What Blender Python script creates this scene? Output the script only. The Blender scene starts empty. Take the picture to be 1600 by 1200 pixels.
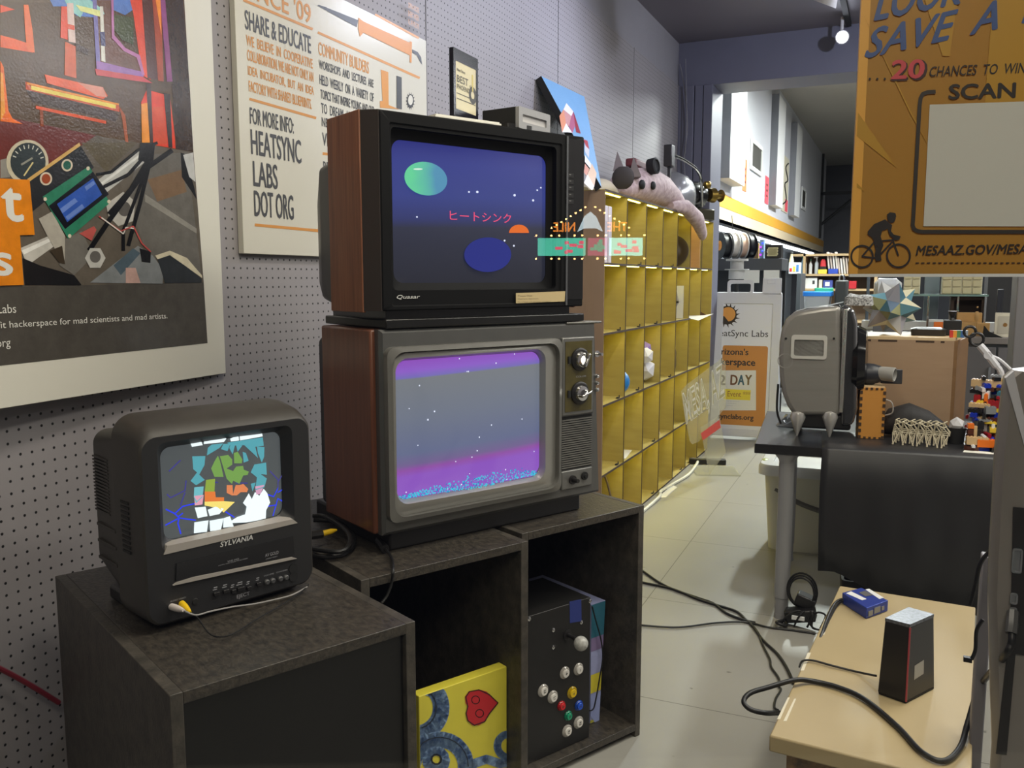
import bpy, math, random
from mathutils import Vector, Matrix
random.seed(7)
S = bpy.context.scene
C = S.collection
PI = math.pi
rad = math.radians
# ------------------------------------------------------------------ camera
FPX, CAM_H = 1350.0, 1.42
PITCH = math.atan(163 / FPX)
YAW = math.atan(615 / math.hypot(FPX, 163))
cam_d = bpy.data.cameras.new('camera')
cam_d.sensor_width = 36.0
cam_d.lens = FPX / 1600 * 36.0
cam_d.clip_start = 0.02
cam = bpy.data.objects.new('camera', cam_d)
C.objects.link(cam)
cam.location = (0, 0, CAM_H)
cam.rotation_euler = (PI / 2 - PITCH, 0, YAW)
S.camera = cam
# ------------------------------------------------------------------ world and exposure
wd = bpy.data.worlds.new('night')
S.world = wd
wd.use_nodes = True
wd.node_tree.nodes['Background'].inputs[0].default_value = (0.10, 0.11, 0.15, 1)
wd.node_tree.nodes['Background'].inputs[1].default_value = 0.25
S.view_settings.view_transform = 'Standard'
S.view_settings.look = 'None'
S.view_settings.exposure = 0.0
S.view_settings.gamma = 1.0
S.view_settings.use_curve_mapping = False


def area(name, loc, size, power, col, rot=(0, 0, 0), sy=None):
    d = bpy.data.lights.new(name, 'AREA')
    d.energy = power
    d.color = col
    d.shape = 'RECTANGLE'
    d.size = size
    d.size_y = sy or size
    o = bpy.data.objects.new(name, d)
    C.objects.link(o)
    o.location = loc
    o.rotation_euler = rot
    return o


def spot(name, loc, aim, power, col, ang=60, blend=0.6, r=0.035):
    d = bpy.data.lights.new(name, 'SPOT')
    d.energy = power
    d.color = col
    d.spot_size = rad(ang)
    d.spot_blend = blend
    d.shadow_soft_size = r
    o = bpy.data.objects.new(name, d)
    C.objects.link(o)
    o.location = loc
    o.rotation_euler = (Vector(aim) - Vector(loc)).to_track_quat('-Z', 'Y').to_euler()
    return o


# unseen fill lamps of the front room, an added warm fill outside, track spots, fluorescents of the back room
area('light_front_fill', (0.9, 3.0, 3.3), 0.35, 72, (1.0, 0.94, 0.82), (0, 0, 0), 3.0)  # fill for the front room, standing in for unseen ceiling tubes
area('light_window_fill', (-0.3, 1.5, 3.3), 0.4, 36, (1.0, 0.90, 0.74), (0, 0, 0), 1.0)  # unseen fill lamp over the window end
area('light_side_fill', (2.6, 4.6, 3.3), 0.35, 75, (1.0, 0.96, 0.86), (0, 0, 0), 3.0)  # unseen fill lamp on the right of the room
area('light_warm_fill_outside', (0.5, -1.0, 3.0), 1.2, 44, (1.0, 0.89, 0.72), (rad(25), 0, 0), 1.2)  # added behind the viewer as warm fill through the glass
spot('light_track_spot_near', (-0.35, 2.6, 3.15), (-1.75, 3.6, 2.1), 60, (0.82, 0.85, 1.0), 80)
spot('light_track_spot_mid', (-0.69, 4.72, 3.1), (-1.80, 4.3, 2.3), 78, (0.74, 0.78, 1.0), 130, 0.9)
spot('light_track_spot_far', (-0.544, 7.25, 3.22), (-0.9, 3.5, 0.6), 90, (0.85, 0.9, 1.0), 80)
spot('light_side_spot_a', (1.80, 5.39, 3.1), (-1.0, 2.5, 0.8), 32, (0.95, 0.96, 1.0), 120, 0.8, 0.12)
spot('light_side_spot_b', (1.97, 6.58, 3.1), (-1.0, 3.5, 0.8), 32, (0.95, 0.96, 1.0), 120, 0.8, 0.12)
spot('light_side_spot_c', (1.92, 7.18, 3.1), (-1.0, 4.0, 0.8), 32, (0.95, 0.96, 1.0), 120, 0.8, 0.12)
area('light_back_room_a', (-0.5, 9.8, 3.75), 0.2, 270, (0.94, 1.0, 0.93), (0, 0, 0), 0.6)
spot('light_tilted_spotlight', (0.22, 5.6, 3.05), (-1.5, 7.4, 2.2), 80, (0.78, 0.82, 1.0), 120, 0.9)
area('light_back_room_b', (0.9, 12.8, 4.0), 0.4, 380, (0.95, 0.98, 1.0), (0, 0, 0), 2.4)
area('light_back_room_c', (3.2, 11.0, 4.0), 0.4, 200, (0.95, 0.98, 1.0), (0, 0, 0), 2.4)

# ------------------------------------------------------------------ rays of the photograph's camera
cy_, sy_, cp_, sp_ = math.cos(YAW), math.sin(YAW), math.cos(PITCH), math.sin(PITCH)
RV = Vector((cy_, sy_, 0))
FV = Vector((-sy_ * cp_, cy_ * cp_, -sp_))
UV = RV.cross(FV)
CO = Vector((0, 0, CAM_H))


def ray(px, py):
    return RV * (px - 800) + UV * (600 - py) + FV * FPX


def W(px, py, x=None, y=None, z=None):
    d = ray(px, py)
    if x is not None:
        t = (x - CO.x) / d.x
    elif y is not None:
        t = (y - CO.y) / d.y
    else:
        t = (z - CO.z) / d.z
    return CO + d * t


# ------------------------------------------------------------------ materials
def srgb(c):
    return tuple((v / 255 / 12.92) if v / 255 <= 0.04045 else ((v / 255 + 0.055) / 1.055) ** 2.4 for v in c[:3])


MATS = {}


def mat(name, col, rough=0.5, metal=0.0, var=0.0, vscale=8.0, bump=0.0, bscale=60.0, emit=None, estr=0.0, trans=0.0, alpha=1.0, stretch=None, spec=0.5, col2=None, coat=0.0):
    """col in sRGB 0-255; var mixes towards col2 (or a darker tone) by noise."""
    if name in MATS:
        return MATS[name]
    m = bpy.data.materials.new(name)
    MATS[name] = m
    m.use_nodes = True
    nt = m.node_tree
    b = nt.nodes['Principled BSDF']
    l = srgb(col)
    b.inputs['Base Color'].default_value = (*l, 1)
    b.inputs['Roughness'].default_value = rough
    b.inputs['Metallic'].default_value = metal
    b.inputs['Specular IOR Level'].default_value = spec
    b.inputs['Transmission Weight'].default_value = trans
    b.inputs['Alpha'].default_value = alpha
    b.inputs['Coat Weight'].default_value = coat
    if emit is not None:
        b.inputs['Emission Color'].default_value = (*srgb(emit), 1)
        b.inputs['Emission Strength'].default_value = estr
    if var > 0 or bump > 0:
        tc = nt.nodes.new('ShaderNodeTexCoord')
        mp = nt.nodes.new('ShaderNodeMapping')
        nt.links.new(tc.outputs['Object'], mp.inputs[0])
        if stretch:
            mp.inputs['Scale'].default_value = stretch
        if var > 0:
            n = nt.nodes.new('ShaderNodeTexNoise')
            n.inputs['Scale'].default_value = vscale
            n.inputs['Detail'].default_value = 6
            n.inputs['Roughness'].default_value = 0.65
            nt.links.new(mp.outputs[0], n.inputs['Vector'])
            r = nt.nodes.new('ShaderNodeMapRange')
            r.inputs[1].default_value = 0.35
            r.inputs[2].default_value = 0.68
            r.inputs[3].default_value = 0
            r.inputs[4].default_value = var
            nt.links.new(n.outputs[0], r.inputs[0])
            mx = nt.nodes.new('ShaderNodeMix')
            mx.data_type = 'RGBA'
            mx.inputs[6].default_value = (*l, 1)
            l2 = srgb(col2) if col2 else tuple(v * 0.45 for v in l)
            mx.inputs[7].default_value = (*l2, 1)
            nt.links.new(r.outputs[0], mx.inputs[0])
            nt.links.new(mx.outputs[2], b.inputs['Base Color'])
        if bump > 0:
            n2 = nt.nodes.new('ShaderNodeTexNoise')
            n2.inputs['Scale'].default_value = bscale
            n2.inputs['Detail'].default_value = 4
            nt.links.new(mp.outputs[0], n2.inputs['Vector'])
            bp = nt.nodes.new('ShaderNodeBump')
            bp.inputs['Strength'].default_value = bump
            bp.inputs['Distance'].default_value = 0.004
            nt.links.new(n2.outputs[0], bp.inputs['Height'])
            nt.links.new(bp.outputs[0], b.inputs['Normal'])
    return m


def ink(c, rough=0.4):
    return mat('print_%d_%d_%d' % tuple(c[:3]), c, rough)


def glow(c, s=1.0):
    return mat('glow_%d_%d_%d_%d' % (*c[:3], int(s * 100)), (12, 12, 14), 0.15, emit=c, estr=s)


def thin_glass(name, tint, gloss=0.05, haze=0.0, hcol=(230, 230, 230), rough=0.0):
    if name in MATS:
        return MATS[name]
    m = bpy.data.materials.new(name)
    MATS[name] = m
    m.use_nodes = True
    nt = m.node_tree
    nt.nodes.remove(nt.nodes['Principled BSDF'])
    out = nt.nodes['Material Output']
    tr = nt.nodes.new('ShaderNodeBsdfTransparent')
    tr.inputs[0].default_value = (*tint, 1)
    gl = nt.nodes.new('ShaderNodeBsdfGlossy')
    gl.inputs['Roughness'].default_value = rough
    mx = nt.nodes.new('ShaderNodeMixShader')
    mx.inputs[0].default_value = gloss
    nt.links.new(tr.outputs[0], mx.inputs[1])
    nt.links.new(gl.outputs[0], mx.inputs[2])
    last = mx
    if haze > 0:
        df = nt.nodes.new('ShaderNodeBsdfDiffuse')
        df.inputs[0].default_value = (*srgb(hcol), 1)
        m2 = nt.nodes.new('ShaderNodeMixShader')
        m2.inputs[0].default_value = haze
        nt.links.new(mx.outputs[0], m2.inputs[1])
        nt.links.new(df.outputs[0], m2.inputs[2])
        last = m2
    nt.links.new(last.outputs[0], out.inputs[0])
    return m


def pegboard_mat():
    m = mat('pegboard_grey_paint', (153, 148, 150), 0.55, var=0.10, vscale=3)
    nt = m.node_tree
    b = nt.nodes['Principled BSDF']
    src = b.inputs['Base Color'].links[0].from_socket
    tc = nt.nodes.new('ShaderNodeTexCoord')
    sc = nt.nodes.new('ShaderNodeVectorMath')
    sc.operation = 'SCALE'
    sc.inputs['Scale'].default_value = 1 / 0.0288
    nt.links.new(tc.outputs['Object'], sc.inputs[0])
    fr = nt.nodes.new('ShaderNodeVectorMath')
    fr.operation = 'FRACTION'
    nt.links.new(sc.outputs[0], fr.inputs[0])
    sb = nt.nodes.new('ShaderNodeVectorMath')
    sb.operation = 'SUBTRACT'
    sb.inputs[1].default_value = (0.5, 0.5, 0.5)
    nt.links.new(fr.outputs[0], sb.inputs[0])
    ml = nt.nodes.new('ShaderNodeVectorMath')
    ml.operation = 'MULTIPLY'
    ml.inputs[1].default_value = (0, 1, 1)
    nt.links.new(sb.outputs[0], ml.inputs[0])
    ln = nt.nodes.new('ShaderNodeVectorMath')
    ln.operation = 'LENGTH'
    nt.links.new(ml.outputs[0], ln.inputs[0])
    lt = nt.nodes.new('ShaderNodeMapRange')
    lt.inputs[1].default_value = 0.105
    lt.inputs[2].default_value = 0.125
    lt.inputs[3].default_value = 1
    lt.inputs[4].default_value = 0
    nt.links.new(ln.outputs['Value'], lt.inputs[0])
    mx = nt.nodes.new('ShaderNodeMix')
    mx.data_type = 'RGBA'
    mx.inputs[7].default_value = (0.012, 0.011, 0.011, 1)
    nt.links.new(src, mx.inputs[6])
    nt.links.new(lt.outputs[0], mx.inputs[0])
    nt.links.new(mx.outputs[2], b.inputs['Base Color'])
    bp = nt.nodes.new('ShaderNodeBump')
    bp.inputs['Strength'].default_value = 0.6
    bp.inputs['Distance'].default_value = 0.003
    bp.invert = True
    nt.links.new(lt.outputs[0], bp.inputs['Height'])
    nt.links.new(bp.outputs[0], b.inputs['Normal'])
    return m


def floor_mat():
    m = mat('grey_painted_concrete', (150, 148, 141), 0.42, var=0.22, vscale=2.2, bump=0.10, bscale=25, col2=(128, 126, 120))
    nt = m.node_tree
    b = nt.nodes['Principled BSDF']
    src = b.inputs['Base Color'].links[0].from_socket
    tc = nt.nodes.new('ShaderNodeTexCoord')
    # seams of the old tiles under the paint
    mp = nt.nodes.new('ShaderNodeMapping')
    mp.inputs['Rotation'].default_value = (0, 0, rad(-1))
    nt.links.new(tc.outputs['Object'], mp.inputs[0])
    br = nt.nodes.new('ShaderNodeTexBrick')
    br.offset = 0
    br.inputs['Scale'].default_value = 1.0
    br.inputs['Brick Width'].default_value = 0.92
    br.inputs['Row Height'].default_value = 0.92
    br.inputs['Mortar Size'].default_value = 0.002
    br.inputs['Color1'].default_value = (1, 1, 1, 1)
    br.inputs['Color2'].default_value = (0.94, 0.94, 0.93, 1)
    br.inputs['Mortar'].default_value = (0.35, 0.34, 0.33, 1)
    nt.links.new(mp.outputs[0], br.inputs[0])
    n = nt.nodes.new('ShaderNodeTexNoise')
    n.inputs['Scale'].default_value = 22
    n.inputs['Detail'].default_value = 3
    nt.links.new(tc.outputs['Object'], n.inputs['Vector'])
    r = nt.nodes.new('ShaderNodeMapRange')
    r.inputs[1].default_value = 0.72
    r.inputs[2].default_value = 0.76
    r.inputs[3].default_value = 1
    r.inputs[4].default_value = 0.45
    nt.links.new(n.outputs[0], r.inputs[0])
    m1 = nt.nodes.new('ShaderNodeMix')
    m1.data_type = 'RGBA'
    m1.blend_type = 'MULTIPLY'
    m1.inputs[0].default_value = 1
    nt.links.new(src, m1.inputs[6])
    nt.links.new(br.outputs[0], m1.inputs[7])
    m2 = nt.nodes.new('ShaderNodeMix')
    m2.data_type = 'RGBA'
    m2.blend_type = 'MULTIPLY'
    m2.inputs[0].default_value = 1
    nt.links.new(m1.outputs[2], m2.inputs[6])
    nt.links.new(r.outputs[0], m2.inputs[7])
    nt.links.new(m2.outputs[2], b.inputs['Base Color'])
    return m


def ramp_screen(name, stops, axis='Z', z0=0.0, z1=1.0, strength=1.0, rough=0.08):
    """a lit picture tube: colour bands along the local height, given off as light"""
    m = bpy.data.materials.new(name)
    m.use_nodes = True
    nt = m.node_tree
    b = nt.nodes['Principled BSDF']
    b.inputs['Base Color'].default_value = (0.02, 0.02, 0.022, 1)
    b.inputs['Roughness'].default_value = rough
    tc = nt.nodes.new('ShaderNodeTexCoord')
    sp = nt.nodes.new('ShaderNodeSeparateXYZ')
    nt.links.new(tc.outputs['Object'], sp.inputs[0])
    ad = nt.nodes.new('ShaderNodeMath')       # bands drift upward towards one side
    ad.operation = 'MULTIPLY_ADD'
    ad.inputs[1].default_value = -0.03
    nt.links.new(sp.outputs['X'], ad.inputs[0])
    nt.links.new(sp.outputs['Z'], ad.inputs[2])
    mr = nt.nodes.new('ShaderNodeMapRange')
    mr.inputs[1].default_value = z0
    mr.inputs[2].default_value = z1
    nt.links.new(ad.outputs[0], mr.inputs[0])
    cr = nt.nodes.new('ShaderNodeValToRGB')
    e = cr.color_ramp.elements
    for i, (p, c) in enumerate(stops):
        el = e[i] if i < 2 else e.new(p)
        el.position = p
        el.color = (*srgb(c), 1)
    nt.links.new(mr.outputs[0], cr.inputs[0])
    nt.links.new(cr.outputs[0], b.inputs['Emission Color'])
    b.inputs['Emission Strength'].default_value = strength
    return m


# ------------------------------------------------------------------ mesh building
class MB:
    def __init__(s):
        s.v, s.f, s.m = [], [], []

    def add(s, vs, fs, mt=None):
        o = len(s.v)
        s.v += [tuple(p) for p in vs]
        for f in fs:
            s.f.append([i + o for i in f])
            s.m.append(mt)
        return s

    def box(s, x0, x1, y0, y1, z0, z1, mt=None):
        v = [(x, y, z) for x in (x0, x1) for y in (y0, y1) for z in (z0, z1)]
        f = [(0, 1, 3, 2), (4, 6, 7, 5), (0, 4, 5, 1), (2, 3, 7, 6), (0, 2, 6, 4), (1, 5, 7, 3)]
        return s.add(v, f, mt)

    def obox(s, c, sx, sy, sz, R=None, mt=None):
        R = R or Matrix.Identity(3)
        c = Vector(c)
        v = [c + R @ Vector((x * sx / 2, y * sy / 2, z * sz / 2)) for x in (-1, 1) for y in (-1, 1) for z in (-1, 1)]
        f = [(0, 1, 3, 2), (4, 6, 7, 5), (0, 4, 5, 1), (2, 3, 7, 6), (0, 2, 6, 4), (1, 5, 7, 3)]
        return s.add(v, f, mt)

    def loft(s, rings, cap0=True, cap1=True, mt=None):
        n = len(rings[0])
        vs = [p for r in rings for p in r]
        fs = []
        for k in range(len(rings) - 1):
            for i in range(n):
                j = (i + 1) % n
                fs.append((k * n + i, k * n + j, (k + 1) * n + j, (k + 1) * n + i))
        if cap0:
            fs.append(tuple(range(n))[::-1])
        if cap1:
            b = (len(rings) - 1) * n
            fs.append(tuple(range(b, b + n)))
        return s.add(vs, fs, mt)

    def prism(s, poly, y0, y1, mt=None):
        """poly in (x, z), pushed along y"""
        return s.loft([[(x, y0, z) for x, z in poly], [(x, y1, z) for x, z in poly]], mt=mt)

    def slab(s, poly, z0, z1, mt=None):
        return s.loft([[(x, y, z0) for x, y in poly], [(x, y, z1) for x, y in poly]], mt=mt)

    def flat(s, poly, y, mt=None):
        return s.add([(x, y, z) for x, z in poly], [tuple(range(len(poly)))], mt)

    def cyl(s, a, b, r0, r1=None, n=20, mt=None, cap=True):
        r1 = r0 if r1 is None else r1
        a, b = Vector(a), Vector(b)
        d = (b - a).normalized()
        t = Vector((0, 0, 1)) if abs(d.z) < 0.9 else Vector((1, 0, 0))
        u = d.cross(t).normalized()
        w = d.cross(u)
        r_ = lambda c, r: [c + (u * math.cos(2 * PI * i / n) + w * math.sin(2 * PI * i / n)) * r for i in range(n)]
        return s.loft([r_(a, r0), r_(b, r1)], cap, cap, mt)

    def lathe(s, a, d, prof, n=24, mt=None):
        """prof: (along, radius) pairs about axis d from a"""
        a, d = Vector(a), Vector(d).normalized()
        t = Vector((0, 0, 1)) if abs(d.z) < 0.9 else Vector((1, 0, 0))
        u = d.cross(t).normalized()
        w = d.cross(u)
        rings = [[a + d * h + (u * math.cos(2 * PI * i / n) + w * math.sin(2 * PI * i / n)) * max(r, 1e-4) for i in range(n)] for h, r in prof]
        return s.loft(rings, mt=mt)

    def ball(s, c, r, n=16, mt=None, sc=(1, 1, 1)):
        c = Vector(c)
        rings = []
        for k in range(1, n // 2):
            th = PI * k / (n // 2)
            rings.append([c + Vector((r * math.sin(th) * math.cos(2 * PI * i / n) * sc[0], r * math.sin(th) * math.sin(2 * PI * i / n) * sc[1], r * math.cos(th) * sc[2])) for i in range(n)])
        return s.loft(rings, mt=mt)

    def tube(s, pts, r, n=8, mt=None, sub=6, cap=True):
        pts = [Vector(p) for p in pts]
        if sub > 1 and len(pts) > 2:
            q = []
            for i in range(len(pts) - 1):
                p0, p1, p2, p3 = pts[max(i - 1, 0)], pts[i], pts[i + 1], pts[min(i + 2, len(pts) - 1)]
                for k in range(sub):
                    t = k / sub
                    q.append(0.5 * ((2 * p1) + (p2 - p0) * t + (2 * p0 - 5 * p1 + 4 * p2 - p3) * t * t + (3 * p1 - p0 - 3 * p2 + p3) * t ** 3))
            q.append(pts[-1])
            pts = q
        rings = []
        up = Vector((0.13, 0.21, 0.97))
        for i, p in enumerate(pts):
            d = (pts[min(i + 1, len(pts) - 1)] - pts[max(i - 1, 0)]).normalized()
            u = d.cross(up)
            if u.length < 1e-3:
                u = d.cross(Vector((1, 0, 0)))
            u.normalize()
            w = u.cross(d)
            up = w
            rings.append([p + (u * math.cos(2 * PI * k / n) + w * math.sin(2 * PI * k / n)) * r for k in range(n)])
        return s.loft(rings, cap, cap, mt)

    def stroke(s, pts, wd, y, mt=None):
        """flat band of width wd along (x, z) points at depth y"""
        for (x0, z0), (x1, z1) in zip(pts, pts[1:]):
            d = Vector((x1 - x0, z1 - z0))
            if d.length < 1e-6:
                continue
            d.normalize()
            e = Vector((-d.y, d.x)) * wd / 2
            d = d * wd * 0.3
            s.flat([(x0 - d.x - e.x, z0 - d.y - e.y), (x1 + d.x - e.x, z1 + d.y - e.y), (x1 + d.x + e.x, z1 + d.y + e.y), (x0 - d.x + e.x, z0 - d.y + e.y)], y, mt)
        return s

    def disc(s, x, z, r, y, mt=None, n=24, rz=None):
        rz = rz or r
        return s.flat([(x + r * math.cos(2 * PI * i / n), z + rz * math.sin(2 * PI * i / n)) for i in range(n)], y, mt)

    def ringd(s, x, z, r0, r1, y, mt=None, n=28):
        a = [(x + r0 * math.cos(2 * PI * i / n), y, z + r0 * math.sin(2 * PI * i / n)) for i in range(n)]
        b = [(x + r1 * math.cos(2 * PI * i / n), y, z + r1 * math.sin(2 * PI * i / n)) for i in range(n)]
        return s.loft([a, b], False, False, mt)

    def build(s, name, m, parent=None, smooth=40, bevel=0.0, seg=2):
        me = bpy.data.meshes.new(name)
        me.from_pydata(s.v, [], s.f)
        slots = {}

        def slot(mm):
            if mm.name not in slots:
                slots[mm.name] = len(me.materials)
                me.materials.append(mm)
            return slots[mm.name]
        slot(m)
        idx = [slot(mm) if mm else 0 for mm in s.m]
        me.polygons.foreach_set('material_index', idx)
        if smooth:
            me.shade_smooth()
            me.set_sharp_from_angle(angle=rad(smooth))
        me.update()
        o = bpy.data.objects.new(name, me)
        C.objects.link(o)
        if parent is not None:
            o.parent = parent.root if isinstance(parent, Thing) else parent
        if bevel:
            b = o.modifiers.new('bevel', 'BEVEL')
            b.width = bevel
            b.segments = seg
            b.limit_method = 'ANGLE'
            b.angle_limit = rad(40)
        return o


def rr(x0, z0, x1, z1, r, n=5):
    """rounded rectangle, counter-clockwise"""
    p = []
    for cx, cz, a in ((x1 - r, z0 + r, -90), (x1 - r, z1 - r, 0), (x0 + r, z1 - r, 90), (x0 + r, z0 + r, 180)):
        for k in range(n + 1):
            t = rad(a + 90 * k / n)
            p.append((cx + r * math.cos(t), cz + r * math.sin(t)))
    return p


def at_y(poly, y):
    return [(x, y, z) for x, z in poly]


class Thing:
    """an Empty at the thing's base; local x runs along its front, y away from the viewer, z up"""

    def __init__(s, name, label, cat, loc, deg=0.0, group=None, M=None):
        s.root = bpy.data.objects.new(name, None)
        s.root.empty_display_size = 0.05
        C.objects.link(s.root)
        s.M = M if M is not None else Matrix.Translation(Vector(loc)) @ Matrix.Rotation(rad(deg), 4, 'Z')
        s.root.matrix_world = s.M
        s.Mi = s.M.inverted()
        s.root['label'] = label
        s.root['category'] = cat
        if group:
            s.root['group'] = group

    def loc(s, p):
        return s.Mi @ Vector(p)

    def _hit(s, px, py, ax, val):
        o = s.Mi @ CO
        d = s.Mi.to_3x3() @ ray(px, py)
        return o + d * ((val - o[ax]) / d[ax])

    def px(s, px, py, y=0.0):
        p = s._hit(px, py, 1, y)
        return (p.x, p.z)

    def sd(s, px, py, x=0.0):
        p = s._hit(px, py, 0, x)
        return (p.y, p.z)

    def tp(s, px, py, z=0.0):
        p = s._hit(px, py, 2, z)
        return (p.x, p.y)

    def poly(s, pts, y=0.0):
        return [s.px(a, b, y) for a, b in pts]


def tag(o, label, cat, group=None, kind=None):
    o['label'] = label
    o['category'] = cat
    if group:
        o['group'] = group
    if kind:
        o['kind'] = kind
    return o


def solo(name, mb, m, label, cat, group=None, loc=(0, 0, 0), deg=0, **k):
    o = mb.build(name, m, None, **k)
    o.location = loc
    o.rotation_euler = (0, 0, rad(deg))
    return tag(o, label, cat, group)


def struct(name, mb, m, **k):
    o = mb.build(name, m, None, **k)
    o['kind'] = 'structure'
    return o


def copy_thing(root, loc, rz, label, group=None, M=None):
    r = root.copy()
    C.objects.link(r)
    if M is not None:
        r.matrix_world = M
    else:
        r.location = loc
        r.rotation_euler = (0, 0, rz)
    r['label'] = label
    if group:
        r['group'] = group
    for ch in root.children:
        c = ch.copy()
        C.objects.link(c)
        c.parent = r
        for g in ch.children:
            d = g.copy()
            C.objects.link(d)
            d.parent = c
    return r


TEXT_CACHE = {}


def text_mesh(s, bold=0.0, shear=0.0, res=3):
    """outlines of one line of lettering, (verts, faces) with the box normalised to 0..1"""
    key = (s, bold, shear)
    if key in TEXT_CACHE:
        return TEXT_CACHE[key]
    cu = bpy.data.curves.new('lettering', 'FONT')
    cu.body = s
    cu.offset = bold
    cu.shear = shear
    cu.resolution_u = res
    o = bpy.data.objects.new('lettering', cu)
    C.objects.link(o)
    dg = bpy.context.evaluated_depsgraph_get()
    me = bpy.data.meshes.new_from_object(o.evaluated_get(dg))
    v = [(p.co.x, p.co.y) for p in me.vertices]
    f = [tuple(p.vertices) for p in me.polygons]
    bpy.data.objects.remove(o)
    bpy.data.curves.remove(cu)
    bpy.data.meshes.remove(me)
    if not v:
        v, f = [(0, 0), (1, 0), (1, 1)], [(0, 1, 2)]
    x0, x1 = min(a for a, b in v), max(a for a, b in v)
    y0, y1 = min(b for a, b in v), max(b for a, b in v)
    TEXT_CACHE[key] = ([((a - x0) / (x1 - x0), (b - y0) / max(y1 - y0, 1e-6)) for a, b in v], f, (x1 - x0) / max(y1 - y0, 1e-6))
    return TEXT_CACHE[key]


def text_on(mb, s, x0, x1, z0, z1, y, mt=None, bold=0.0, shear=0.0, fn=None):
    v, f, asp = text_mesh(s, 0.0, shear)
    if x1 is None:
        x1 = x0 + (z1 - z0) * asp
    if x0 is None:
        x0 = x1 - (z1 - z0) * asp
    h = z1 - z0
    e = bold * h
    for i_, (ox, oz) in enumerate(((0, 0), (-e, 0), (e, 0), (0, -e * .7), (0, e * .7)) if bold else ((0, 0),)):
        pts = [(x0 + ox + a * (x1 - x0), y - i_ * 4e-5, z0 + oz + b * h) for a, b in v]
        if fn:
            pts = [fn(p) for p in pts]
        mb.add(pts, f, mt)
    return mb


# palette
BLACKP = mat('black_plastic', (26, 25, 26), 0.38, var=0.25, vscale=30, col2=(38, 36, 35))
BLACKM = mat('black_matt', (20, 20, 20), 0.7)
RUBBER = mat('black_rubber_cable', (18, 18, 19), 0.45)
BLACKWOOD = mat('black_stained_plywood', (42, 39, 36), 0.40, var=0.42, vscale=55, bump=0.35, bscale=110, col2=(100, 92, 80), stretch=(1.6, 0.8, 1.6))
BLACKEDGE = mat('black_plywood_edge', (52, 49, 44), 0.5, var=0.8, vscale=25, bump=0.3, bscale=120, col2=(84, 78, 70))
WALNUT = mat('walnut_veneer', (150, 98, 70), 0.4, var=0.9, vscale=9, col2=(104, 64, 46), stretch=(9, 9, 0.35))
WALNUTD = mat('dark_walnut_veneer', (122, 76, 56), 0.32, var=0.8, vscale=9, col2=(92, 55, 42), stretch=(9, 9, 0.35))
SILVERP = mat('silver_grey_plastic', (120, 119, 115), 0.33, metal=0.35, var=0.15, vscale=20)
SILVERD = mat('dark_silver_plastic', (96, 96, 95), 0.33, metal=0.35, var=0.15, vscale=20)
CHROME = mat('chrome', (215, 215, 215), 0.12, metal=1)
WHITEB = mat('white_board', (222, 219, 206), 0.35, bump=0.05, bscale=20)
WHITEP = mat('white_plastic', (225, 226, 226), 0.4)
PLY = mat('birch_plywood', (180, 162, 86), 0.5, var=0.4, vscale=6, col2=(150, 130, 62), stretch=(1, 1, 5))
PLYEDGE = mat('plywood_laser_edge', (60, 42, 26), 0.7)
CARD = mat('brown_plywood', (166, 138, 110), 0.55, var=0.3, vscale=5, col2=(142, 114, 88), stretch=(1, 1, 6))
# ================================================================== THE ROOM
XW, YB, ZC = -1.83, 7.50, 3.40
GREYP = mat('grey_purple_paint', (104, 104, 122), 0.5, var=0.12, vscale=4)
struct('floor', MB().box(-4, 6, -0.6, 24, -0.1, 0), floor_mat())
struct('wall_left', MB().box(XW - 0.02, XW, 0.2, YB, 0, 3.05), pegboard_mat(), smooth=0)
pl_ = mat('grey_wall_paint', (150, 147, 152), 0.55, var=0.1, vscale=3)
struct('wall_left_upper', MB().box(XW - 0.2, XW - 0.012, 0.2, YB, 3.055, ZC + 0.1).box(XW - 0.2, XW - 0.022, 0.2, YB, 0, 3.05), pl_, smooth=0)
tr = MB()
for y_ in (3.195, 4.669, 6.145):
    tr.box(XW - 0.002, XW + 0.0012, y_ - 0.0022, y_ + 0.0022, 0.02, 3.05)
struct('trim_1', tr, mat('panel_seam', (70, 68, 72), 0.8), smooth=0)
CEIL = mat('ceiling_dark_paint', (104, 98, 108), 0.5, var=0.12, vscale=2)
struct('ceiling', MB().box(XW - 0.2, 3.4, 0.2, YB + 0.02, ZC, ZC + 0.1), CEIL, smooth=0)
struct('wall_right', MB().box(3.3, 3.4, 0.2, YB, 0, ZC), pl_, smooth=0)
# back wall: header beam over a wide opening, post at the pegboard's end
struct('wall_back', MB().box(XW - 0.2, 3.4, YB, YB + 0.42, 3.04, 4.3), GREYP, smooth=0, bevel=0.004)
struct('wall_back_post', MB().box(XW, -1.70, YB - 0.03, YB + 0.4, 0, 3.04).box(-1.695, -1.625, YB - 0.012, YB + 0.4, 0, 3.04)
       .box(-1.62, -1.545, YB - 0.022, YB + 0.42, 0, 3.04), GREYP, smooth=0, bevel=0.004)
struct('wall_back_side', MB().box(2.4, 3.4, YB, YB + 0.42, 0, 3.04), GREYP, smooth=0)
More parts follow.
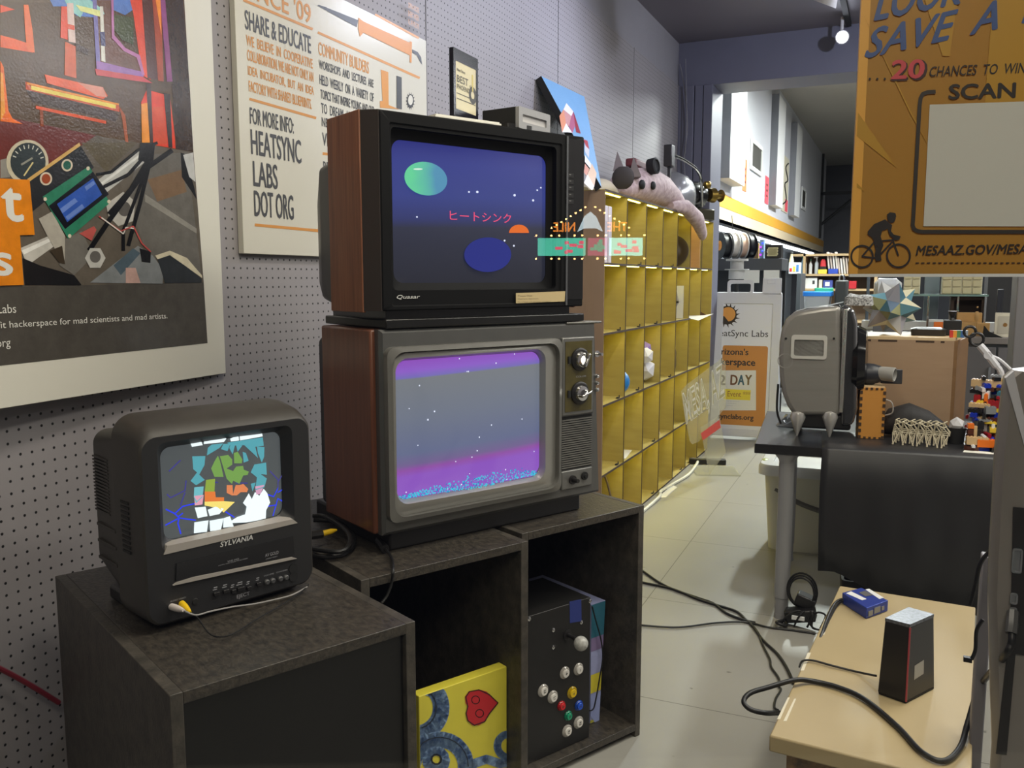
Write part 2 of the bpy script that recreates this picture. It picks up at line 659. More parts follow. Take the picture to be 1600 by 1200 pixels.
# back room
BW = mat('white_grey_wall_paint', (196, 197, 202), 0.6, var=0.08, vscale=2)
struct('wall_back_room_left', MB().box(XW - 0.12, XW, YB + 0.42, 22.0, 2.06, 4.3).box(XW - 0.8, XW, YB + 0.42, 22.0, 2.06, 2.09), BW, smooth=0)
struct('trim_2', MB().box(XW - 0.005, XW + 0.012, YB + 0.42, 22.0, 2.19, 2.33), mat('orange_yellow_stripe', (222, 164, 62), 0.5), smooth=0)
struct('trim_3', MB().box(XW - 0.005, XW + 0.008, YB + 0.42, 22.0, 2.06, 2.19), mat('cream_stripe', (224, 205, 170), 0.5), smooth=0)
struct('wall_recess', MB().box(XW - 0.9, XW - 0.8, YB + 0.3, 23, 0, 4.3), mat('pale_recess_paint', (200, 208, 214), 0.6), smooth=0)
struct('ceiling_back', MB().box(XW - 0.9, 6, YB + 0.42, 23.2, 4.2, 4.3), mat('grey_ceiling_paint', (150, 146, 138), 0.6, var=0.15, vscale=1), smooth=0)
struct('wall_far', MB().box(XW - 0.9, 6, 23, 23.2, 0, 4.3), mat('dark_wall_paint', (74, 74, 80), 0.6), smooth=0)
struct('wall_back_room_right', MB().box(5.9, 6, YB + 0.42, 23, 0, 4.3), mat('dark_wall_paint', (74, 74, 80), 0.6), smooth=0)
# shop window pane between the viewer and the display
GD = 13.04
gu = Vector((math.cos(rad(GD)), math.sin(rad(GD)), 0))
GO = Vector((-0.391, 0.866, 0))
gw = MB().box(-1.9, 2.6, -0.003, 0.003, 0.02, 3.38).build('window_1', thin_glass('shop_window_glass', (0.97, 0.98, 0.98), 0.035), None, smooth=0)
gw.location = GO
gw.rotation_euler = (0, 0, rad(GD))
gw['kind'] = 'structure'
# wiring and dents on the post are part of the wall; grey pillar further along
struct('pillar', MB().box(0.505, 0.64, 4.95, 5.2, 0, ZC), mat('grey_pillar_paint', (118, 116, 118), 0.5), smooth=0, bevel=0.006)

# conduit wires beside the post
w = MB()
w.tube([W(1062, 100, y=7.45), W(1070, 140, y=7.44), W(1074, 200, y=7.44), W(1069, 250, y=7.44), W(1074, 330, y=7.44)], 0.006)
w.tube([W(1071, 92, y=7.42), W(1073, 170, y=7.42), W(1071, 240, y=7.42)], 0.004)
solo('wall_wire', w, mat('grey_wire', (120, 118, 126), 0.5), 'thin loose grey wires hanging down the purple grey post', 'wire')

# ================================================================== LAMPS YOU CAN SEE
SPOTW = mat('white_lamp_housing', (205, 203, 205), 0.35)


def track_spot(lab, p, aim, r=0.06, L=0.15, lit=20.0):
    t = Thing('track_spotlight', lab, 'spotlight', p, group='ceiling spotlights')
    a = Vector((0, 0, 0))
    d = (Vector(aim) - Vector(p)).normalized()
    MB().lathe(a - d * L * 0.8, d, [(0, r * 0.5), (0.01, r * 0.62), (L * 0.5, r * 0.75), (L * 0.78, r), (L * 0.8, r), (L * 0.8, r * 0.86), (L * 0.72, r * 0.82)], 28).build('lamp_housing', SPOTW, t)
    MB().lathe(a - d * L * 0.079, d, [(0, r * 0.815), (L * 0.03, r * 0.80)], 28).build('lens', glow((236, 240, 255), lit), t)
    MB().cyl(a - d * L * 0.5, a - d * L * 0.5 + Vector((0, 0, ZC - p[2] + d.z * L * 0.5)), 0.012).build('stem', SPOTW, t)
    return t


p1 = W(1287, 6, y=5.6)
track_spot('white ceiling spotlight tilted side-on with its rim glowing, beside the orange sheet', p1, p1 + Vector((-0.5, 0.25, -1.0)), r=0.075, L=0.22, lit=14)
p2 = W(1316, 58, y=7.2)
track_spot('round ceiling spotlight shining straight at the viewer below the tilted one', p2, (0.2, 2.0, 1.7), r=0.05, L=0.14, lit=30)
t = Thing('lighting_track', 'black ceiling track rail carrying the spotlights', 'track', (p1.x + 0.02, 4.5, ZC))
MB().box(-0.02, 0.02, -3.3, 2.95, -0.03, 0).build('rail', BLACKM, t)

# ================================================================== BLACK CUBES
def cube_box(name, lab, o, deg, w, dep, h, back=True, shelf=None, th=0.022):
    t = Thing(name, lab, 'display box', (o[0], o[1], 0), deg, 'black plywood display boxes')
    MB().box(th, w - th, 0, dep, h - th, h).build('top_panel', BLACKWOOD, t, bevel=0.0015)
    MB().box(0, th, 0, dep, 0, h).build('side_panel', BLACKEDGE, t, bevel=0.0015)
    MB().box(w - th, w, 0, dep, 0, h).build('side_panel', BLACKEDGE, t, bevel=0.0015)
    MB().box(th, w - th, 0, dep, 0.02, 0.02 + th).build('bottom_panel', BLACKWOOD, t, bevel=0.0015)
    MB().box(th, w - th, dep - 0.012, dep - 0.002, 0.02, h - th).build('back_panel', BLACKM, t)
    return t


box1 = cube_box('display_box', 'nearest black plywood box, carrying the small black television', (-1.07, 0.998), 64.73, 0.485, 0.76, 0.74)
MB().box(0.024, 0.461, 0.012, 0.02, 0.044, 0.716).build('front_panel', mat('black_front_panel', (12, 12, 12), 0.35, var=0.3, vscale=12, col2=(24, 23, 22)), box1)
box2 = cube_box('display_box', 'middle black plywood box under the silver television, yellow heart painting inside', (-1.096, 1.589), 62.3, 0.489, 0.745, 0.74)
box3 = cube_box('display_box', 'far black plywood box holding the arcade control panel', (-0.908, 2.074), 62.94, 0.479, 0.745, 0.74)

# ================================================================== SILVER WALNUT TELEVISION
def bulge(x, z, x0, x1, z0, z1, b):
    a = 2 * (x - x0) / (x1 - x0) - 1
    c = 2 * (z - z0) / (z1 - z0) - 1
    return b * (1 - 0.6 * a * a - 0.4 * c * c)


def tube_glass(x0, z0, x1, z1, r, y, b, n=6, pin=0.012):
    """bulged picture tube; returns mesh and a depth function"""
    mb = MB()
    out = rr(x0, z0, x1, z1, r, n)
    cx, cz = (x0 + x1) / 2, (z0 + z1) / 2
    hw, hh = (x1 - x0) / 2, (z1 - z0) / 2

    def swell(x, z):        # the edges bow outwards a little
        a, c = (x - cx) / hw, (z - cz) / hh
        return x + pin * a * (1 - c * c), z + pin * c * (1 - a * a)
    rings = []
    for k in (1.0, 0.85, 0.7, 0.55, 0.4, 0.25, 0.1):
        ring = []
        for x, z in out:
            X, Z = swell(x, z)
            X, Z = cx + (X - cx) * k, cz + (Z - cz) * k
            ring.append((X, y - bulge(X, Z, x0, x1, z0, z1, b), Z))
        rings.append(ring)
    mb.loft(rings, False, True)
    return mb, (lambda x, z, off=0.0008: y - bulge(x, z, x0, x1, z0, z1, b) - off), swell


def dense(poly, n=5):
    q = []
    for (a, b), (c, d) in zip(poly, poly[1:] + poly[:1]):
        for k in range(n):
            q.append((a + (c - a) * k / n, b + (d - b) * k / n))
    return q


def screen_poly(mb, poly, fy, mt, off=0.0008):
    mb.add([(x, fy(x, z, off), z) for x, z in poly], [tuple(range(len(poly)))], mt)


tv = Thing('console_television', 'large silver and walnut television with purple lit screen, under the black one', 'television', (-1.147, 1.76, 0.74), 62.44, 'old picture tube televisions')
z0 = 0.05      # underside of the cabinet over its feet
tw, th_ = 0.74, 0.51
side = [(0.0, z0), (tw, z0), (tw, z0 + th_ - 0.02), (tw - 0.03, z0 + th_), (0.0, z0 + th_)]
MB().box(-0.012, tw - 0.012, 0.022, 0.29, z0, z0 + th_).build('cabinet', WALNUTD, tv, bevel=0.006)
bk = MB()
bk.loft([at_y(rr(0.015, z0 + 0.005, tw - 0.03, z0 + th_ - 0.035, 0.02), 0.29), at_y(rr(0.015, z0 + 0.005, tw - 0.03, z0 + th_ - 0.035, 0.02), 0.36), at_y(rr(0.06, z0 + 0.02, tw - 0.08, z0 + th_ - 0.10, 0.03), 0.42), at_y(rr(0.1, z0 + 0.03, tw - 0.12, z0 + th_ - 0.15, 0.03), 0.46)])
bk.build('back_shell', BLACKP, tv)
# face: chamfered front frame, stepping down to the screen surround
fx0, fx1, fz0, fz1 = 0.008, 0.566, z0 + 0.034, z0 + 0.468
outer = [(0, z0), (tw, z0), (tw, z0 + th_ - 0.022), (tw - 0.03, z0 + th_), (0, z0 + th_)]
N = 6
R0 = rr(fx0, fz0, fx1, fz1, 0.022, N)
def match(poly, ring):
    """points of an outer polygon facing each point of an inner ring"""
    cx, cz = sum(p[0] for p in ring) / len(ring), sum(p[1] for p in ring) / len(ring)
    res = []
    for x, z in ring:
        d = (x - cx, z - cz)
        best = None
        for (ax, az), (bx, bz) in zip(poly, poly[1:] + poly[:1]):
            ex, ez = bx - ax, bz - az
            den = d[0] * ez - d[1] * ex
            if abs(den) < 1e-12:
                continue
            t_ = ((ax - cx) * ez - (az - cz) * ex) / den
            u_ = ((ax - cx) * d[1] - (az - cz) * d[0]) / den
            if t_ > 0 and -1e-9 <= u_ <= 1 + 1e-9 and (best is None or t_ < best):
                best = t_
        res.append((cx + d[0] * best, cz + d[1] * best))
    for c in poly:
        i = min(range(len(res)), key=lambda k_: (res[k_][0] - c[0]) ** 2 + (res[k_][1] - c[1]) ** 2)
        res[i] = c
    return res


inner = [(0.008, z0 + 0.008), (tw - 0.008, z0 + 0.008), (tw - 0.008, z0 + th_ - 0.026), (tw - 0.034, z0 + th_ - 0.008), (0.008, z0 + th_ - 0.008)]
MB().loft([at_y(match(outer, R0), 0.024), at_y(match(outer, R0), 0.004), at_y(match(inner, R0), -0.004), at_y(R0, -0.004), at_y(R0, 0.01)], False, False).build('face_panel', SILVERD, tv, smooth=25)
R1 = rr(fx0 + 0.012, fz0 + 0.012, fx1 - 0.012, fz1 - 0.012, 0.035, N)
sw = lambda p, k, cx=0.287, cz=z0 + 0.251: [(x + k * ((x - cx) / 0.26) * (1 - ((z - cz) / 0.2) ** 2), z + k * ((z - cz) / 0.2) * (1 - ((x - cx) / 0.26) ** 2)) for x, z in p]
R2 = sw(rr(0.036, z0 + 0.078, 0.506, z0 + 0.437, 0.03, N), 0.010)
R3 = sw(rr(0.044, z0 + 0.086, 0.500, z0 + 0.430, 0.026, N), 0.010)
MB().loft([at_y(R0, -0.004), at_y(R0, -0.024), at_y(R1, -0.028), at_y(R1, -0.012)], False, False).build('screen_frame', SILVERP, tv)
MB().loft([at_y(R1, -0.012), at_y(sw(rr(0.026, z0 + 0.060, 0.530, z0 + 0.450, 0.035, N), 0.008), -0.018), at_y(R2, -0.020), at_y(R3, -0.004), at_y(R3, 0.01)], False, False).build('screen_surround', mat('light_silver_plastic', (150, 149, 145), 0.3, metal=0.4), tv)
ZS = z0 + 0.084
scrm = ramp_screen('picture_sunset', [(0.0, (150, 95, 205)), (0.20, (148, 88, 200)), (0.245, (150, 80, 172)), (0.28, (118, 100, 150)), (0.36, (104, 112, 146)), (0.62, (116, 123, 140)), (0.875, (124, 128, 134)), (0.885, (122, 112, 190)), (0.93, (148, 98, 208)), (1.0, (150, 84, 196))], z0=ZS - 0.018, z1=z0 + 0.434 - 0.006, strength=0.95)
mb, fy, swl = tube_glass(0.043, z0 + 0.085, 0.501, z0 + 0.431, 0.026, 0.002, 0.016, pin=0.010)
scr = mb.build('screen', scrm, tv)
pm = MB()
CY = glow((60, 200, 225), 1.1)
CYD = glow((40, 130, 200), 1.0)
for k in range(560):
    f = random.random()
    x = 0.048 + 0.448 * f
    env = 0.010 + 0.032 * math.sin(PI * min(1, max(0, (f - 0.05) / 0.95)) ** 1.3) * (0.45 + 0.55 * random.random())
    z = z0 + 0.082 + random.random() ** 1.25 * env + 0.003 * math.sin(f * 9)
    s_ = random.uniform(0.002, 0.0042)
    screen_poly(pm, [(x, z), (x + s_, z), (x + s_, z + s_), (x, z + s_)], fy, CY if random.random() < 0.75 else CYD)
WD = glow((230, 235, 255), 1.2)
for px_, py_ in ((672, 553), (715, 560), (772, 567), (802, 553), (653, 602), (637, 638), (675, 642), (728, 580), (665, 655), (726, 580), (763, 663), (741, 703), (733, 713), (708, 720), (650, 695), (833, 705), (787, 733), (730, 739), (718, 756), (634, 769), (812, 654), (744, 682), (697, 763), (756, 772), (790, 748)):
    x, z = tv.px(px_, py_)
    s_ = random.uniform(0.0012, 0.002)
    if 0.05 < x < 0.495:
        screen_poly(pm, [(x - s_, z - s_), (x + s_, z - s_), (x + s_, z + s_), (x - s_, z + s_)], fy, WD)
pm.build('picture_particles', CY, scr, smooth=0)['kind'] = 'stuff'
# tuner panel
tp = MB().box(0.578, 0.700, -0.012, 0.0, z0 + 0.243, z0 + 0.468).build('tuner_panel', mat('tuner_bezel', (118, 118, 116), 0.3, metal=0.5), tv, bevel=0.004)
MB().box(0.588, 0.690, -0.0135, -0.010, z0 + 0.255, z0 + 0.456).build('tuner_plate', mat('olive_tuner_plate', (84, 76, 40), 0.25, var=0.5, vscale=40, col2=(60, 56, 34)), tp)
for zz in (0.404, 0.307):
    kn = MB().lathe((0.641, -0.013, z0 + zz), (0, -1, 0), [(0, 0.033), (0.006, 0.033), (0.009, 0.028), (0.009, 0.024)], 32).build('tuning_knob', BLACKP, tv)
    MB().lathe((0.641, -0.022, z0 + zz), (0, -1, 0), [(0, 0.023), (0.008, 0.021), (0.010, 0.012), (0.010, 0.011)], 28).build('knob_dial', CHROME, kn)
    MB().obox((0.641, -0.040, z0 + zz), 0.007, 0.022, 0.040, Matrix.Rotation(rad(25 if zz > 0.35 else 70), 3, 'Y')).build('knob_grip', CHROME, kn, bevel=0.002)
    MB().box(0.596, 0.606, -0.018, -0.013, z0 + zz - 0.010, z0 + zz + 0.010).build('channel_window', BLACKM, tp)
text_on(MB(), 'COLOR', 0.628, 0.668, z0 + 0.352, z0 + 0.357, -0.0138).build('emblem', mat('grey_lettering', (150, 150, 155), 0.4), tp, smooth=0)
gr = MB()
for k in range(22):
    zz = z0 + 0.090 + k * 0.0066
    gr.box(0.582, 0.698, -0.008, 0.0, zz, zz + 0.0036)
gr.build('speaker_grille', SILVERP, tv)
MB().box(0.580, 0.700, -0.005, 0.0, z0 + 0.086, z0 + 0.240).build('grille_backing', BLACKM, tv)
MB().box(0.580, 0.700, -0.010, 0.0, z0 + 0.028, z0 + 0.083).build('control_panel', mat('tuner_bezel', (118, 118, 116), 0.3), tv, bevel=0.003)
MB().lathe((0.620, -0.010, z0 + 0.055), (0, -1, 0), [(0, 0.013), (0.006, 0.013), (0.006, 0.007), (0.026, 0.006)], 20).build('volume_knob', BLACKP, tv)
MB().lathe((0.667, -0.010, z0 + 0.060), (0, -1, 0), [(0, 0.012), (0.005, 0.012), (0.005, 0.006), (0.010, 0.005)], 20).build('power_button', BLACKM, tv)
for zz in (0.350, 0.330, 0.310):
    MB().lathe((0.716, -0.004, z0 + zz), (0, -1, 0), [(0, 0.006), (0.008, 0.006), (0.012, 0.003)], 16).build('side_button', CHROME, tv)
MB().lathe((0.718, -0.004, z0 + 0.415), (0, -1, 0), [(0, 0.010), (0.003, 0.010), (0.003, 0.004), (0.024, 0.0045)], 16).build('antenna_jack', CHROME, tv)
MB().box(0.03, tw - 0.06, 0.02, 0.44, 0.0, z0).build('base', BLACKP, tv, bevel=0.006)
cap_ = MB().box(tw - 0.14, tw - 0.004, -0.006, 0.05, z0 + th_ - 0.006, z0 + th_ + 0.001).build('corner_cap', SILVERP, tv, bevel=0.003)
pc = Thing('mains_lead', 'black mains lead and plug drooping over the front of the middle box', 'cord', W(600, 858, z=0.742))
MB().tube([pc.loc(W(592, 845, z=0.752)), pc.loc(W(602, 858, z=0.752))], 0.011, sub=1).build('plug', BLACKP, pc)
pts = [W(602, 858, z=0.752), W(612, 872, z=0.748)]
fb = [box2.M @ Vector((box2.px(a, b, -0.006)[0], -0.006, box2.px(a, b, -0.006)[1])) for a, b in ((614, 890), (612, 910), (605, 930), (596, 942))]
MB().tube([pc.loc(p) for p in pts + fb], 0.0036).build('cable', RUBBER, pc)

# ================================================================== BLACK TELEVISION ON TOP
qv = Thing('black_television', 'black television with walnut side and blue space picture, stacked on top', 'television', (-1.147, 1.76, 1.3025), 62.44, 'old picture tube televisions')
QB = 1.3025 - 0.79    # features were measured from z = .79
qz = lambda v: v - QB
fx = MB()
qx0, qx1, qz0, qz1 = -0.022, 0.662, qz(0.555), qz(1.026)
MB().box(qx0 + 0.006, qx1 - 0.006, 0.03, 0.20, qz0, qz1).build('cabinet', BLACKP, qv, bevel=0.005)
wp = MB().box(qx0 - 0.004, qx0 + 0.006, 0.032, 0.198, qz0 - 0.004, qz1 + 0.001).build('walnut_side', WALNUT, qv, bevel=0.002)
MB().box(qx1 - 0.006, qx1 + 0.004, 0.032, 0.198, qz0 - 0.004, qz1 + 0.001).build('walnut_side', WALNUT, qv, bevel=0.002)
MB().loft([at_y([(qx0, qz0), (qx0 + 0.035, qz0), (qx0 + 0.035, qz1), (qx0, qz1)], 0.032), at_y([(qx0 + 0.03, qz0), (qx0 + 0.036, qz0), (qx0 + 0.036, qz1), (qx0 + 0.03, qz1)], 0.0)]).build('corner_strip', mat('dark_brown_plastic', (50, 42, 38), 0.4), qv)
# front frame with a deep recess round the tube
ix0, ix1, iz0, iz1 = 0.036, 0.580, qz(0.565), qz(1.000)
sx0, sx1, sz0, sz1 = 0.058, 0.546, qz(0.622), qz(0.966)
f0 = rr(0.010, qz0, qx1, qz1, 0.004, 6)
f1 = rr(ix0, iz0, ix1, iz1, 0.006, 6)
f2 = rr(sx0 - 0.016, sz0 - 0.018, sx1 + 0.016, sz1 + 0.024, 0.012, 6)
f3 = rr(sx0, sz0, sx1, sz1, 0.026, 6)
MB().loft([at_y(f0, 0.034), at_y(f0, 0.0), at_y(rr(0.013, qz0 + 0.003, qx1 - 0.003, qz1 - 0.003, 0.004, 6), -0.003), at_y(f1, -0.003), at_y(rr(ix0 + 0.003, iz0 + 0.003, ix1 - 0.003, iz1 - 0.003, 0.006, 6), 0.001), at_y(f2, 0.001), at_y(f2, 0.018), at_y(f3, 0.026), at_y(f3, 0.034)], False, False).build('front_frame', mat('recess_black_plastic', (15, 15, 16), 0.6, spec=0.15), qv)
qm = ramp_screen('picture_space_with_reflection', [(0.0, (26, 29, 44)), (0.28, (34, 38, 58)), (0.40, (40, 44, 66)), (0.46, (44, 52, 108)), (0.62, (52, 64, 138)), (0.85, (50, 60, 142)), (1.0, (44, 48, 128))], z0=sz0 - 0.01, z1=sz1, strength=0.95, rough=0.06)  # dark lower stops paint the viewer's reflection into the blue picture
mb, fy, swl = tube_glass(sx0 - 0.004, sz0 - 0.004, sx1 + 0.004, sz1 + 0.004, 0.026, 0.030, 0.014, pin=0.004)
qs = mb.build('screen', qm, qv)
yq = 0.018


def qe(mbx, px_, py_, rx, ry, mt, n=36, off=0.001, rot=0.0, half=None):
    a = [(px_ + rx * math.cos(t) * math.cos(rot) - ry * math.sin(t) * math.sin(rot), py_ + rx * math.cos(t) * math.sin(rot) + ry * math.sin(t) * math.cos(rot)) for t in [2 * PI * i / n for i in range(n)]]
    if half is not None:
        a = [p for p in a if p[1] <= half]
    screen_poly(mbx, [qv.px(*p, yq) for p in a], fy, mt, off)


pl2 = MB()
gp = bpy.data.materials.new('picture_planet_green')
gp.use_nodes = True
_n = gp.node_tree
_tc = _n.nodes.new('ShaderNodeTexCoord')
_no = _n.nodes.new('ShaderNodeTexNoise')
_no.inputs['Scale'].default_value = 9
_n.links.new(_tc.outputs['Object'], _no.inputs['Vector'])
_sp = _n.nodes.new('ShaderNodeSeparateXYZ')
_n.links.new(_tc.outputs['Object'], _sp.inputs[0])
_ma = _n.nodes.new('ShaderNodeMath')
_ma.operation = 'MULTIPLY_ADD'
_ma.inputs[1].default_value = -7.0
_ma.inputs[2].default_value = 1.30
_n.links.new(_sp.outputs['X'], _ma.inputs[0])
_mu = _n.nodes.new('ShaderNodeMath')
_mu.operation = 'ADD'
_n.links.new(_ma.outputs[0], _mu.inputs[0])
_n.links.new(_no.outputs[0], _mu.inputs[1])
_cr = _n.nodes.new('ShaderNodeValToRGB')
_cr.color_ramp.elements[0].position = 0.45
_cr.color_ramp.elements[0].color = (*srgb((72, 150, 190)), 1)
_cr.color_ramp.elements[1].position = 1.1
_cr.color_ramp.elements[1].color = (*srgb((96, 222, 160)), 1)
_n.links.new(_mu.outputs[0], _cr.inputs[0])
_b = _n.nodes['Principled BSDF']
_b.inputs['Base Color'].default_value = (0.02, 0.02, 0.02, 1)
_n.links.new(_cr.outputs[0], _b.inputs['Emission Color'])
_b.inputs['Emission Strength'].default_value = 0.9
qe(pl2, 666, 279, 33, 26, gp, rot=0.25)
qe(pl2, 654, 264, 7, 1.4, glow((225, 250, 230), 1.0), off=0.0016)
pl2.build('picture_planet', gp, qs, smooth=0)
pl2 = MB()
qe(pl2, 762, 398, 37, 27, glow((42, 50, 138), 0.9))
pl2.build('picture_planet', gp, qs, smooth=0)
pl2 = MB()
qe(pl2, 811, 364, 16, 13, glow((238, 112, 40), 1.0), half=364)
pl2.build('picture_planet', gp, qs, smooth=0)
pl2 = MB()
for px_, py_, s_ in ((652, 339, 1.3), (732, 300, 1.5), (745, 300, 2), (804, 305, 2), (834, 313, 1.8), (841, 297, 1.3), (847, 293, 1.3), (849, 228, 1.3), (788, 376, 1.5), (803, 384, 1.5)):
    qe(pl2, px_, py_, s_, s_, glow((225, 230, 255), 1.2), n=8)
k = MB()
PK = glow((236, 84, 120), 1.1)
a0 = qv.px(702, 342, yq)
a1 = qv.px(798, 346, yq)
zt_ = qv.px(704, 329, yq)[1]
text_on(k, 'ヒートシンク', a0[0], a1[0], a0[1] - 0.003, zt_, 0, bold=0.004)
k.v = [(x, fy(x, z, 0.0014), z) for x, y, z in k.v]
pl2.build('picture_stars', gp, qs, smooth=0)['kind'] = 'stuff'
k.build('picture_lettering', PK, qs, smooth=0)
# name, label strip, tuning column
a0, a1, a2 = qv.px(620, 468, 0.0), qv.px(656, 467, 0.0), qv.px(620, 461, 0.0)
text_on(MB(), 'Quasar', a0[0], a1[0], a0[1], a2[1], -0.0006, bold=0.02, shear=0.25).build('emblem', mat('silver_lettering', (206, 206, 204), 0.4), qv, smooth=0)
lp = qv.poly([(806, 458), (883, 455), (882, 471), (806, 474)], -0.004)
lb = MB().prism(lp[::-1], -0.0050, -0.0036).build('paper_label', mat('tan_paper_label', (196, 176, 132), 0.6), qv)
lb['label'] = 'tan paper strip with three printed lines'
lt = MB()
for i, (s_, wd_) in enumerate((('Please Visit', 0.05), ('Heatsync Signmore', 0.072), ('Purchase of vintage screens', 0.115))):
    zz = lp[0][1] - 0.0075 - i * 0.0085
    text_on(lt, s_, lp[0][0] + 0.006, lp[0][0] + 0.006 + wd_, zz - 0.0022, zz + 0.0022, -0.0052)
lt.build('label_lettering', ink((120, 108, 80)), lb, smooth=0)
MB().box(0.594, 0.600, -0.006, 0.0, qz0 + 0.004, qz1 - 0.004).build('silver_trim', mat('grey_trim', (110, 112, 116), 0.3, metal=0.6), qv)
MB().box(0.602, 0.660, -0.004, 0.0, qz0 + 0.02, qz1 - 0.01).build('control_column', mat('glossy_black_plastic', (22, 22, 23), 0.22), qv)
for i, py_ in enumerate((274, 284, 294, 305, 315)):
    x, z = qv.px(890, py_, -0.004)
    MB().box(x - 0.014, x + 0.014, -0.0055, -0.004, z - 0.006, z + 0.006).box(x - 0.003, x + 0.004, -0.0060, -0.0054, z + 0.001, z + 0.003, ink((130, 130, 130))).build('channel_button', BLACKP, qv)
bk = MB()
bk.loft([at_y(rr(0.0, qz0 + 0.0, qx1 - 0.02, qz1 - 0.09, 0.01), 0.20), at_y(rr(0.0, qz0 + 0.02, qx1 - 0.02, qz1 - 0.1, 0.02), 0.30), at_y(rr(0.05, qz0 + 0.04, qx1 - 0.06, qz1 - 0.16, 0.03), 0.42)])
bk.build('back_shell', BLACKP, qv)
MB().loft([at_y([(0.03, 0.012), (0.63, 0.012), (0.63, qz0 + 0.003), (0.03, qz0 + 0.003)], 0.02), at_y([(0.06, 0.012), (0.60, 0.012), (0.60, qz0 + 0.003), (0.06, qz0 + 0.003)], 0.36)]).build('base', mat('black_plastic_base', (20, 20, 20), 0.3), qv)
MB().box(0.016, 0.665, -0.006, 0.32, 0.0, 0.022).build('base_plate', mat('black_plastic_base', (20, 20, 20), 0.3), qv, bevel=0.003)

# ================================================================== SMALL BLACK TELEVISION WITH TAPE SLOT
sv = Thing('small_television', 'small black television with tape slot showing a bright mosaic, on the nearest box', 'television', (-1.285, 1.168, 0.742), 70.92, 'old picture tube televisions')
sw_, sh_ = 0.362, 0.388
DUSTY = mat('dusty_black_plastic', (52, 49, 46), 0.5, var=0.45, vscale=10, bump=0.12, bscale=500, col2=(70, 65, 58))
SYB = mat('charcoal_plastic', (36, 36, 38), 0.42, bump=0.10, bscale=600)
o0 = rr(-0.010, 0.012, sw_, sh_, 0.032, 7)
o1 = rr(-0.006, 0.016, sw_ - 0.004, sh_ - 0.006, 0.03, 7)
o2 = rr(-0.014, 0.006, sw_ + 0.004, sh_ + 0.028, 0.045, 7)
scx0, scx1, scz0, scz1 = 0.038, 0.302, 0.172, 0.356
r1_ = rr(scx0 - 0.014, scz0 - 0.018, scx1 + 0.016, scz1 + 0.014, 0.018, 7)
r2_ = rr(scx0, scz0, scx1, scz1, 0.020, 7)
MB().loft([at_y(o2, 0.115), at_y(o2, 0.075), at_y(rr(-0.012, 0.008, sw_ + 0.002, sh_ + 0.018, 0.04, 7), 0.03), at_y(o0, 0.004), at_y(o1, 0.0)], True, False).build('housing', DUSTY, sv)
MB().loft([at_y(o1, 0.0), at_y(r1_, 0.0), at_y(r2_, 0.020), at_y(r2_, 0.03)], False, False).build('front_face', SYB, sv, smooth=30)
# lighter lip under the tube
a = scz0 - 0.020
MB().loft([[(scx0 - 0.012, -0.0015, a), (scx1 + 0.022, -0.0015, a + 0.001), (scx1 + 0.010, -0.0015, a + 0.012), (scx0 - 0.004, -0.0015, a + 0.016)],
           [(scx0 - 0.006, 0.018, scz0 - 0.004), (scx1 + 0.008, 0.018, scz0 - 0.004), (scx1 + 0.004, 0.018, scz0 - 0.001), (scx0 - 0.002, 0.018, scz0 - 0.001)]]).build('silver_lip', mat('grey_lip_plastic', (158, 152, 146), 0.4), sv)
# rear shell, sloping in
MB().loft([at_y(rr(0.010, 0.012, sw_ - 0.02, sh_ - 0.005, 0.03, 7), 0.115), at_y(rr(0.014, 0.03, sw_ - 0.024, sh_ - 0.012, 0.03, 7), 0.20), at_y(rr(0.020, 0.06, sw_ - 0.03, sh_ - 0.028, 0.03, 7), 0.30), at_y(rr(0.05, 0.09, sw_ - 0.06, sh_ - 0.07, 0.03, 7), 0.33)]).build('back_shell', DUSTY, sv)
MB().box(0.02, sw_ - 0.03, 0.02, 0.26, 0.0, 0.03).build('base', BLACKP, sv, bevel=0.006)
vm = MB()
for kq in range(11):
    zz = 0.150 + kq * 0.0098
    vm.box(-0.0155, -0.010, 0.052, 0.086, zz, zz + 0.0048)
vm.build('side_vents', BLACKM, sv)
v2 = MB()
for kq in range(17):
    zz = 0.19 + kq * 0.0072
    v2.box(0.0135, 0.020, 0.215, 0.292, zz, zz + 0.0035)
for zz in (0.158, 0.122, 0.085):
    v2.box(0.0125, 0.024, 0.19, 0.285, zz, zz + 0.006)
v2.build('back_vents', DUSTY, sv)
mb, fys, swl = tube_glass(scx0 - 0.003, scz0 - 0.003, scx1 + 0.003, scz1 + 0.003, 0.020, 0.026, 0.012, pin=0.003)
ss = mb.build('screen', mat('lit_grey_tube', (46, 50, 50), 0.1, emit=(86, 90, 92), estr=0.8), sv)
MO = MB()
ysv = 0.014


def sp_(pts, c, s=1.0, org=(320, 620), sc=5.0, off=0.0008):
    screen_poly(MO, [sv.px(org[0] + a / sc, org[1] + b / sc, ysv) for a, b in pts], fys, glow(c, s), off)


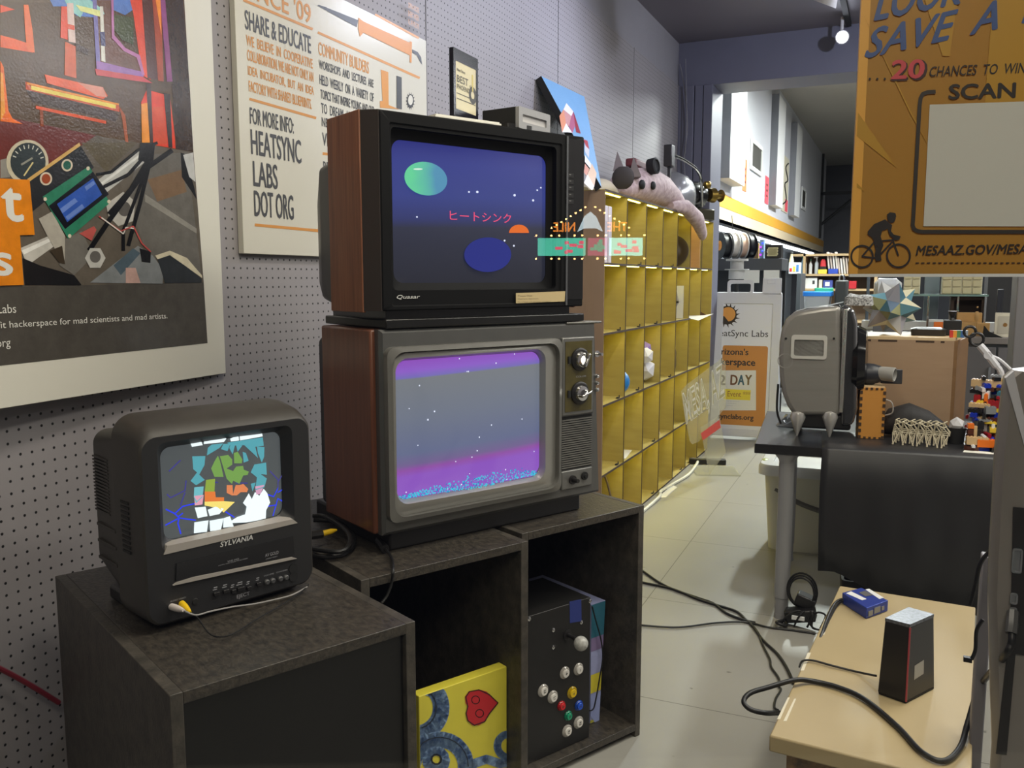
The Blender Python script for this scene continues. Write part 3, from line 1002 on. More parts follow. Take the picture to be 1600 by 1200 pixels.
L7 = dict(org=(120, 610), sc=3.0)
WHT, TEAL, GRN, ORG, YEL, SKY = (238, 250, 252), (92, 172, 184), (124, 168, 84), (240, 130, 60), (252, 226, 120), (120, 196, 206)
sp_([(5, 335), (165, 310), (175, 330), (155, 355), (0, 372)], WHT, 1.2)
sp_([(205, 330), (272, 298), (275, 343), (210, 350)], WHT, 1.2)
sp_([(280, 300), (460, 280), (465, 312), (282, 343)], WHT, 1.2)
sp_([(535, 235), (585, 228), (595, 258), (545, 266)], WHT, 1.2, **L7)
sp_([(180, 360), (465, 320), (470, 385), (400, 392), (300, 378), (210, 385)], TEAL)
for q_ in ([(60, 375), (150, 365), (120, 400), (20, 460), (30, 400)], [(150, 370), (205, 368), (180, 425), (130, 410)], [(205, 375), (240, 380), (220, 450), (195, 400)], [(310, 375), (400, 385), (420, 480), (400, 460)], [(415, 390), (475, 395), (470, 470), (450, 515), (420, 440)], [(300, 430), (325, 440), (345, 500), (305, 515)], [(250, 380), (300, 380), (260, 430)]):
    sp_(q_, TEAL)
sp_([(120, 465), (185, 455), (215, 490), (215, 530), (170, 560), (220, 580), (245, 545), (300, 540), (305, 570), (345, 585), (335, 610), (300, 615), (270, 680), (220, 655), (210, 680), (170, 640)], GRN)
sp_([(230, 440), (260, 430), (295, 490), (290, 520), (230, 520)], GRN)
sp_([(50, 560), (80, 500), (105, 460), (120, 500), (130, 550), (145, 625), (75, 625)], GRN)
sp_([(545, 310), (605, 308), (600, 350), (575, 395), (600, 420), (560, 445), (535, 425), (565, 385), (548, 370)], TEAL, 1, **L7)
sp_([(552, 455), (595, 450), (590, 500), (560, 530), (550, 500)], SKY, 1, **L7)
sp_([(390, 530), (485, 515), (490, 610), (440, 605), (490, 640), (470, 710), (395, 730), (410, 630), (360, 590)], TEAL)
sp_([(395, 700), (470, 690), (440, 760), (405, 765)], (226, 170, 200))
sp_([(360, 680), (400, 670), (375, 740)], TEAL)
sp_([(10, 650), (80, 640), (75, 740), (0, 740)], (150, 176, 70))
sp_([(0, 740), (80, 740), (85, 785), (150, 785), (150, 815), (0, 820)], ORG)
sp_([(0, 820), (150, 815), (235, 822), (150, 905), (110, 870), (0, 850)], YEL, 1.1)
sp_([(170, 690), (215, 690), (220, 760), (240, 690), (270, 690), (300, 680), (340, 720), (330, 745), (280, 745), (250, 770), (210, 770), (170, 750)], (236, 140, 90))
sp_([(552, 495), (595, 490), (590, 535), (555, 540)], (240, 170, 190), 1, **L7)
sp_([(555, 550), (605, 545), (615, 590), (570, 600)], WHT, 1.2, **L7)
sp_([(615, 560), (650, 545), (690, 555), (670, 580), (625, 590)], WHT, 1.2, **L7)
sp_([(555, 620), (620, 610), (615, 665), (555, 672)], WHT, 1.2, **L7)
sp_([(625, 612), (690, 600), (680, 655), (630, 662)], WHT, 1.2, **L7)
sp_([(690, 600), (720, 590), (740, 640), (690, 645)], WHT, 1.2, **L7)
sp_([(300, 830), (345, 755), (370, 800), (395, 745), (430, 775), (465, 720), (495, 755), (520, 830), (490, 890), (490, 960), (330, 985), (180, 990), (260, 940), (320, 920), (330, 860)], WHT, 1.25)
BL = glow((40, 60, 235), 1.2)
BLD = glow((74, 70, 150), 0.9)
for pts, c in (([(425, 560), (465, 580), (500, 545), (560, 530)], BL), ([(465, 580), (480, 595), (500, 578)], BL), ([(425, 635), (485, 600), (480, 625), (495, 675)], BL), ([(485, 600), (560, 610)], BL), ([(430, 490), (445, 505), (510, 470), (515, 425)], BLD), ([(510, 480), (490, 540)], BLD), ([(440, 380), (490, 330)], BLD),
               ([(900, 490), (930, 500), (950, 460)], BL), ([(950, 510), (980, 525)], BL), ([(930, 590), (945, 530), (950, 510)], BL), ([(900, 545), (945, 540)], BL), ([(950, 480), (978, 465)], BL), ([(910, 380), (950, 420), (950, 460)], BLD), ([(950, 430), (970, 400)], BLD), ([(700, 570), (740, 595)], BL), ([(610, 430), (800, 435)], BLD)):
    P_ = [sv.px(120 + a / 3, 610 + b / 3, ysv) for a, b in pts]
    tmp = MB().stroke(P_, 0.0026, 0, c)
    tmp.v = [(x, fys(x, z, 0.0006), z) for x, y, z in tmp.v]
    o_ = len(MO.v)
    MO.v += tmp.v
    MO.f += [[i + o_ for i in f] for f in tmp.f]
    MO.m += tmp.m
MO.build('picture_mosaic', glow(WHT, 1.2), ss, smooth=0)
GL = mat('grey_lettering', (150, 150, 155), 0.4)
a0, a1 = sv.px(344, 855), sv.px(395, 846)
text_on(MB(), 'SYLVANIA', a0[0], a1[0], a0[1], a0[1] + 0.0105, -0.0004, bold=0.03, shear=0.2).build('emblem', mat('silver_lettering', (190, 190, 188), 0.3), sv, smooth=0)
dr = MB().prism(sv.poly([(275, 880), (457, 838), (459, 866), (274, 908)])[::-1], -0.003, 0.002).build('tape_door', mat('glossy_charcoal', (28, 28, 31), 0.25), sv)
MB().prism(sv.poly([(269, 914), (462, 872), (455, 870), (300, 901), (275, 909)])[::-1], -0.0055, 0.0).build('door_trim', mat('grey_lip_plastic', (158, 152, 146), 0.4), sv)
le = MB()
for s_, x0, y0, x1, hh in (('VHS HQ', 354, 879, 372, 0.0045), ('DIGITAL VIDEO CASSETTE RECORDER', 340, 884, 386, 0.002), ('AV GOLD', 413, 870, 434, 0.007), ('STEREO VIDEO', 414, 874, 432, 0.0022)):
    a0, a1 = sv.px(x0, y0), sv.px(x1, y0 - 4)
    text_on(le, s_, a0[0], a1[0], a0[1], a0[1] + hh, -0.0036, bold=0.01)
le.build('door_lettering', GL, dr, smooth=0)
pb = MB()
for px_, py_, w_ in ((337, 926, 0.012), (352, 922, 0.013), (364, 922, 0.010), (375, 918, 0.016), (388, 917, 0.010), (403, 911, 0.010)):
    x, z = sv.px(px_, py_)
    MB().box(x - w_ / 2, x + w_ / 2, -0.006, 0.0, z - 0.006, z + 0.002).build('push_button', BLACKP, sv, bevel=0.001)
    pb.box(x - w_ / 2, x + w_ / 2 - 0.003, -0.0004, 0.0002, z + 0.006, z + 0.0075).box(x - w_ / 3, x + w_ / 3, -0.0004, 0.0002, z + 0.010, z + 0.012)
for px_, py_ in ((416, 909), (425, 907), (437, 904), (446, 902)):
    x, z = sv.px(px_, py_)
    MB().lathe((x, 0.001, z), (0, -1, 0), [(0, 0.006), (0.006, 0.006), (0.008, 0.004)], 16).build('round_button', mat('grey_button', (72, 72, 74), 0.35), sv)
a0, a1 = sv.px(412, 902), sv.px(450, 894)
text_on(pb, 'VOLUME   CHANNEL', a0[0], a1[0], a0[1] + 0.001, a0[1] + 0.004, -0.0004)
a0, a1 = sv.px(345, 918), sv.px(392, 906)
a0, a1 = sv.px(370, 937), sv.px(390, 931)
text_on(pb, 'EJECT', a0[0], a1[0], a0[1], a0[1] + 0.010, -0.0004, bold=0.01)
a0, a1 = sv.px(266, 941), sv.px(290, 935)
text_on(pb, 'AUDIO VIDEO', a0[0], a1[0], a0[1], a0[1] + 0.003, -0.0004)
pb.build('panel_lettering', GL, sv, smooth=0)
x, z = sv.px(458, 892)
MB().lathe((x, 0.0, z + 0.006), (0, -1, 0), [(0, 0.0105), (0.002, 0.0105), (0.002, 0.008)], 24).lathe((x, 0.0, z - 0.013), (0, -1, 0), [(0, 0.0105), (0.002, 0.0105), (0.002, 0.008)], 24).build('headphone_socket', BLACKM, sv)
x, z = sv.px(305, 940)
MB().lathe((x, 0.0, z), (0, -1, 0), [(0, 0.007), (0.002, 0.006)], 18).build('input_jack', BLACKM, sv)

# white and yellow video leads plugged into it
av = Thing('video_lead', 'thin black and grey lead with white and yellow plugs at the small television', 'cable', sv.M @ Vector((0.04, -0.02, 0.0)))
S2 = lambda px_, py_, y: av.loc(sv.M @ Vector((sv.px(px_, py_, y)[0], y, sv.px(px_, py_, y)[1])))
a, b = S2(268, 948, 0.0), S2(287, 954, -0.045)
d = b - a
MB().lathe(a, d, [(0, 0.0065), (0.014, 0.0068), (0.03, 0.0055), (d.length, 0.003)], 16).build('white_plug', mat('white_plug_plastic', (225, 215, 210), 0.4), av)
a, b = S2(284, 943, 0.0), S2(297, 957, -0.040)
d = b - a
MB().lathe(a, d, [(0, 0.0065), (0.014, 0.0068), (0.028, 0.0055), (d.length, 0.003)], 16).build('yellow_plug', mat('yellow_plug_plastic', (238, 196, 30), 0.4), av)
T2 = lambda px_, py_, z=0.748: av.loc(W(px_, py_, z=z))
MB().tube([S2(287, 954, -0.045), S2(306, 961, -0.05), S2(330, 955, -0.045), S2(365, 948, -0.035), S2(395, 944, -0.025), S2(420, 939, -0.02), T2(455, 930), T2(480, 917)], 0.0017).build('grey_wire', mat('grey_lead', (150, 148, 146), 0.4), av)
MB().tube([S2(297, 957, -0.04), S2(308, 964, -0.045), T2(330, 992), T2(360, 992), T2(400, 968), T2(440, 945), T2(470, 925), T2(482, 914)], 0.0014).build('black_wire', RUBBER, av)

# coiled cable with a yellow plug behind it
cc = Thing('coiled_cable', 'coil of thick black cable with a yellow plug on the middle box', 'cable', W(515, 850, z=0.742))
K = lambda a, b, z=0.75: cc.loc(W(a, b, z=z))
MB().tube([K(490, 812, 0.77), K(525, 815, 0.765), K(548, 832, 0.76), K(552, 850, 0.755), K(535, 866, 0.75), K(505, 870, 0.75), K(489, 866, 0.75)], 0.007).build('cable', RUBBER, cc)
MB().tube([K(489, 858, 0.765), K(530, 862, 0.765), K(547, 848, 0.772), K(540, 828, 0.78), K(510, 808, 0.785), K(489, 806, 0.785)], 0.006).build('cable', RUBBER, cc)
MB().tube([K(478, 838, 0.775), K(504, 834, 0.775)], 0.011, sub=1).build('adapter_block', BLACKP, cc)
a, b = K(504, 834, 0.775), K(526, 828, 0.778)
MB().lathe(a, b - a, [(0, 0.0075), ((b - a).length * 0.6, 0.0075), ((b - a).length, 0.003)], 14).build('yellow_plug', mat('yellow_plug_plastic', (238, 196, 30), 0.4), cc)
rc = MB().tube([W(-30, 1030, x=-1.80), W(20, 1055, x=-1.80), W(60, 1078, x=-1.79), W(92, 1098, x=-1.79)], 0.006)
solo('red_cable', rc, mat('red_cable_rubber', (120, 30, 44), 0.45), 'red cable running along the pegboard behind the nearest black box', 'cable')
# ================================================================== POSTERS ON THE PEGBOARD
pc0 = W(353, 583, x=XW + 0.016)
P1 = Thing('poster_board', 'big white framed poster with photo collage and caption band, bottom edge above the small television', 'poster', pc0, 95.05)
u0 = P1.px(-70, 400)[0]
ptop = P1.px(286, -60)[1]
MB().box(u0, 0.0, 0.0, 0.012, 0.0, ptop + 0.25).build('board', WHITEB, P1, bevel=0.001)
PG = dict(rough=0.16)


def gp_(c, bump=0.35):
    return mat('gloss_print_%d_%d_%d' % tuple(c), c, 0.2, bump=0.10, bscale=160, var=0.45, vscale=22)


art_n = [0]


def art(mb, T, pts, c, lay, org=(0, 0), sc=1.0, maker=gp_):
    art_n[0] += 1
    y = -0.0006 - lay * 0.00025 - art_n[0] % 12 * 0.000012
    mb.flat([T.px(org[0] + a / sc, org[1] + b / sc, 0)[0:2] for a, b in pts][::-1], y, maker(c))


def ell(cx, cy, rx, ry, n=26, rot=0.0):
    return [(cx + rx * math.cos(t) * math.cos(rot) - ry * math.sin(t) * math.sin(rot), cy + rx * math.cos(t) * math.sin(rot) + ry * math.sin(t) * math.cos(rot)) for t in [2 * PI * i / n for i in range(n)]]


def band(pts, w):
    """outline of a band of width w along pixel points"""
    a, b = [], []
    for i, (x, y) in enumerate(pts):
        x0, y0_ = pts[max(i - 1, 0)]
        x1, y1_ = pts[min(i + 1, len(pts) - 1)]
        d = Vector((x1 - x0, y1_ - y0_)).normalized()
        a.append((x - d.y * w / 2, y + d.x * w / 2))
        b.append((x + d.y * w / 2, y - d.x * w / 2))
    return a + b[::-1]


def bands(mb, T, pts, w, c, lay, **k):
    for p, q in zip(pts, pts[1:]):
        art(mb, T, band([p, q], w), c, lay, **k)


U = MB()
A4 = dict(org=(0, 0), sc=4.0)
up = lambda pts, c, lay=1: art(U, P1, pts, c, lay, **A4)
art(U, P1, [(-70, -60), (284, -60), (302, 238), (-70, 175)], (84, 58, 26), 0)
up([(-280, -240), (1140, -240), (1150, 60), (1080, 40), (830, 60), (700, 90), (300, 20), (-280, 0)], (92, 66, 34))
up([(280, -60), (830, -60), (830, 60), (780, 95), (700, 60), (600, 110), (480, 100), (400, 40), (330, 40)], (92, 132, 214), 2)
up([(400, 0), (560, 0), (640, 60), (650, 90), (520, 70), (500, 110), (430, 60)], (150, 210, 210), 3)
up([(470, 30), (640, 70), (640, 110), (500, 70)], (230, 236, 160), 4)
up([(810, 0), (900, 0), (940, 500), (885, 470), (830, 80)], (232, 74, 40), 2)
up([(885, 0), (950, 0), (1000, 500), (920, 490)], (84, 40, 28), 2)
up([(950, 0), (1010, 0), (1010, 200), (1020, 510), (985, 505)], (176, 74, 40), 3)
up([(1000, 0), (1030, 0), (1075, 510), (1040, 510)], (150, 78, 140), 3)
up([(970, 0), (1000, 0), (1005, 220), (990, 130)], (252, 150, 50), 4)
up([(1030, -20), (1140, -20), (1185, 560), (1205, 950), (1095, 930), (1070, 500)], (58, 40, 26), 2)
up([(880, 640), (915, 560), (1060, 600), (1100, 930), (890, 895)], (236, 66, 30), 2)
up([(880, 650), (930, 640), (935, 910), (885, 895)], (252, 160, 40), 3)
up([(910, 520), (940, 520), (955, 910), (935, 910)], (66, 40, 26), 4)
up([(1020, 580), (1060, 590), (1075, 925), (1050, 920)], (52, 34, 26), 4)
up([(945, 670), (1020, 665), (1045, 900), (950, 900)], (224, 78, 36), 3)
up([(0, 380), (20, 420), (50, 690), (75, 740), (140, 775), (0, 757)], (250, 116, 28), 2)
up([(0, 450), (15, 460), (30, 700), (0, 757)], (255, 170, 50), 3)
up([(0, 220), (80, 240), (200, 280), (205, 330), (0, 295)], (238, 96, 32), 2)
up([(0, 30), (90, 60), (0, 80)], (236, 80, 40), 2)
up([(145, 30), (175, 30), (200, 180), (215, 330), (165, 310), (155, 200)], (240, 110, 40), 2)
up([(380, 40), (420, 40), (420, 250), (375, 235)], (236, 80, 44), 3)
up([(415, 20), (455, 20), (470, 270), (425, 260)], (226, 200, 196), 3)
up([(420, 150), (462, 160), (464, 190), (420, 180)], (230, 90, 60), 4)
up([(405, 260), (470, 290), (475, 490), (400, 470)], (214, 92, 34), 3)
up([(470, 270), (550, 310), (545, 345), (470, 310)], (66, 40, 26), 4)
up([(575, 0), (690, 0), (700, 250), (780, 310), (860, 350), (890, 470), (600, 430)], (112, 72, 58), 3)
up([(575, 0), (600, 0), (625, 420), (600, 430)], (128, 120, 190), 4)
up([(600, 380), (890, 450), (895, 480), (600, 440)], (160, 110, 190), 4)
up([(620, 40), (640, 40), (655, 390), (630, 380)], (226, 226, 220), 5)
up([(620, 200), (650, 200), (655, 290), (628, 285)], (84, 84, 130), 6)
up([(590, 430), (890, 480), (950, 520), (800, 500), (600, 470)], (206, 66, 74), 4)
up([(690, 0), (705, 0), (710, 220), (780, 300), (870, 345), (900, 470), (885, 470), (850, 360), (770, 320), (695, 240)], (190, 120, 180), 6)
up([(700, 90), (830, 110), (830, 280), (760, 250), (705, 180)], (70, 78, 40), 5)
up([(275, 465), (640, 550), (670, 600), (640, 620), (290, 520)], (240, 96, 44), 4)
up([(480, 515), (640, 545), (665, 610), (600, 600)], (228, 150, 130), 5)
up([(155, 510), (740, 650), (745, 700), (700, 690), (160, 560)], (206, 80, 30), 3)
up([(190, 535), (720, 655), (720, 680), (190, 560)], (255, 226, 96), 5)
up([(165, 515), (740, 648), (738, 658), (165, 528)], (250, 150, 40), 6)
up([(160, 560), (700, 690), (740, 720), (720, 760), (620, 730), (200, 640)], (62, 40, 24), 2)
up([(220, 660), (660, 755), (660, 775), (220, 680)], (226, 84, 30), 4)
up([(245, 680), (265, 680), (270, 790), (250, 790)], (150, 70, 30), 3)
up([(740, 660), (780, 720), (800, 890), (780, 885), (760, 740)], (170, 84, 40), 3)
U.build('thermal_photo', gp_((84, 58, 26)), P1, smooth=0)
Lm = MB()
lo = lambda pts, c, lay=1: art(Lm, P1, pts, c, lay, org=(0, 200), sc=2.6087)
art(Lm, P1, [(-70, 175), (302, 238), (318, 441), (-70, 450)], (104, 96, 86), 0)
lo([(-150, -60), (0, -50), (390, 30), (250, 130), (0, 210), (-150, 230)], (112, 46, 40))
lo([(390, 60), (560, 60), (430, 180), (330, 60)], (96, 86, 66))
lo([(560, 110), (760, 100), (820, 600), (600, 520), (520, 300)], (112, 108, 102))
lo([(600, 210), (740, 170), (760, 260), (640, 300)], (130, 104, 80), 2)
lo([(590, 270), (800, 410), (800, 430), (590, 300)], (150, 146, 138), 2)
lo([(745, 110), (785, 100), (795, 220), (770, 200)], (206, 206, 204), 3)
lo([(735, 100), (750, 105), (790, 240), (800, 290), (740, 200)], (28, 28, 30), 2)
lo(ell(110, 140, 86, 92), (214, 204, 178), 3)
lo(ell(112, 138, 72, 78), (52, 62, 66), 4)
for k_ in range(9):
    t_ = rad(200 + k_ * 18)
    lo(band([(112 + 52 * math.cos(t_), 138 + 54 * math.sin(t_)), (112 + 66 * math.cos(t_), 138 + 70 * math.sin(t_))], 4), (222, 222, 210), 5)
lo(band([(95, 195), (132, 140)], 6), (226, 210, 150), 5)
lo(band([(84, 150), (130, 122)], 8), (150, 150, 140), 5)
lo([(0, 130), (40, 120), (40, 200), (0, 205)], (150, 146, 138), 2)
lo([(110, 210), (320, 62), (380, 160), (300, 260), (180, 300), (130, 340)], (42, 44, 48), 5)
lo([(108, 208), (320, 60), (326, 72), (112, 222)], (222, 180, 108), 6)
lo(ell(184, 207, 25, 27), (222, 208, 186), 7)
lo(ell(184, 207, 18, 20), (160, 74, 40), 8)
lo(ell(270, 152, 23, 25), (222, 208, 186), 7)
lo(ell(270, 152, 16, 18), (34, 96, 80), 8)
lo([(170, 280), (360, 155), (445, 305), (275, 452)], (52, 134, 104), 8)
lo([(195, 318), (375, 178), (440, 270), (262, 412)], (22, 24, 32), 9)
lo([(228, 310), (375, 205), (412, 272), (270, 384)], (52, 92, 186), 10)
lo([(240, 330), (300, 285), (312, 300), (250, 348)], (110, 140, 214), 11)
lo([(262, 362), (330, 310), (340, 325), (272, 376)], (110, 140, 214), 11)
lo([(340, 240), (376, 215), (384, 228), (348, 256)], (110, 140, 214), 11)
for a_, b_ in ((180, 290), (355, 165), (440, 300), (280, 440)):
    lo(ell(a_, b_, 7, 8, 12), (222, 214, 190), 9)
lo([(400, 210), (560, 90), (600, 130), (430, 265)], (196, 196, 192), 3)
lo([(410, 222), (570, 105), (575, 112), (415, 232)], (236, 236, 232), 4)
for pts_, w_ in (([(390, 190), (450, 180), (560, 90), (640, 60)], 12), ([(420, 240), (520, 190), (600, 100)], 14), ([(440, 350), (530, 250), (600, 130)], 16), ([(500, 500), (500, 420), (560, 260), (610, 120)], 14), ([(360, 500), (440, 380), (600, 160), (700, 90)], 20), ([(520, 480), (570, 300), (610, 130)], 16)):
    for q0, q1 in zip(pts_, pts_[1:]):
        lo(band([q0, q1], w_), (24, 24, 26), 6)
lo([(570, 60), (630, 60), (620, 150), (560, 130)], (26, 26, 28), 7)
lo([(430, 310), (500, 260), (550, 300), (540, 380), (480, 400), (440, 360)], (196, 192, 184), 4)
lo(ell(505, 330, 26, 30), (96, 92, 88), 5)
lo([(80, 490), (220, 430), (235, 470), (110, 560)], (206, 202, 194), 4)
lo([(85, 500), (220, 440), (224, 452), (95, 516)], (246, 244, 238), 5)
lo([(155, 370), (210, 340), (262, 440), (260, 555), (225, 500), (190, 440)], (186, 180, 168), 6)
lo([(200, 500), (250, 480), (262, 555), (240, 550)], (66, 56, 44), 7)
lo([(90, 530), (160, 560), (300, 600), (330, 640), (100, 640)], (30, 30, 32), 5)
lo([(230, 470), (330, 420), (380, 520), (300, 600), (240, 560)], (120, 116, 110), 4)
lo(ell(385, 530, 42, 46, 6), (206, 204, 198), 7)
lo(ell(385, 525, 22, 24), (112, 108, 104), 8)
lo([(365, 630), (480, 540), (560, 480), (620, 520), (665, 580), (660, 635)], (136, 140, 142), 5)
lo([(460, 560), (540, 490), (570, 510), (490, 600)], (84, 100, 112), 6)
lo([(510, 570), (550, 570), (570, 632), (510, 632)], (206, 170, 160), 6)
lo([(566, 490), (612, 505), (610, 550), (575, 545)], (30, 30, 32), 7)
lo([(320, 430), (380, 400), (390, 415), (370, 460)], (190, 90, 84), 7)
for pts_, c_ in (([(400, 360), (490, 420), (540, 400), (575, 470), (612, 505)], (200, 84, 80)), ([(410, 365), (500, 432), (510, 405), (545, 410)], (232, 226, 216))):
    for q0, q1 in zip(pts_, pts_[1:]):
        lo(band([q0, q1], 5), c_, 8)
lo([(630, 520), (690, 500), (760, 530), (820, 600), (822, 612), (750, 560), (690, 518), (640, 535)], (226, 216, 188), 6)
lo([(640, 535), (690, 520), (750, 560), (820, 615), (820, 630), (670, 632)], (50, 54, 58), 5)
Lm.build('handlebar_photo', gp_((104, 96, 86)), P1, smooth=0)
cb = MB()
art(cb, P1, [(-70, 449), (318, 441), (324, 536), (-70, 579)], (84, 80, 74), 0)
cbo = cb.build('caption_band', gp_((84, 80, 74)), P1, smooth=0)
ct = MB()


def ptext(mb, T, s, bl, br, tl, y, mt=None, bold=0.0, shear=0.0, right=False, org=(0, 0), sc=1.0, x01=None):
    f = lambda q: T.px(org[0] + q[0] / sc, org[1] + q[1] / sc, 0)
    a, b = f(bl), f(tl)
    if x01:
        x0, x1 = x01
    elif right:
        x0, x1 = None, f(br)[0]
    else:
        x0, x1 = a[0], f(br)[0]
    text_on(mb, s, x0, x1, a[1], b[1], y, mt, bold, shear)


PW = ink((226, 224, 216))
a = P1.px(25, 493), P1.px(25, 475)
text_on(ct, 'HeatSync Labs', None, a[0][0], a[0][1], a[1][1], -0.0016)
a = P1.px(261, 500), P1.px(261, 489)
b = P1.px(-1, 523)
text_on(ct, 'fit hackerspace for mad scientists and mad artists.', b[0] - 0.004, a[0][0], a[0][1], a[1][1], -0.0016)
a = P1.px(16, 545), P1.px(16, 528)
text_on(ct, 'heatsynclabs.org', None, a[0][0], a[0][1], a[1][1], -0.0016)
ct.build('caption_lettering', PW, cbo, smooth=0)
og = MB()
art(og, P1, [(-70, 276), (44, 281), (52, 367), (29, 367.5), (35, 445), (-70, 449)], (240, 142, 28), 14)
ogo = og.build('orange_tag', gp_((240, 142, 28)), P1, smooth=0)
ot = MB()
a, b = P1.px(3, 344), P1.px(30, 296)
text_on(ot, 't', a[0], b[0], a[1], b[1], -0.0046, bold=0.045)
a, b = P1.px(-12, 430), P1.px(15, 396)
text_on(ot, 's', a[0], b[0], a[1], b[1], -0.0046, bold=0.045)
ot.build('tag_lettering', PW, ogo, smooth=0)

# second board
q0 = W(381, 396, x=XW + 0.022)
P2 = Thing('poster_board', 'white board with orange and dark lettering and a soldering iron, behind the black television', 'poster', q0, 90)
u1 = P2.px(667, 170)[0]
MB().box(0.0, u1, 0.0, 0.02, 0.0, P2.px(357, -90)[1]).build('board', mat('warm_white_board', (214, 210, 196), 0.28, bump=0.06, bscale=25), P2, bevel=0.001)
OR = (212, 144, 62)
DK = (62, 62, 64)
B3 = dict(org=(350, 0), sc=2.926)
ol = MB()
dl = MB()
for s_, tl, bl, br, c_ in (('SHARE & EDUCATE', (97, 45), (97, 132), (397, 248), DK), ('FOR MORE INFO:', (117, 490), (119, 565), (318, 612), DK), ('HEATSYNC', (120, 590), (125, 705), (353, 750), DK),
                           ('LABS', (130, 735), (135, 850), (245, 862), DK), ('DOT ORG', (135, 870), (140, 988), (318, 1005), DK),
                           ("SINCE '09", (88, -120), (92, -20), (396, 82), OR),
                           ('WE  BELIEVE  IN  COOPERATIVE', (100, 158), (102, 206), (405, 312), OR), ('COLLABORATION. WE ARE NOT ONLY AN', (104, 225), (106, 275), (408, 374), OR),
                           ('IDEA  INCUBATOR,  BUT  AN  IDEA', (108, 300), (110, 348), (410, 443), OR), ('FACTORY WITH SHARED BLUEPRINTS.', (112, 368), (114, 418), (400, 500), OR),
                           ('COMMUNITY BUILDERS', (430, 190), (432, 250), (662, 340), OR), ('WORKSHOPS  AND  LECTURES  ARE', (433, 272), (434, 312), (683, 404), DK),
                           ('HELD  WEEKLY  ON  A  VARIETY  OF', (436, 340), (437, 385), (684, 465), DK), ('TOPICS THAT INSPIRE YOUNG AND OLD', (440, 408), (441, 450), (686, 520), DK),
                           ('TO  DREAM  AND  DISCOVER', (443, 470), (444, 516), (688, 570), DK), ('NEW  WAYS  TO  CREATE', (446, 535), (447, 577), (690, 620), DK), ('VISIT US', (448, 605), (450, 665), (560, 690), DK), ('BE', (453, 738), (454, 782), (480, 790), DK)):
    ptext(ol if c_ == OR else dl, P2, s_, bl, br, tl, -0.0008, ink(c_), bold=0.022 if (bl[1] - tl[1]) < 60 else 0.020, **B3)
for l_, w_ in (([(88, 0), (405, 134)], 12), ([(115, 452), (421, 540)], 12), ([(140, 1028), (520, 1063)], 13), ([(428, 148), (894, 357)], 11), ([(690, 66), (890, 174)], 10), ([(450, 702), (560, 712)], 12)):
    art(ol, P2, band(l_, w_), OR, 0, maker=ink, **B3)
for i, q_ in enumerate((('OPEN HOUSE', 20, 44), ('EVERY WEEK', 58, 82), ('ALL ARE WELCOME', 96, 120))):
    ptext(ol, P2, q_[0], (842, q_[1] + 14), (890, q_[2] + 14), (842, q_[1] - 10), -0.0008, ink(OR), **B3)
ol.build('orange_lettering', ink(OR), P2, smooth=0)
dl.build('dark_lettering', ink(DK), P2, smooth=0)
so = MB()
for pts_, c_, l_ in (([(425, 26), (432, 22), (470, 34), (474, 46), (466, 48)], (70, 72, 76), 1), ([(466, 34), (612, 92), (606, 124), (468, 50)], (84, 86, 90), 2), ([(614, 80), (628, 92), (640, 100), (858, 200), (852, 255), (636, 150), (620, 168), (612, 130)], (216, 140, 52), 3), ([(848, 188), (858, 192), (856, 288), (848, 284)], (216, 140, 52), 4),
                     ([(860, 226), (885, 238), (900, 262), (905, 296), (896, 284), (880, 252), (860, 242)], (76, 78, 80), 2),
                     ([(716, 318), (750, 330), (752, 480), (800, 500), (712, 492), (712, 462), (724, 462)], (216, 146, 58), 2), ([(788, 346), (811, 354), (812, 500), (788, 496)], (66, 66, 66), 3)):
    art(so, P2, pts_, c_, l_, maker=ink, **B3)
so.build('soldering_iron_picture', ink(OR), P2, smooth=0)
gl = MB()
for k_ in range(14):
    t_ = 2 * PI * k_ / 14
    art(gl, P2, [(851 + 15 * math.cos(t_ - .14), 462 + 30 * math.sin(t_ - .14)), (851 + 22 * math.cos(t_), 462 + 42 * math.sin(t_)), (851 + 15 * math.cos(t_ + .14), 462 + 30 * math.sin(t_ + .14))], (50, 50, 50), 1, maker=ink, **B3)
art(gl, P2, ell(851, 462, 16, 32), (50, 50, 50), 2, maker=ink, **B3)
art(gl, P2, ell(851, 458, 11, 23), (222, 218, 206), 4, maker=ink, **B3)
gl.build('sun_gear_emblem', ink((50, 50, 50)), P2, smooth=0)

# ================================================================== THINGS ON TOP OF THE BLACK TELEVISION
QT = 1.3025 + qz1 + 0.002
cp0 = qv.M @ Vector((0.17, 0.165, qz1 + 0.001))
c0 = W(700, 184, z=QT)
CF = Thing('framed_certificate', 'black framed cream certificate standing on the black television', 'picture frame', (c0.x, c0.y, QT), 90)
fp = [CF.px(710, 70), CF.px(747, 96), CF.px(747, 184), CF.px(712, 184)]
fx0_, fx1_ = CF.px(709, 150)[0], CF.px(747, 150)[0]
fz1_ = CF.px(728, 83)[1]
fi, fiz = 0.012, 0.030
MB().loft([at_y(rr(fx0_, 0, fx1_, fz1_, 0.001, 1), 0.012), at_y(rr(fx0_, 0, fx1_, fz1_, 0.001, 1), 0.0), at_y(rr(fx0_ + fi, fiz, fx1_ - fi, fz1_ - fiz, 0.001, 1), 0.0), at_y(rr(fx0_ + fi, fiz, fx1_ - fi, fz1_ - fiz, 0.001, 1), 0.003)], True, True).build('frame', mat('navy_black_frame', (24, 24, 34), 0.2), CF)
ppx = MB().box(fx0_ + fi, fx1_ - fi, 0.0005, 0.003, fiz, fz1_ - fiz).build('certificate', mat('cream_paper', (214, 205, 170), 0.35), CF)
cl = MB()
cw = fx1_ - fx0_ - 2 * fi
ch = fz1_ - 2 * fiz
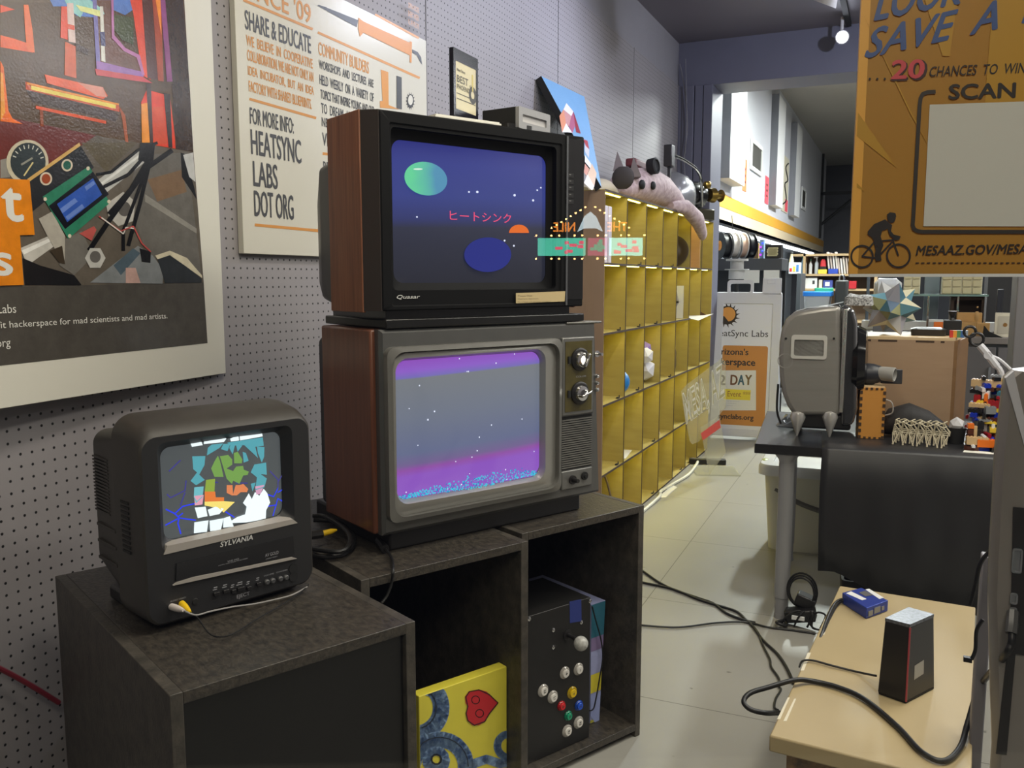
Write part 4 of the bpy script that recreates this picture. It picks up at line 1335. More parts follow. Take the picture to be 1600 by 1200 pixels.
X0, Z0 = fx0_ + fi, fiz
INK = ink((60, 58, 52))
text_on(cl, 'New Times', X0 + cw * .06, X0 + cw * .45, Z0 + ch * .80, Z0 + ch * .86, 0.0, INK, 0.02)
text_on(cl, 'BEST', X0 + cw * .06, X0 + cw * .60, Z0 + ch * .57, Z0 + ch * .72, 0.0, INK, 0.01)
text_on(cl, 'of', X0 + cw * .66, X0 + cw * .76, Z0 + ch * .57, Z0 + ch * .63, 0.0, INK)
text_on(cl, 'PHOENIX', X0 + cw * .06, X0 + cw * .72, Z0 + ch * .43, Z0 + ch * .53, 0.0, INK, 0.005)
for z_ in (.33, .22):
    cl.box(X0 + cw * .05, X0 + cw * .95, -0.0002, 0.0004, Z0 + ch * z_, Z0 + ch * (z_ + .012), INK)
cl.box(X0 + cw * .80, X0 + cw * .86, -0.0002, 0.0004, Z0 + ch * .50, Z0 + ch * .86, ink((206, 190, 110)))
cl.ringd(X0 + cw * .83, Z0 + ch * .42, 0.010, 0.022, 0.0, INK)
cl.build('certificate_lettering', INK, ppx, smooth=0)
# booklet and flat black case near the front edge
BKT = Thing('white_booklet', 'flat white booklet lying on the front edge of the black television', 'booklet', qv.M @ Vector((0.17, 0.004, qz1 + 0.001)), 62.44)
MB().box(0.0, 0.205, 0.0, 0.10, 0.0, 0.005).build('cover', mat('white_paper', (226, 224, 214), 0.5), BKT, bevel=0.001)
MB().box(0.004, 0.20, 0.002, 0.098, 0.0051, 0.0085).build('page', mat('white_paper', (226, 224, 214), 0.5), BKT)
bc = MB().loft([[(x, y, 0) for x, y in rr(0.40, 0.012, 0.49, 0.09, 0.01, 3)], [(x, y, 0.012) for x, y in rr(0.40, 0.012, 0.49, 0.09, 0.01, 3)], [(x, y, 0.015) for x, y in rr(0.41, 0.022, 0.48, 0.08, 0.01, 3)]])
solo('flat_case', bc, BLACKP, 'flat thin black case lying in front of the screen box on the black television', 'case', loc=tuple(qv.M @ Vector((0, 0, qz1 + 0.001))), deg=62.44)
# small display box with a grey face
db0 = W(806, 200, z=QT)
DB = Thing('shadow_box', 'small black box with grey framed pale screen on the black television', 'frame', (db0.x, db0.y, QT), 80)
dw = DB.px(855, 190)[0]
dh = DB.px(806, 166)[1]
MB().box(0, dw, 0.0, 0.11, 0, dh).build('case', BLACKM, DB, bevel=0.002)
g0, g1 = rr(0, 0, dw, dh, 0.002, 1), rr(0.018, 0.018, dw - 0.018, dh - 0.018, 0.002, 1)
MB().loft([at_y(g0, 0.001), at_y(g0, -0.010), at_y(g1, -0.010), at_y(g1, -0.002)], False, False).build('grey_bezel', mat('grey_bezel_plastic', (150, 150, 152), 0.4), DB)
MB().box(0.016, dw - 0.016, -0.004, 0.0, 0.016, dh - 0.016).build('pale_screen', mat('pale_screen_film', (206, 204, 204), 0.15), DB)

# blue painting leaning on the wall
xw = XW + 0.03
TL, TR, BR = W(847, 119, x=xw), W(913, 151, x=xw), W(941, 293, z=1.897)
eu = (TR - TL)
BR = Vector((BR.x, TR.y + (BR.y - TR.y) * 1.0, 1.897))
ev = (TR - BR)
eu_n = eu.normalized()
ev_n = (ev - eu_n * ev.dot(eu_n)).normalized()
en = eu_n.cross(ev_n)
pw = 0.60
ph = ev.length
BLc = BR - eu_n * pw
Mp = Matrix(((eu_n.x, -en.x, ev_n.x, BLc.x), (eu_n.y, -en.y, ev_n.y, BLc.y), (eu_n.z, -en.z, ev_n.z, BLc.z), (0, 0, 0, 1)))
BP = Thing('blue_painting', 'light blue canvas with pink and white crystals, leaning above the lit cubbies', 'painting', BLc, M=Mp)
tlx = BP.px(846, 119)
trx = BP.px(913, 151)
brx = BP.px(941, 295)
bly = (tlx[0], brx[1])
cv = MB().prism([(tlx[0], 0), (brx[0], 0), (trx[0], trx[1]), (tlx[0], tlx[1])], 0.0, 0.035).build('canvas', mat('sky_blue_paint', (118, 166, 208), 0.5, var=0.15, vscale=6), BP)
MB().box(tlx[0] - 0.006, tlx[0], 0.0, 0.036, 0.0, tlx[1]).build('canvas_edge', BLACKM, BP)
cr_ = MB()
ca = dict(org=(640, 0), sc=3.636)


def cq(pts, c, l_=1):
    art(cr_, BP, pts, c, l_, maker=ink, **ca)


cq([(890, 586), (930, 634), (918, 660), (874, 622)], (236, 232, 230))
cq([(874, 622), (918, 660), (905, 720), (880, 700)], (206, 150, 150))
cq([(874, 622), (850, 660), (866, 752), (888, 700)], (226, 150, 116))
cq([(930, 634), (945, 700), (925, 756), (905, 720), (918, 660)], (176, 96, 128))
cq([(930, 634), (972, 760), (945, 752), (938, 700)], (150, 40, 60), 2)
cq([(888, 700), (925, 756), (895, 752), (866, 752)], (240, 236, 236))
cq([(995, 810), (1020, 850), (1018, 900), (995, 860)], (206, 206, 212))
cq([(985, 790), (1010, 800), (1020, 850), (1000, 830)], (170, 50, 66))
cq([(995, 880), (1030, 930), (1028, 960), (995, 920)], (240, 238, 238))
cq([(1035, 930), (1062, 985), (1048, 1060), (1010, 990)], (214, 180, 150))
cq([(995, 930), (1020, 960), (1005, 1000), (990, 980)], (206, 140, 120))
cq([(1010, 990), (1048, 1060), (1036, 1082), (990, 1040)], (236, 236, 238))
cr_.build('crystal_picture', ink((236, 232, 230)), BP, smooth=0)

# ================================================================== PAINTINGS AND ARCADE PANEL IN THE BOXES
HP = Thing('heart_painting', 'yellow canvas with blue swirls and a red heart inside the middle box', 'painting', box2.M @ Vector((0, 0.06, 0.043)), 62.3)
hw0, hw1 = HP.px(655, 1120)[0], HP.px(792, 1120)[0]
hz1 = HP.px(720, 1066)[1]
hw0 = max(hw0, 0.026)
YE = (226, 214, 72)
MB().box(hw0, hw1, 0.0, 0.035, 0, hz1).build('canvas', mat('yellow_paint', YE, 0.45, var=0.5, vscale=14, col2=(206, 196, 70)), HP, bevel=0.002)
ha = dict(org=(480, 780), sc=2.857)
hm = MB()
BLU = mat('blue_swirl_paint', (66, 98, 156), 0.5, var=1.0, vscale=40, col2=(150, 180, 210))


def hart(pts, c, l_=1, m=None):
    mk = (lambda c_: m) if m else ink
    pts2 = [HP.px(ha['org'][0] + a / ha['sc'], ha['org'][1] + b / ha['sc'], 0) for a, b in pts]
    pts2 = [(min(max(x, hw0 + .001), hw1 - .001), min(max(z, 0.002), hz1 - .001)) for x, z in pts2]
    hm.flat(pts2[::-1], -0.0006 - 0.0002 * l_, mk(c))


def hband(pts, w, c, l_, m=None):
    for q0_, q1_ in zip(pts, pts[1:]):
        hart(band([q0_, q1_], w), c, l_, m)
    for q_ in pts:
        hart(ell(q_[0], q_[1], w / 2, w / 2, 14), c, l_, m)


arc = lambda cx, cy, r, a0, a1, n=12: [(cx + r * math.cos(rad(a0 + (a1 - a0) * i / n)), cy + r * math.sin(rad(a0 + (a1 - a0) * i / n))) for i in range(n + 1)]
hband(arc(480, 930, 118, -80, 75), 74, 0, 1, BLU)
hband(arc(590, 1190, 118, -175, 10), 72, 0, 2, BLU)
hband(arc(575, 1165, 42, 0, 330), 40, 0, 3, BLU)
hband(arc(575, 1160, 22, 0, 420), 8, (40, 48, 60), 5)
hband(arc(480, 930, 95, -75, 70), 6, (40, 52, 70), 4)
hband(arc(590, 1190, 128, -170, 0), 5, (40, 52, 70), 4)
hband([(720, 1260), (740, 1180), (800, 1160), (860, 1180), (900, 1170)], 40, 0, 2, BLU)
hband(arc(900, 1100, 52, 90, 260), 34, 0, 2, BLU)
hart([(850, 908), (830, 890), (800, 858), (765, 848), (720, 856), (703, 880), (706, 910), (716, 925), (708, 950), (712, 985), (735, 1008), (765, 1008), (795, 990), (810, 960), (835, 925)], (196, 40, 48), 5)
hband([(850, 908), (810, 870), (765, 850), (722, 858), (706, 882), (716, 924)], 5, (60, 24, 28), 6)
hband([(716, 924), (708, 955), (716, 988), (745, 1008), (790, 992), (812, 955), (850, 908)], 5, (60, 24, 28), 6)
hband(arc(750, 895, 18, 0, 400), 4, (60, 24, 28), 6)
hband(arc(768, 955, 18, 0, 400), 4, (60, 24, 28), 6)
hm.build('swirl_and_heart_picture', ink(YE), HP, smooth=0)

ap = Thing('arcade_panel', 'black arcade control panel with joystick and coloured buttons inside the far box', 'game controller', box3.M @ Vector((0, 0.035, 0.043)), 62.94)
A9 = lambda a, b, y=0.0: ap.px(780 + a / 3.87, 880 + b / 3.87, y)
ax1 = A9(553, 240)[0]
az1 = A9(553, 205)[1]
ax0 = 0.024
MB().box(ax0, ax1, 0.0, 0.22, 0.0, az1).build('housing', mat('black_panel_paint', (24, 23, 22), 0.45, var=0.3, vscale=20, col2=(34, 32, 30)), ap, bevel=0.002)
MB().loft([[(x, 0.0, z) for x, z in [A9(425, 232), A9(495, 218), A9(497, 350), A9(427, 362)]][::-1], [(x, -0.0008, z) for x, z in [A9(425, 232), A9(495, 218), A9(497, 350), A9(427, 362)]][::-1]]).build('blue_tape', mat('blue_masking_tape', (38, 52, 120), 0.6), ap)
for a, b in ((548, 228), (496, 357), (327, 404), (327, 508), (181, 337), (531, 1073)):
    x, z = A9(a, b)
    x = max(x, ax0 + 0.006)
    MB().lathe((x, 0.001, z), (0, -1, 0), [(0, 0.0062), (0.003, 0.006), (0.005, 0.003)], 14).build('screw', CHROME, ap)
x, z = A9(412, 432)
js = MB().lathe((x, 0.0, z), (0, -1, 0), [(0, 0.016), (0.003, 0.016), (0.004, 0.013), (0.004, 0.006), (0.034, 0.005)], 24).build('joystick', BLACKP, ap)
xb, zb = A9(490, 484, -0.045)
MB().cyl((x, -0.02, z), (xb, -0.045, zb), 0.0055).build('shaft', BLACKP, js)
MB().ball((xb, -0.048, zb), 0.0215, 20).build('ball_top', mat('clear_speckled_ball', (190, 190, 186), 0.2, var=0.6, vscale=120, col2=(120, 120, 118)), js)
RIM = mat('clear_button_rim', (170, 166, 160), 0.15, metal=0.2)
for a, b, c, r, s_ in ((395, 662, (222, 218, 212), .0145, '+'), (478, 640, (222, 218, 212), .0145, '-'), (264, 770, (222, 218, 212), .0148, 'L2'), (322, 808, (222, 218, 212), .0148, 'L1'), (439, 782, (226, 190, 30), .0145, 'Y'), (375, 862, (204, 36, 42), .0118, 'B'), (480, 860, (30, 84, 206), .0125, 'X'), (416, 922, (20, 150, 110), .0118, 'A'), (478, 962, (222, 218, 212), .0148, 'R2'), (409, 1013, (222, 218, 212), .0148, 'R1')):
    x, z = A9(a, b)
    big = c[2] > 210
    br_ = MB().lathe((x, 0.001, z), (0, -1, 0), [(0, r * 1.3), (0.003, r * 1.28), (0.006, r * 1.05), (0.006, r * 0.84)], 26).build('push_button', RIM if big else mat('button_rim_%d_%d_%d' % c, tuple(int(v * .75) for v in c), 0.2), ap)
    cap2 = MB().lathe((x, -0.003, z), (0, -1, 0), [(0, r * 0.84), (0.0055, r * 0.84), (0.0065, r * 0.76)], 24).build('button_cap', mat('button_cap_%d_%d_%d' % c, c, 0.25), br_)
    lm = MB()
    v_, f_, as_ = text_mesh(s_, 0.03)
    hh = r * 0.55
    ww = hh * as_ if s_ not in '+-' else r * 0.6
    if s_ == '-':
        hh = 0.002
    # the lettering lies on its side because the panel stands on end
    lm.add([(x + (bb - .5) * hh, -0.0098, z - (aa - .5) * ww) for aa, bb in v_], f_)
    lm.build('button_lettering', INK, br_, smooth=0)
# narrow painted canvas beside it and the thin black lead hanging over it
NC = Thing('narrow_canvas', 'narrow canvas edge in teal, lilac and yellow beside the arcade panel', 'painting', box3.M @ Vector((0, 0.09, 0.043)), 62.94)
B9 = lambda a, b, y=0.0: NC.px(780 + a / 3.87, 880 + b / 3.87, y)
nx0 = max(B9(555, 500)[0], ax1 + 0.004)
nx1 = B9(640, 400)[0]
nz1 = B9(620, 232)[1]
nx1b = B9(603, 1025)[0]
MB().prism([(nx0, 0), (nx1b, 0), (nx1, nz1), (nx0, nz1)], 0.0, 0.3).build('canvas', mat('lilac_paint', (164, 170, 214), 0.5, var=0.3, vscale=20), NC)
nm = MB()
rowz = lambda b: B9(600, b)[1]
edge = lambda z: nx1b + (nx1 - nx1b) * z / nz1 - 0.0005


def nband(z0_, z1_, c, l_=1):
    nm.flat([(nx0, z0_), (edge(z0_), z0_), (edge(z1_), z1_), (nx0, z1_)], -0.0006 * l_, ink(c))


nband(rowz(440), nz1 - .001, (46, 106, 128))
nband(rowz(520), rowz(440), (134, 118, 160))
nband(rowz(770), rowz(660), (214, 200, 60))
nband(0.001, rowz(930), (196, 190, 80))
nm.flat([(nx0, rowz(900)), (edge(rowz(1000)), rowz(1000)), (edge(rowz(780)), rowz(780)), (nx0, rowz(780))], -0.0012, ink((160, 172, 224)))
nm.build('painted_edge', ink((46, 106, 128)), NC, smooth=0)
bl_ = [NC.M @ Vector((B9(a, b, -0.012)[0], -0.012, B9(a, b, -0.012)[1])) for a, b in ((562, 262), (585, 350), (615, 460), (626, 570), (606, 700), (585, 820), (566, 885))]
solo('hanging_lead', MB().tube(bl_ + [ap.M @ Vector((ax1 + 0.003, 0.02, A9(553, 905)[1]))], 0.0022), RUBBER, 'thin black lead looping down in front of the narrow painted canvas', 'cable')
# ================================================================== LIT CUBBY SHELVES
CX0, CX1 = XW + 0.012, -1.45          # back and front
cyl_ = [4.39 + 0.4 * k_ for k_ in range(8)]
czl = [0.0, 0.355, 0.742, 1.13, 1.503, 1.885]
CU = Thing('cubby_shelf', 'tall plywood cubby unit of thirty five cells lit from within by yellow strips', 'shelf', (CX1, cyl_[0], 0), 90)
# local x = along the wall, local y = into the wall
D_ = CX1 - CX0
TH = 0.007
L_ = cyl_[-1] - cyl_[0]
MB().box(-0.006, 0.0, 0.0, D_, 0, czl[-1]).build('side_panel', mat('tan_hardboard_side', (150, 124, 98), 0.5, var=0.2, vscale=5), CU)
MB().box(L_, L_ + TH, 0.0, D_, 0, czl[-1]).build('side_panel', PLY, CU)
MB().box(0, L_, D_ - 0.006, D_, 0, czl[-1]).build('back_panel', PLY, CU)
for i, z_ in enumerate(czl):
    z_ = max(z_, 0.004)
    o = MB().box(0, L_, 0.003, D_ - 0.006, z_ - 0.0045, z_ + 0.0045).build('shelf', PLY, CU)
    MB().box(0, L_, 0.0, 0.003, z_ - 0.0055, z_ + 0.0055).build('shelf_edge', PLYEDGE, o)
YL = glow((255, 238, 96), 26)
for r_ in range(5):
    za, zb_ = czl[r_], czl[r_ + 1]
    for k_ in range(1, 7):
        o = MB().box(0.4 * k_ - 0.0035, 0.4 * k_ + 0.0035, 0.003, D_ - 0.006, za + 0.005, zb_ - 0.005).build('divider', PLY, CU)
        MB().box(0.4 * k_ - 0.0035, 0.4 * k_ + 0.0035, 0.0, 0.003, za + 0.005, zb_ - 0.005).build('divider_edge', PLYEDGE, o)
    for k_ in range(7):
        MB().box(0.4 * k_ + 0.06, 0.4 * k_ + 0.35, 0.028, 0.038, zb_ - 0.0085, zb_ - 0.0046).build('light_strip', YL, CU)


def cell(k_, r_):
    """floor point of a cell: 0 = nearest column, row 4 = top"""
    return Vector((CX1, cyl_[k_], czl[r_] + 0.0052))


# things in the cells
for i, (dy, lab) in enumerate(((0.03, 'white binder standing in the top cell nearest the televisions, first of the pair'), (0.10, 'white binder standing in the top cell nearest the televisions, second of the pair'))):
    b = Thing('white_binder', lab, 'binder', cell(0, 4) + Vector((-0.004, dy - 0.022, 0)), 90, 'white binders in the top cell')
    MB().box(0, 0.05, 0, 0.24, 0, 0.30).build('cover', mat('white_binder_card', (216, 208, 214), 0.5), b, bevel=0.003)
    MB().box(0.012, 0.038, -0.001, 0.0, 0.06, 0.22).build('spine_label', mat('pale_label', (190, 184, 196), 0.5), b)
b = Thing('round_mask', 'dark round disc leaning against a divider in the top row', 'disc', cell(4, 4) + Vector((-0.12, 0.365, 0)), 0)
MB().lathe((0, 0, 0.12), (0, -1, 0.12), [(0, 0.115), (0.012, 0.115), (0.014, 0.10), (0.011, 0.07), (0.011, 0.05), (0.016, 0.04)], 30).build('disc', mat('dark_brown_disc', (58, 46, 30), 0.4), b)
b = Thing('striped_board', 'plain striped wood panel standing in a top cell near the far end', 'panel', cell(5, 4) + Vector((-0.03, 0.36, 0)), 0)
MB().box(-0.22, 0.02, 0, 0.018, 0, 0.33).build('board', mat('striped_wood_panel', (208, 162, 104), 0.5, var=0.4, vscale=6, col2=(184, 134, 80), stretch=(1, 1, 9)), b)
b = Thing('white_print', 'white print with a grey curved stroke leaning in the second row', 'picture', cell(4, 3) + Vector((-0.04, 0.372, 0)), 0)
MB().box(-0.16, 0.0, 0, 0.012, 0, 0.24).build('panel', WHITEP, b)
MB().stroke([(-0.14, 0.03), (-0.08, 0.05), (-0.04, 0.12), (-0.06, 0.2)], 0.02, -0.001).build('grey_stroke', ink((170, 168, 176)), b)
b = Thing('wood_wedge', 'dark wooden wedge sculpture in the second row, last cell', 'sculpture', cell(6, 3) + Vector((-0.10, 0.2, 0)), 30)
MB().prism([(-0.08, 0), (0.1, 0), (0.02, 0.04), (-0.05, 0.2)], -0.05, 0.05).build('wedge', mat('dark_walnut_wood', (88, 58, 32), 0.4), b)
wp = MB().slab([(0.02, 0.42), (-0.12, 0.78), (0.10, 0.80), (0.13, 0.55)], 0, 0.004)
b = Thing('drooping_paper', 'white paper sheet sticking out of the last cells of the second row', 'paper', cell(5, 3) + Vector((0, -0.1, 0)), 0)
MB().loft([[(-0.2, 0.12, 0.002), (-0.2, 0.46, 0.002), (-0.2, 0.46, 0.004), (-0.2, 0.12, 0.004)], [(-0.02, 0.12, 0.002), (0.02, 0.48, 0.006), (0.02, 0.48, 0.008), (-0.02, 0.12, 0.004)], [(0.05, 0.2, -0.02), (0.10, 0.5, 0.02), (0.10, 0.5, 0.022), (0.05, 0.2, -0.018)]]).build('sheet', mat('white_paper', (226, 224, 214), 0.5), b)
sph = MB().ball((0, 0, 0.075), 0.075, 18)
o = sph.build('blue_ball', mat('blue_ball_rubber', (28, 120, 190), 0.45), None)
o.location = cell(1, 2) + Vector((-0.07, 0.075, 0))
tag(o, 'bright blue ball at the front of a middle row cell', 'ball')


def poly_ball(mbx, c, r, seed, mt=None):
    rnd = random.Random(seed)
    phi = (1 + 5 ** .5) / 2
    vs = [(0, a, b_ * phi) for a in (-1, 1) for b_ in (-1, 1)]
    vs = vs + [(a, b_ * phi, 0) for _, a, b_ in [(0, v[1], v[2] / phi) for v in vs]] + [(v[2], 0, v[1]) for v in vs]
    import mathutils
    P_ = [Vector(v).normalized() * r * rnd.uniform(.85, 1.1) for v in vs]
    fs = []
    n_ = len(vs)
    Vv = [Vector(v) for v in vs]
    for i in range(n_):
        for j in range(i + 1, n_):
            for k__ in range(j + 1, n_):
                if abs((Vv[i] - Vv[j]).length - 2) < .01 and abs((Vv[j] - Vv[k__]).length - 2) < .01 and abs((Vv[i] - Vv[k__]).length - 2) < .01:
                    nrm = (Vv[j] - Vv[i]).cross(Vv[k__] - Vv[i])
                    fs.append((i, j, k__) if nrm.dot(Vv[i]) > 0 else (i, k__, j))
    mbx.add([Vector(c) + p for p in P_], fs, mt)


b = Thing('paper_sculpture', 'faceted white and purple paper sculpture in the middle row', 'sculpture', cell(2, 2) + Vector((-0.085, 0.26, 0)), 0)
m1 = MB()
poly_ball(m1, (0.0, 0.05, 0.085), 0.085, 1)
m1.build('white_facets', mat('white_folded_paper', (226, 226, 232), 0.5), b, smooth=0)
m1 = MB()
poly_ball(m1, (-0.03, 0.06, 0.21), 0.09, 2)
m1.build('purple_facets', mat('purple_folded_paper', (140, 116, 186), 0.5), b, smooth=0)
m1 = MB()
poly_ball(m1, (0.03, -0.03, 0.185), 0.06, 3)
poly_ball(m1, (0.0, -0.07, 0.29), 0.035, 5)
m1.build('small_facets', mat('white_folded_paper', (226, 226, 232), 0.5), b, smooth=0)
b = Thing('clear_plaque', 'rounded clear plaque with etched oval in the middle row', 'plaque', cell(4, 2) + Vector((-0.10, 0.2, 0)), 20)
MB().prism(rr(-0.06, 0.0, 0.06, 0.2, 0.055, 8), 0, 0.012).build('plate', thin_glass('plaque_acrylic', (0.85, 0.83, 0.8), 0.10, 0.25, (150, 140, 120)), b)
MB().ringd(0, 0.1, 0.03, 0.04, -0.001).build('etched_oval', ink((96, 84, 60)), b)
b = Thing('flat_papers', 'flat white papers lying in the fourth row', 'paper', cell(1, 1) + Vector((-0.12, 0.1, 0)), 8)
MB().box(-0.1, 0.1, -0.02, 0.24, 0, 0.004).build('sheet', mat('white_paper', (226, 224, 214), 0.5), b)
b = Thing('folded_card', 'small folded clear card in the fourth row', 'card', cell(3, 1) + Vector((-0.08, 0.14, 0)), 60)
MB().prism([(-0.07, 0), (0, 0.09), (0.08, 0)], 0, 0.05).build('card', mat('beige_card', (206, 190, 156), 0.4), b)
b = Thing('curved_stick', 'thin dark curved stick standing in the bottom row, nearest cell', 'stick', cell(0, 0) + Vector((-0.05, 0.34, 0)), 0)
MB().tube([(0, 0.02, 0.0), (0, 0.0, 0.12), (-0.01, -0.05, 0.24), (-0.02, -0.1, 0.32)], 0.006).build('stick', mat('grey_brown_stick', (110, 96, 84), 0.5), b)
for k_, r_ in ((0, 3), (1, 3), (2, 3), (0, 2), (1, 2), (3, 2), (0, 1), (2, 1), (2, 0), (4, 0), (1, 4), (2, 4), (3, 4)):
    c_ = cell(k_, r_) + Vector((-0.008, 0.30, 0))
    o = MB().box(-0.014, 0, 0, 0.03, 0, 0.006).box(-0.004, 0, 0.022, 0.03, 0, 0.018).build('strip_clip', BLACKM, None)
    o.location = c_
    tag(o, 'tiny black wire clip at the front of a lit cubby cell', 'clip', 'black wire clips in the cubby')
    
# white power lead and power strip on the floor in front of the cubby
ez = MB().tube([W(1003, 800, z=0.01), W(1030, 776, z=0.012), W(1032, 768, z=0.012), W(1050, 757, z=0.012), W(1075, 742, z=0.012), W(1088, 726, z=0.012), W(1091, 718, z=0.03)], 0.011)
solo('white_extension_cord', ez, mat('white_cord_rubber', (206, 204, 186), 0.5), 'white extension cord running along the foot of the cubby', 'cord')
ps = W(1095, 724, z=0.0)
b = Thing('power_strip', 'black power strip lying at the foot of the cubby beside the clear sign', 'power strip', (ps.x + 0.03, ps.y, 0), 15)
MB().box(-0.12, 0.16, -0.03, 0.03, 0, 0.04).build('body', BLACKP, b, bevel=0.006)
for i in range(4):
    MB().box(-0.10 + i * 0.06, -0.07 + i * 0.06, -0.015, 0.015, 0.04, 0.0415).build('socket', mat('grey_socket', (90, 90, 90), 0.5), b)
wf = W(1020, 772, z=0.0)
solo('floor_paper', MB().slab([tuple(W(a, b_, z=0)[:2]) for a, b_ in ((1029, 778), (1050, 758), (1058, 762), (1040, 778))], 0.001, 0.004), mat('white_paper', (226, 224, 214), 0.5), 'white sheet on the floor at the foot of the cubby', 'paper')

# things on top of the cubby
PK_ = mat('pale_pink_mottled_fur', (206, 184, 184), 0.75, var=1.0, vscale=26, bump=0.5, bscale=60, col2=(158, 134, 136))
cz_ = czl[-1] + 0.006
cr0 = W(1012, 318, z=cz_)
cr0 = Vector((-1.62, 5.55, cz_))
cre = Thing('creature_head', 'mottled pale pink creature head with goggles lying on top of the cubby', 'puppet head', cr0, 90)
# local x runs away along the shelf, y to the wall


def blob(rings, n=18):
    """rings of (x, y, z, ry, rz) swept along x"""
    mbx = MB()
    mbx.loft([[(x, y + ry * math.cos(2 * PI * i / n), z + rz * math.sin(2 * PI * i / n)) for i in range(n)] for x, y, z, ry, rz in rings])
    return mbx


blob([(-0.42, 0.0, 0.08, 0.03, 0.03), (-0.38, 0.0, 0.085, 0.08, 0.07), (-0.28, 0, 0.10, 0.11, 0.09), (-0.12, 0, 0.125, 0.13, 0.115), (0.08, -0.01, 0.14, 0.15, 0.13), (0.3, -0.02, 0.13, 0.16, 0.12), (0.5, -0.03, 0.10, 0.15, 0.095), (0.66, -0.05, 0.07, 0.12, 0.065), (0.74, -0.07, 0.05, 0.08, 0.045), (0.78, -0.08, 0.04, 0.03, 0.03)]).build('head', PK_, cre)
blob([(0.35, -0.13, 0.03, 0.03, 0.03), (0.5, -0.20, 0.03, 0.05, 0.05), (0.75, -0.232, -0.04, 0.05, 0.06), (0.98, -0.225, -0.13, 0.035, 0.05), (1.05, -0.21, -0.16, 0.01, 0.02)]).build('ear', PK_, cre)
for sx_, y_, z_ in ((-0.35, -0.09, 0.15), (-0.2, 0.06, 0.21)):
    MB().loft([[(sx_, y_ - .04, z_), (sx_ + .09, y_, z_), (sx_, y_ + .04, z_)], [(sx_ - .03, y_, z_ + .11), (sx_ - .02, y_ + .004, z_ + .11), (sx_ - .03, y_ + .004, z_ + .115)]]).build('horn', mat('grey_horn', (150, 140, 142), 0.6), cre)
MB().ball((-0.28, -0.115, 0.11), 0.038, 14, sc=(1, .5, .8)).build('eye', BLACKM, cre)
MB().ball((-0.10, -0.135, 0.12), 0.034, 14, sc=(1, .5, .8)).build('eye', BLACKM, cre)
gg = MB().lathe((-0.07, -0.10, 0.24), (-0.2, -1, 0.1), [(0, 0.05), (0.05, 0.052), (0.055, 0.04), (0.045, 0.036)], 20).build('goggles', BLACKM, cre)
MB().box(-0.2, 0.12, -0.05, 0.02, 0.235, 0.285).build('goggle_band', mat('dark_red_band', (96, 40, 46), 0.4), cre, bevel=0.01)
MB().ball((-0.5, -0.06, 0.13), 0.07, 16, sc=(.35, 1, 1)).build('dark_disc', mat('charcoal_felt', (60, 54, 52), 0.8), cre)
hg = Thing('grey_helmet', 'shiny grey helmet with metal strap behind the pink creature head', 'helmet', (-1.63, 6.63, cz_), 90)
blob([(-0.24, 0, 0.12, 0.02, 0.03), (-0.2, 0, 0.14, 0.10, 0.12), (-0.08, 0, 0.17, 0.14, 0.165), (0.08, 0, 0.17, 0.14, 0.165), (0.2, 0, 0.13, 0.11, 0.125), (0.25, 0, 0.10, 0.03, 0.04)]).build('shell', mat('silver_grey_shell', (176, 176, 180), 0.25, metal=0.5), hg)
MB().tube([(-0.4, -0.05, 0.42), (-0.1, -0.1, 0.40), (0.2, -0.14, 0.33), (0.30, -0.14, 0.1)], 0.012).build('strap', CHROME, hg)
MB().box(-0.46, -0.36, -0.08, -0.02, 0.33, 0.48).build('clamp', mat('dark_metal', (70, 68, 70), 0.35, metal=0.7), hg, bevel=0.006)
MB().box(-0.42, -0.38, -0.06, -0.04, 0.0, 0.34).build('post', mat('dark_metal', (70, 68, 70), 0.35, metal=0.7), hg)
pkh = Thing('pale_dome', 'pale beige rounded dome at the near end of the cubby top', 'dome', (-1.68, 4.92, cz_), 90)
blob([(-0.22, 0, 0.03, 0.03, 0.02), (-0.15, 0, 0.045, 0.09, 0.045), (0.0, 0, 0.06, 0.11, 0.06), (0.15, 0, 0.045, 0.09, 0.045), (0.22, 0, 0.03, 0.03, 0.02)]).build('dome', mat('beige_fabric', (186, 174, 150), 0.8), pkh)
bm_ = Thing('brass_machine', 'black and brass mechanism on the far end of the cubby top', 'machine', (-1.57, 7.0, cz_), 60)
MB().lathe((-0.12, 0, 0.19), (1, 0, 0.05), [(0, 0.06), (0.02, 0.11), (0.16, 0.11), (0.2, 0.08), (0.24, 0.06)], 22).build('drum', mat('black_enamel', (24, 22, 20), 0.2), bm_)
MB().lathe((0.1, -0.06, 0.20), (1, -0.1, 0), [(0, 0.05), (0.05, 0.06), (0.06, 0.03), (0.12, 0.03), (0.13, 0.05), (0.14, 0.01)], 20).lathe((0.02, -0.1, 0.27), (0, -1, 0), [(0, 0.03), (0.03, 0.03), (0.04, 0.015)], 16).build('brass_wheel', mat('brass', (150, 124, 60), 0.3, metal=0.9), bm_)
MB().box(-0.12, 0.16, -0.08, 0.08, 0, 0.09).build('base', mat('dark_olive_metal', (62, 56, 34), 0.4, metal=0.4), bm_, bevel=0.01)

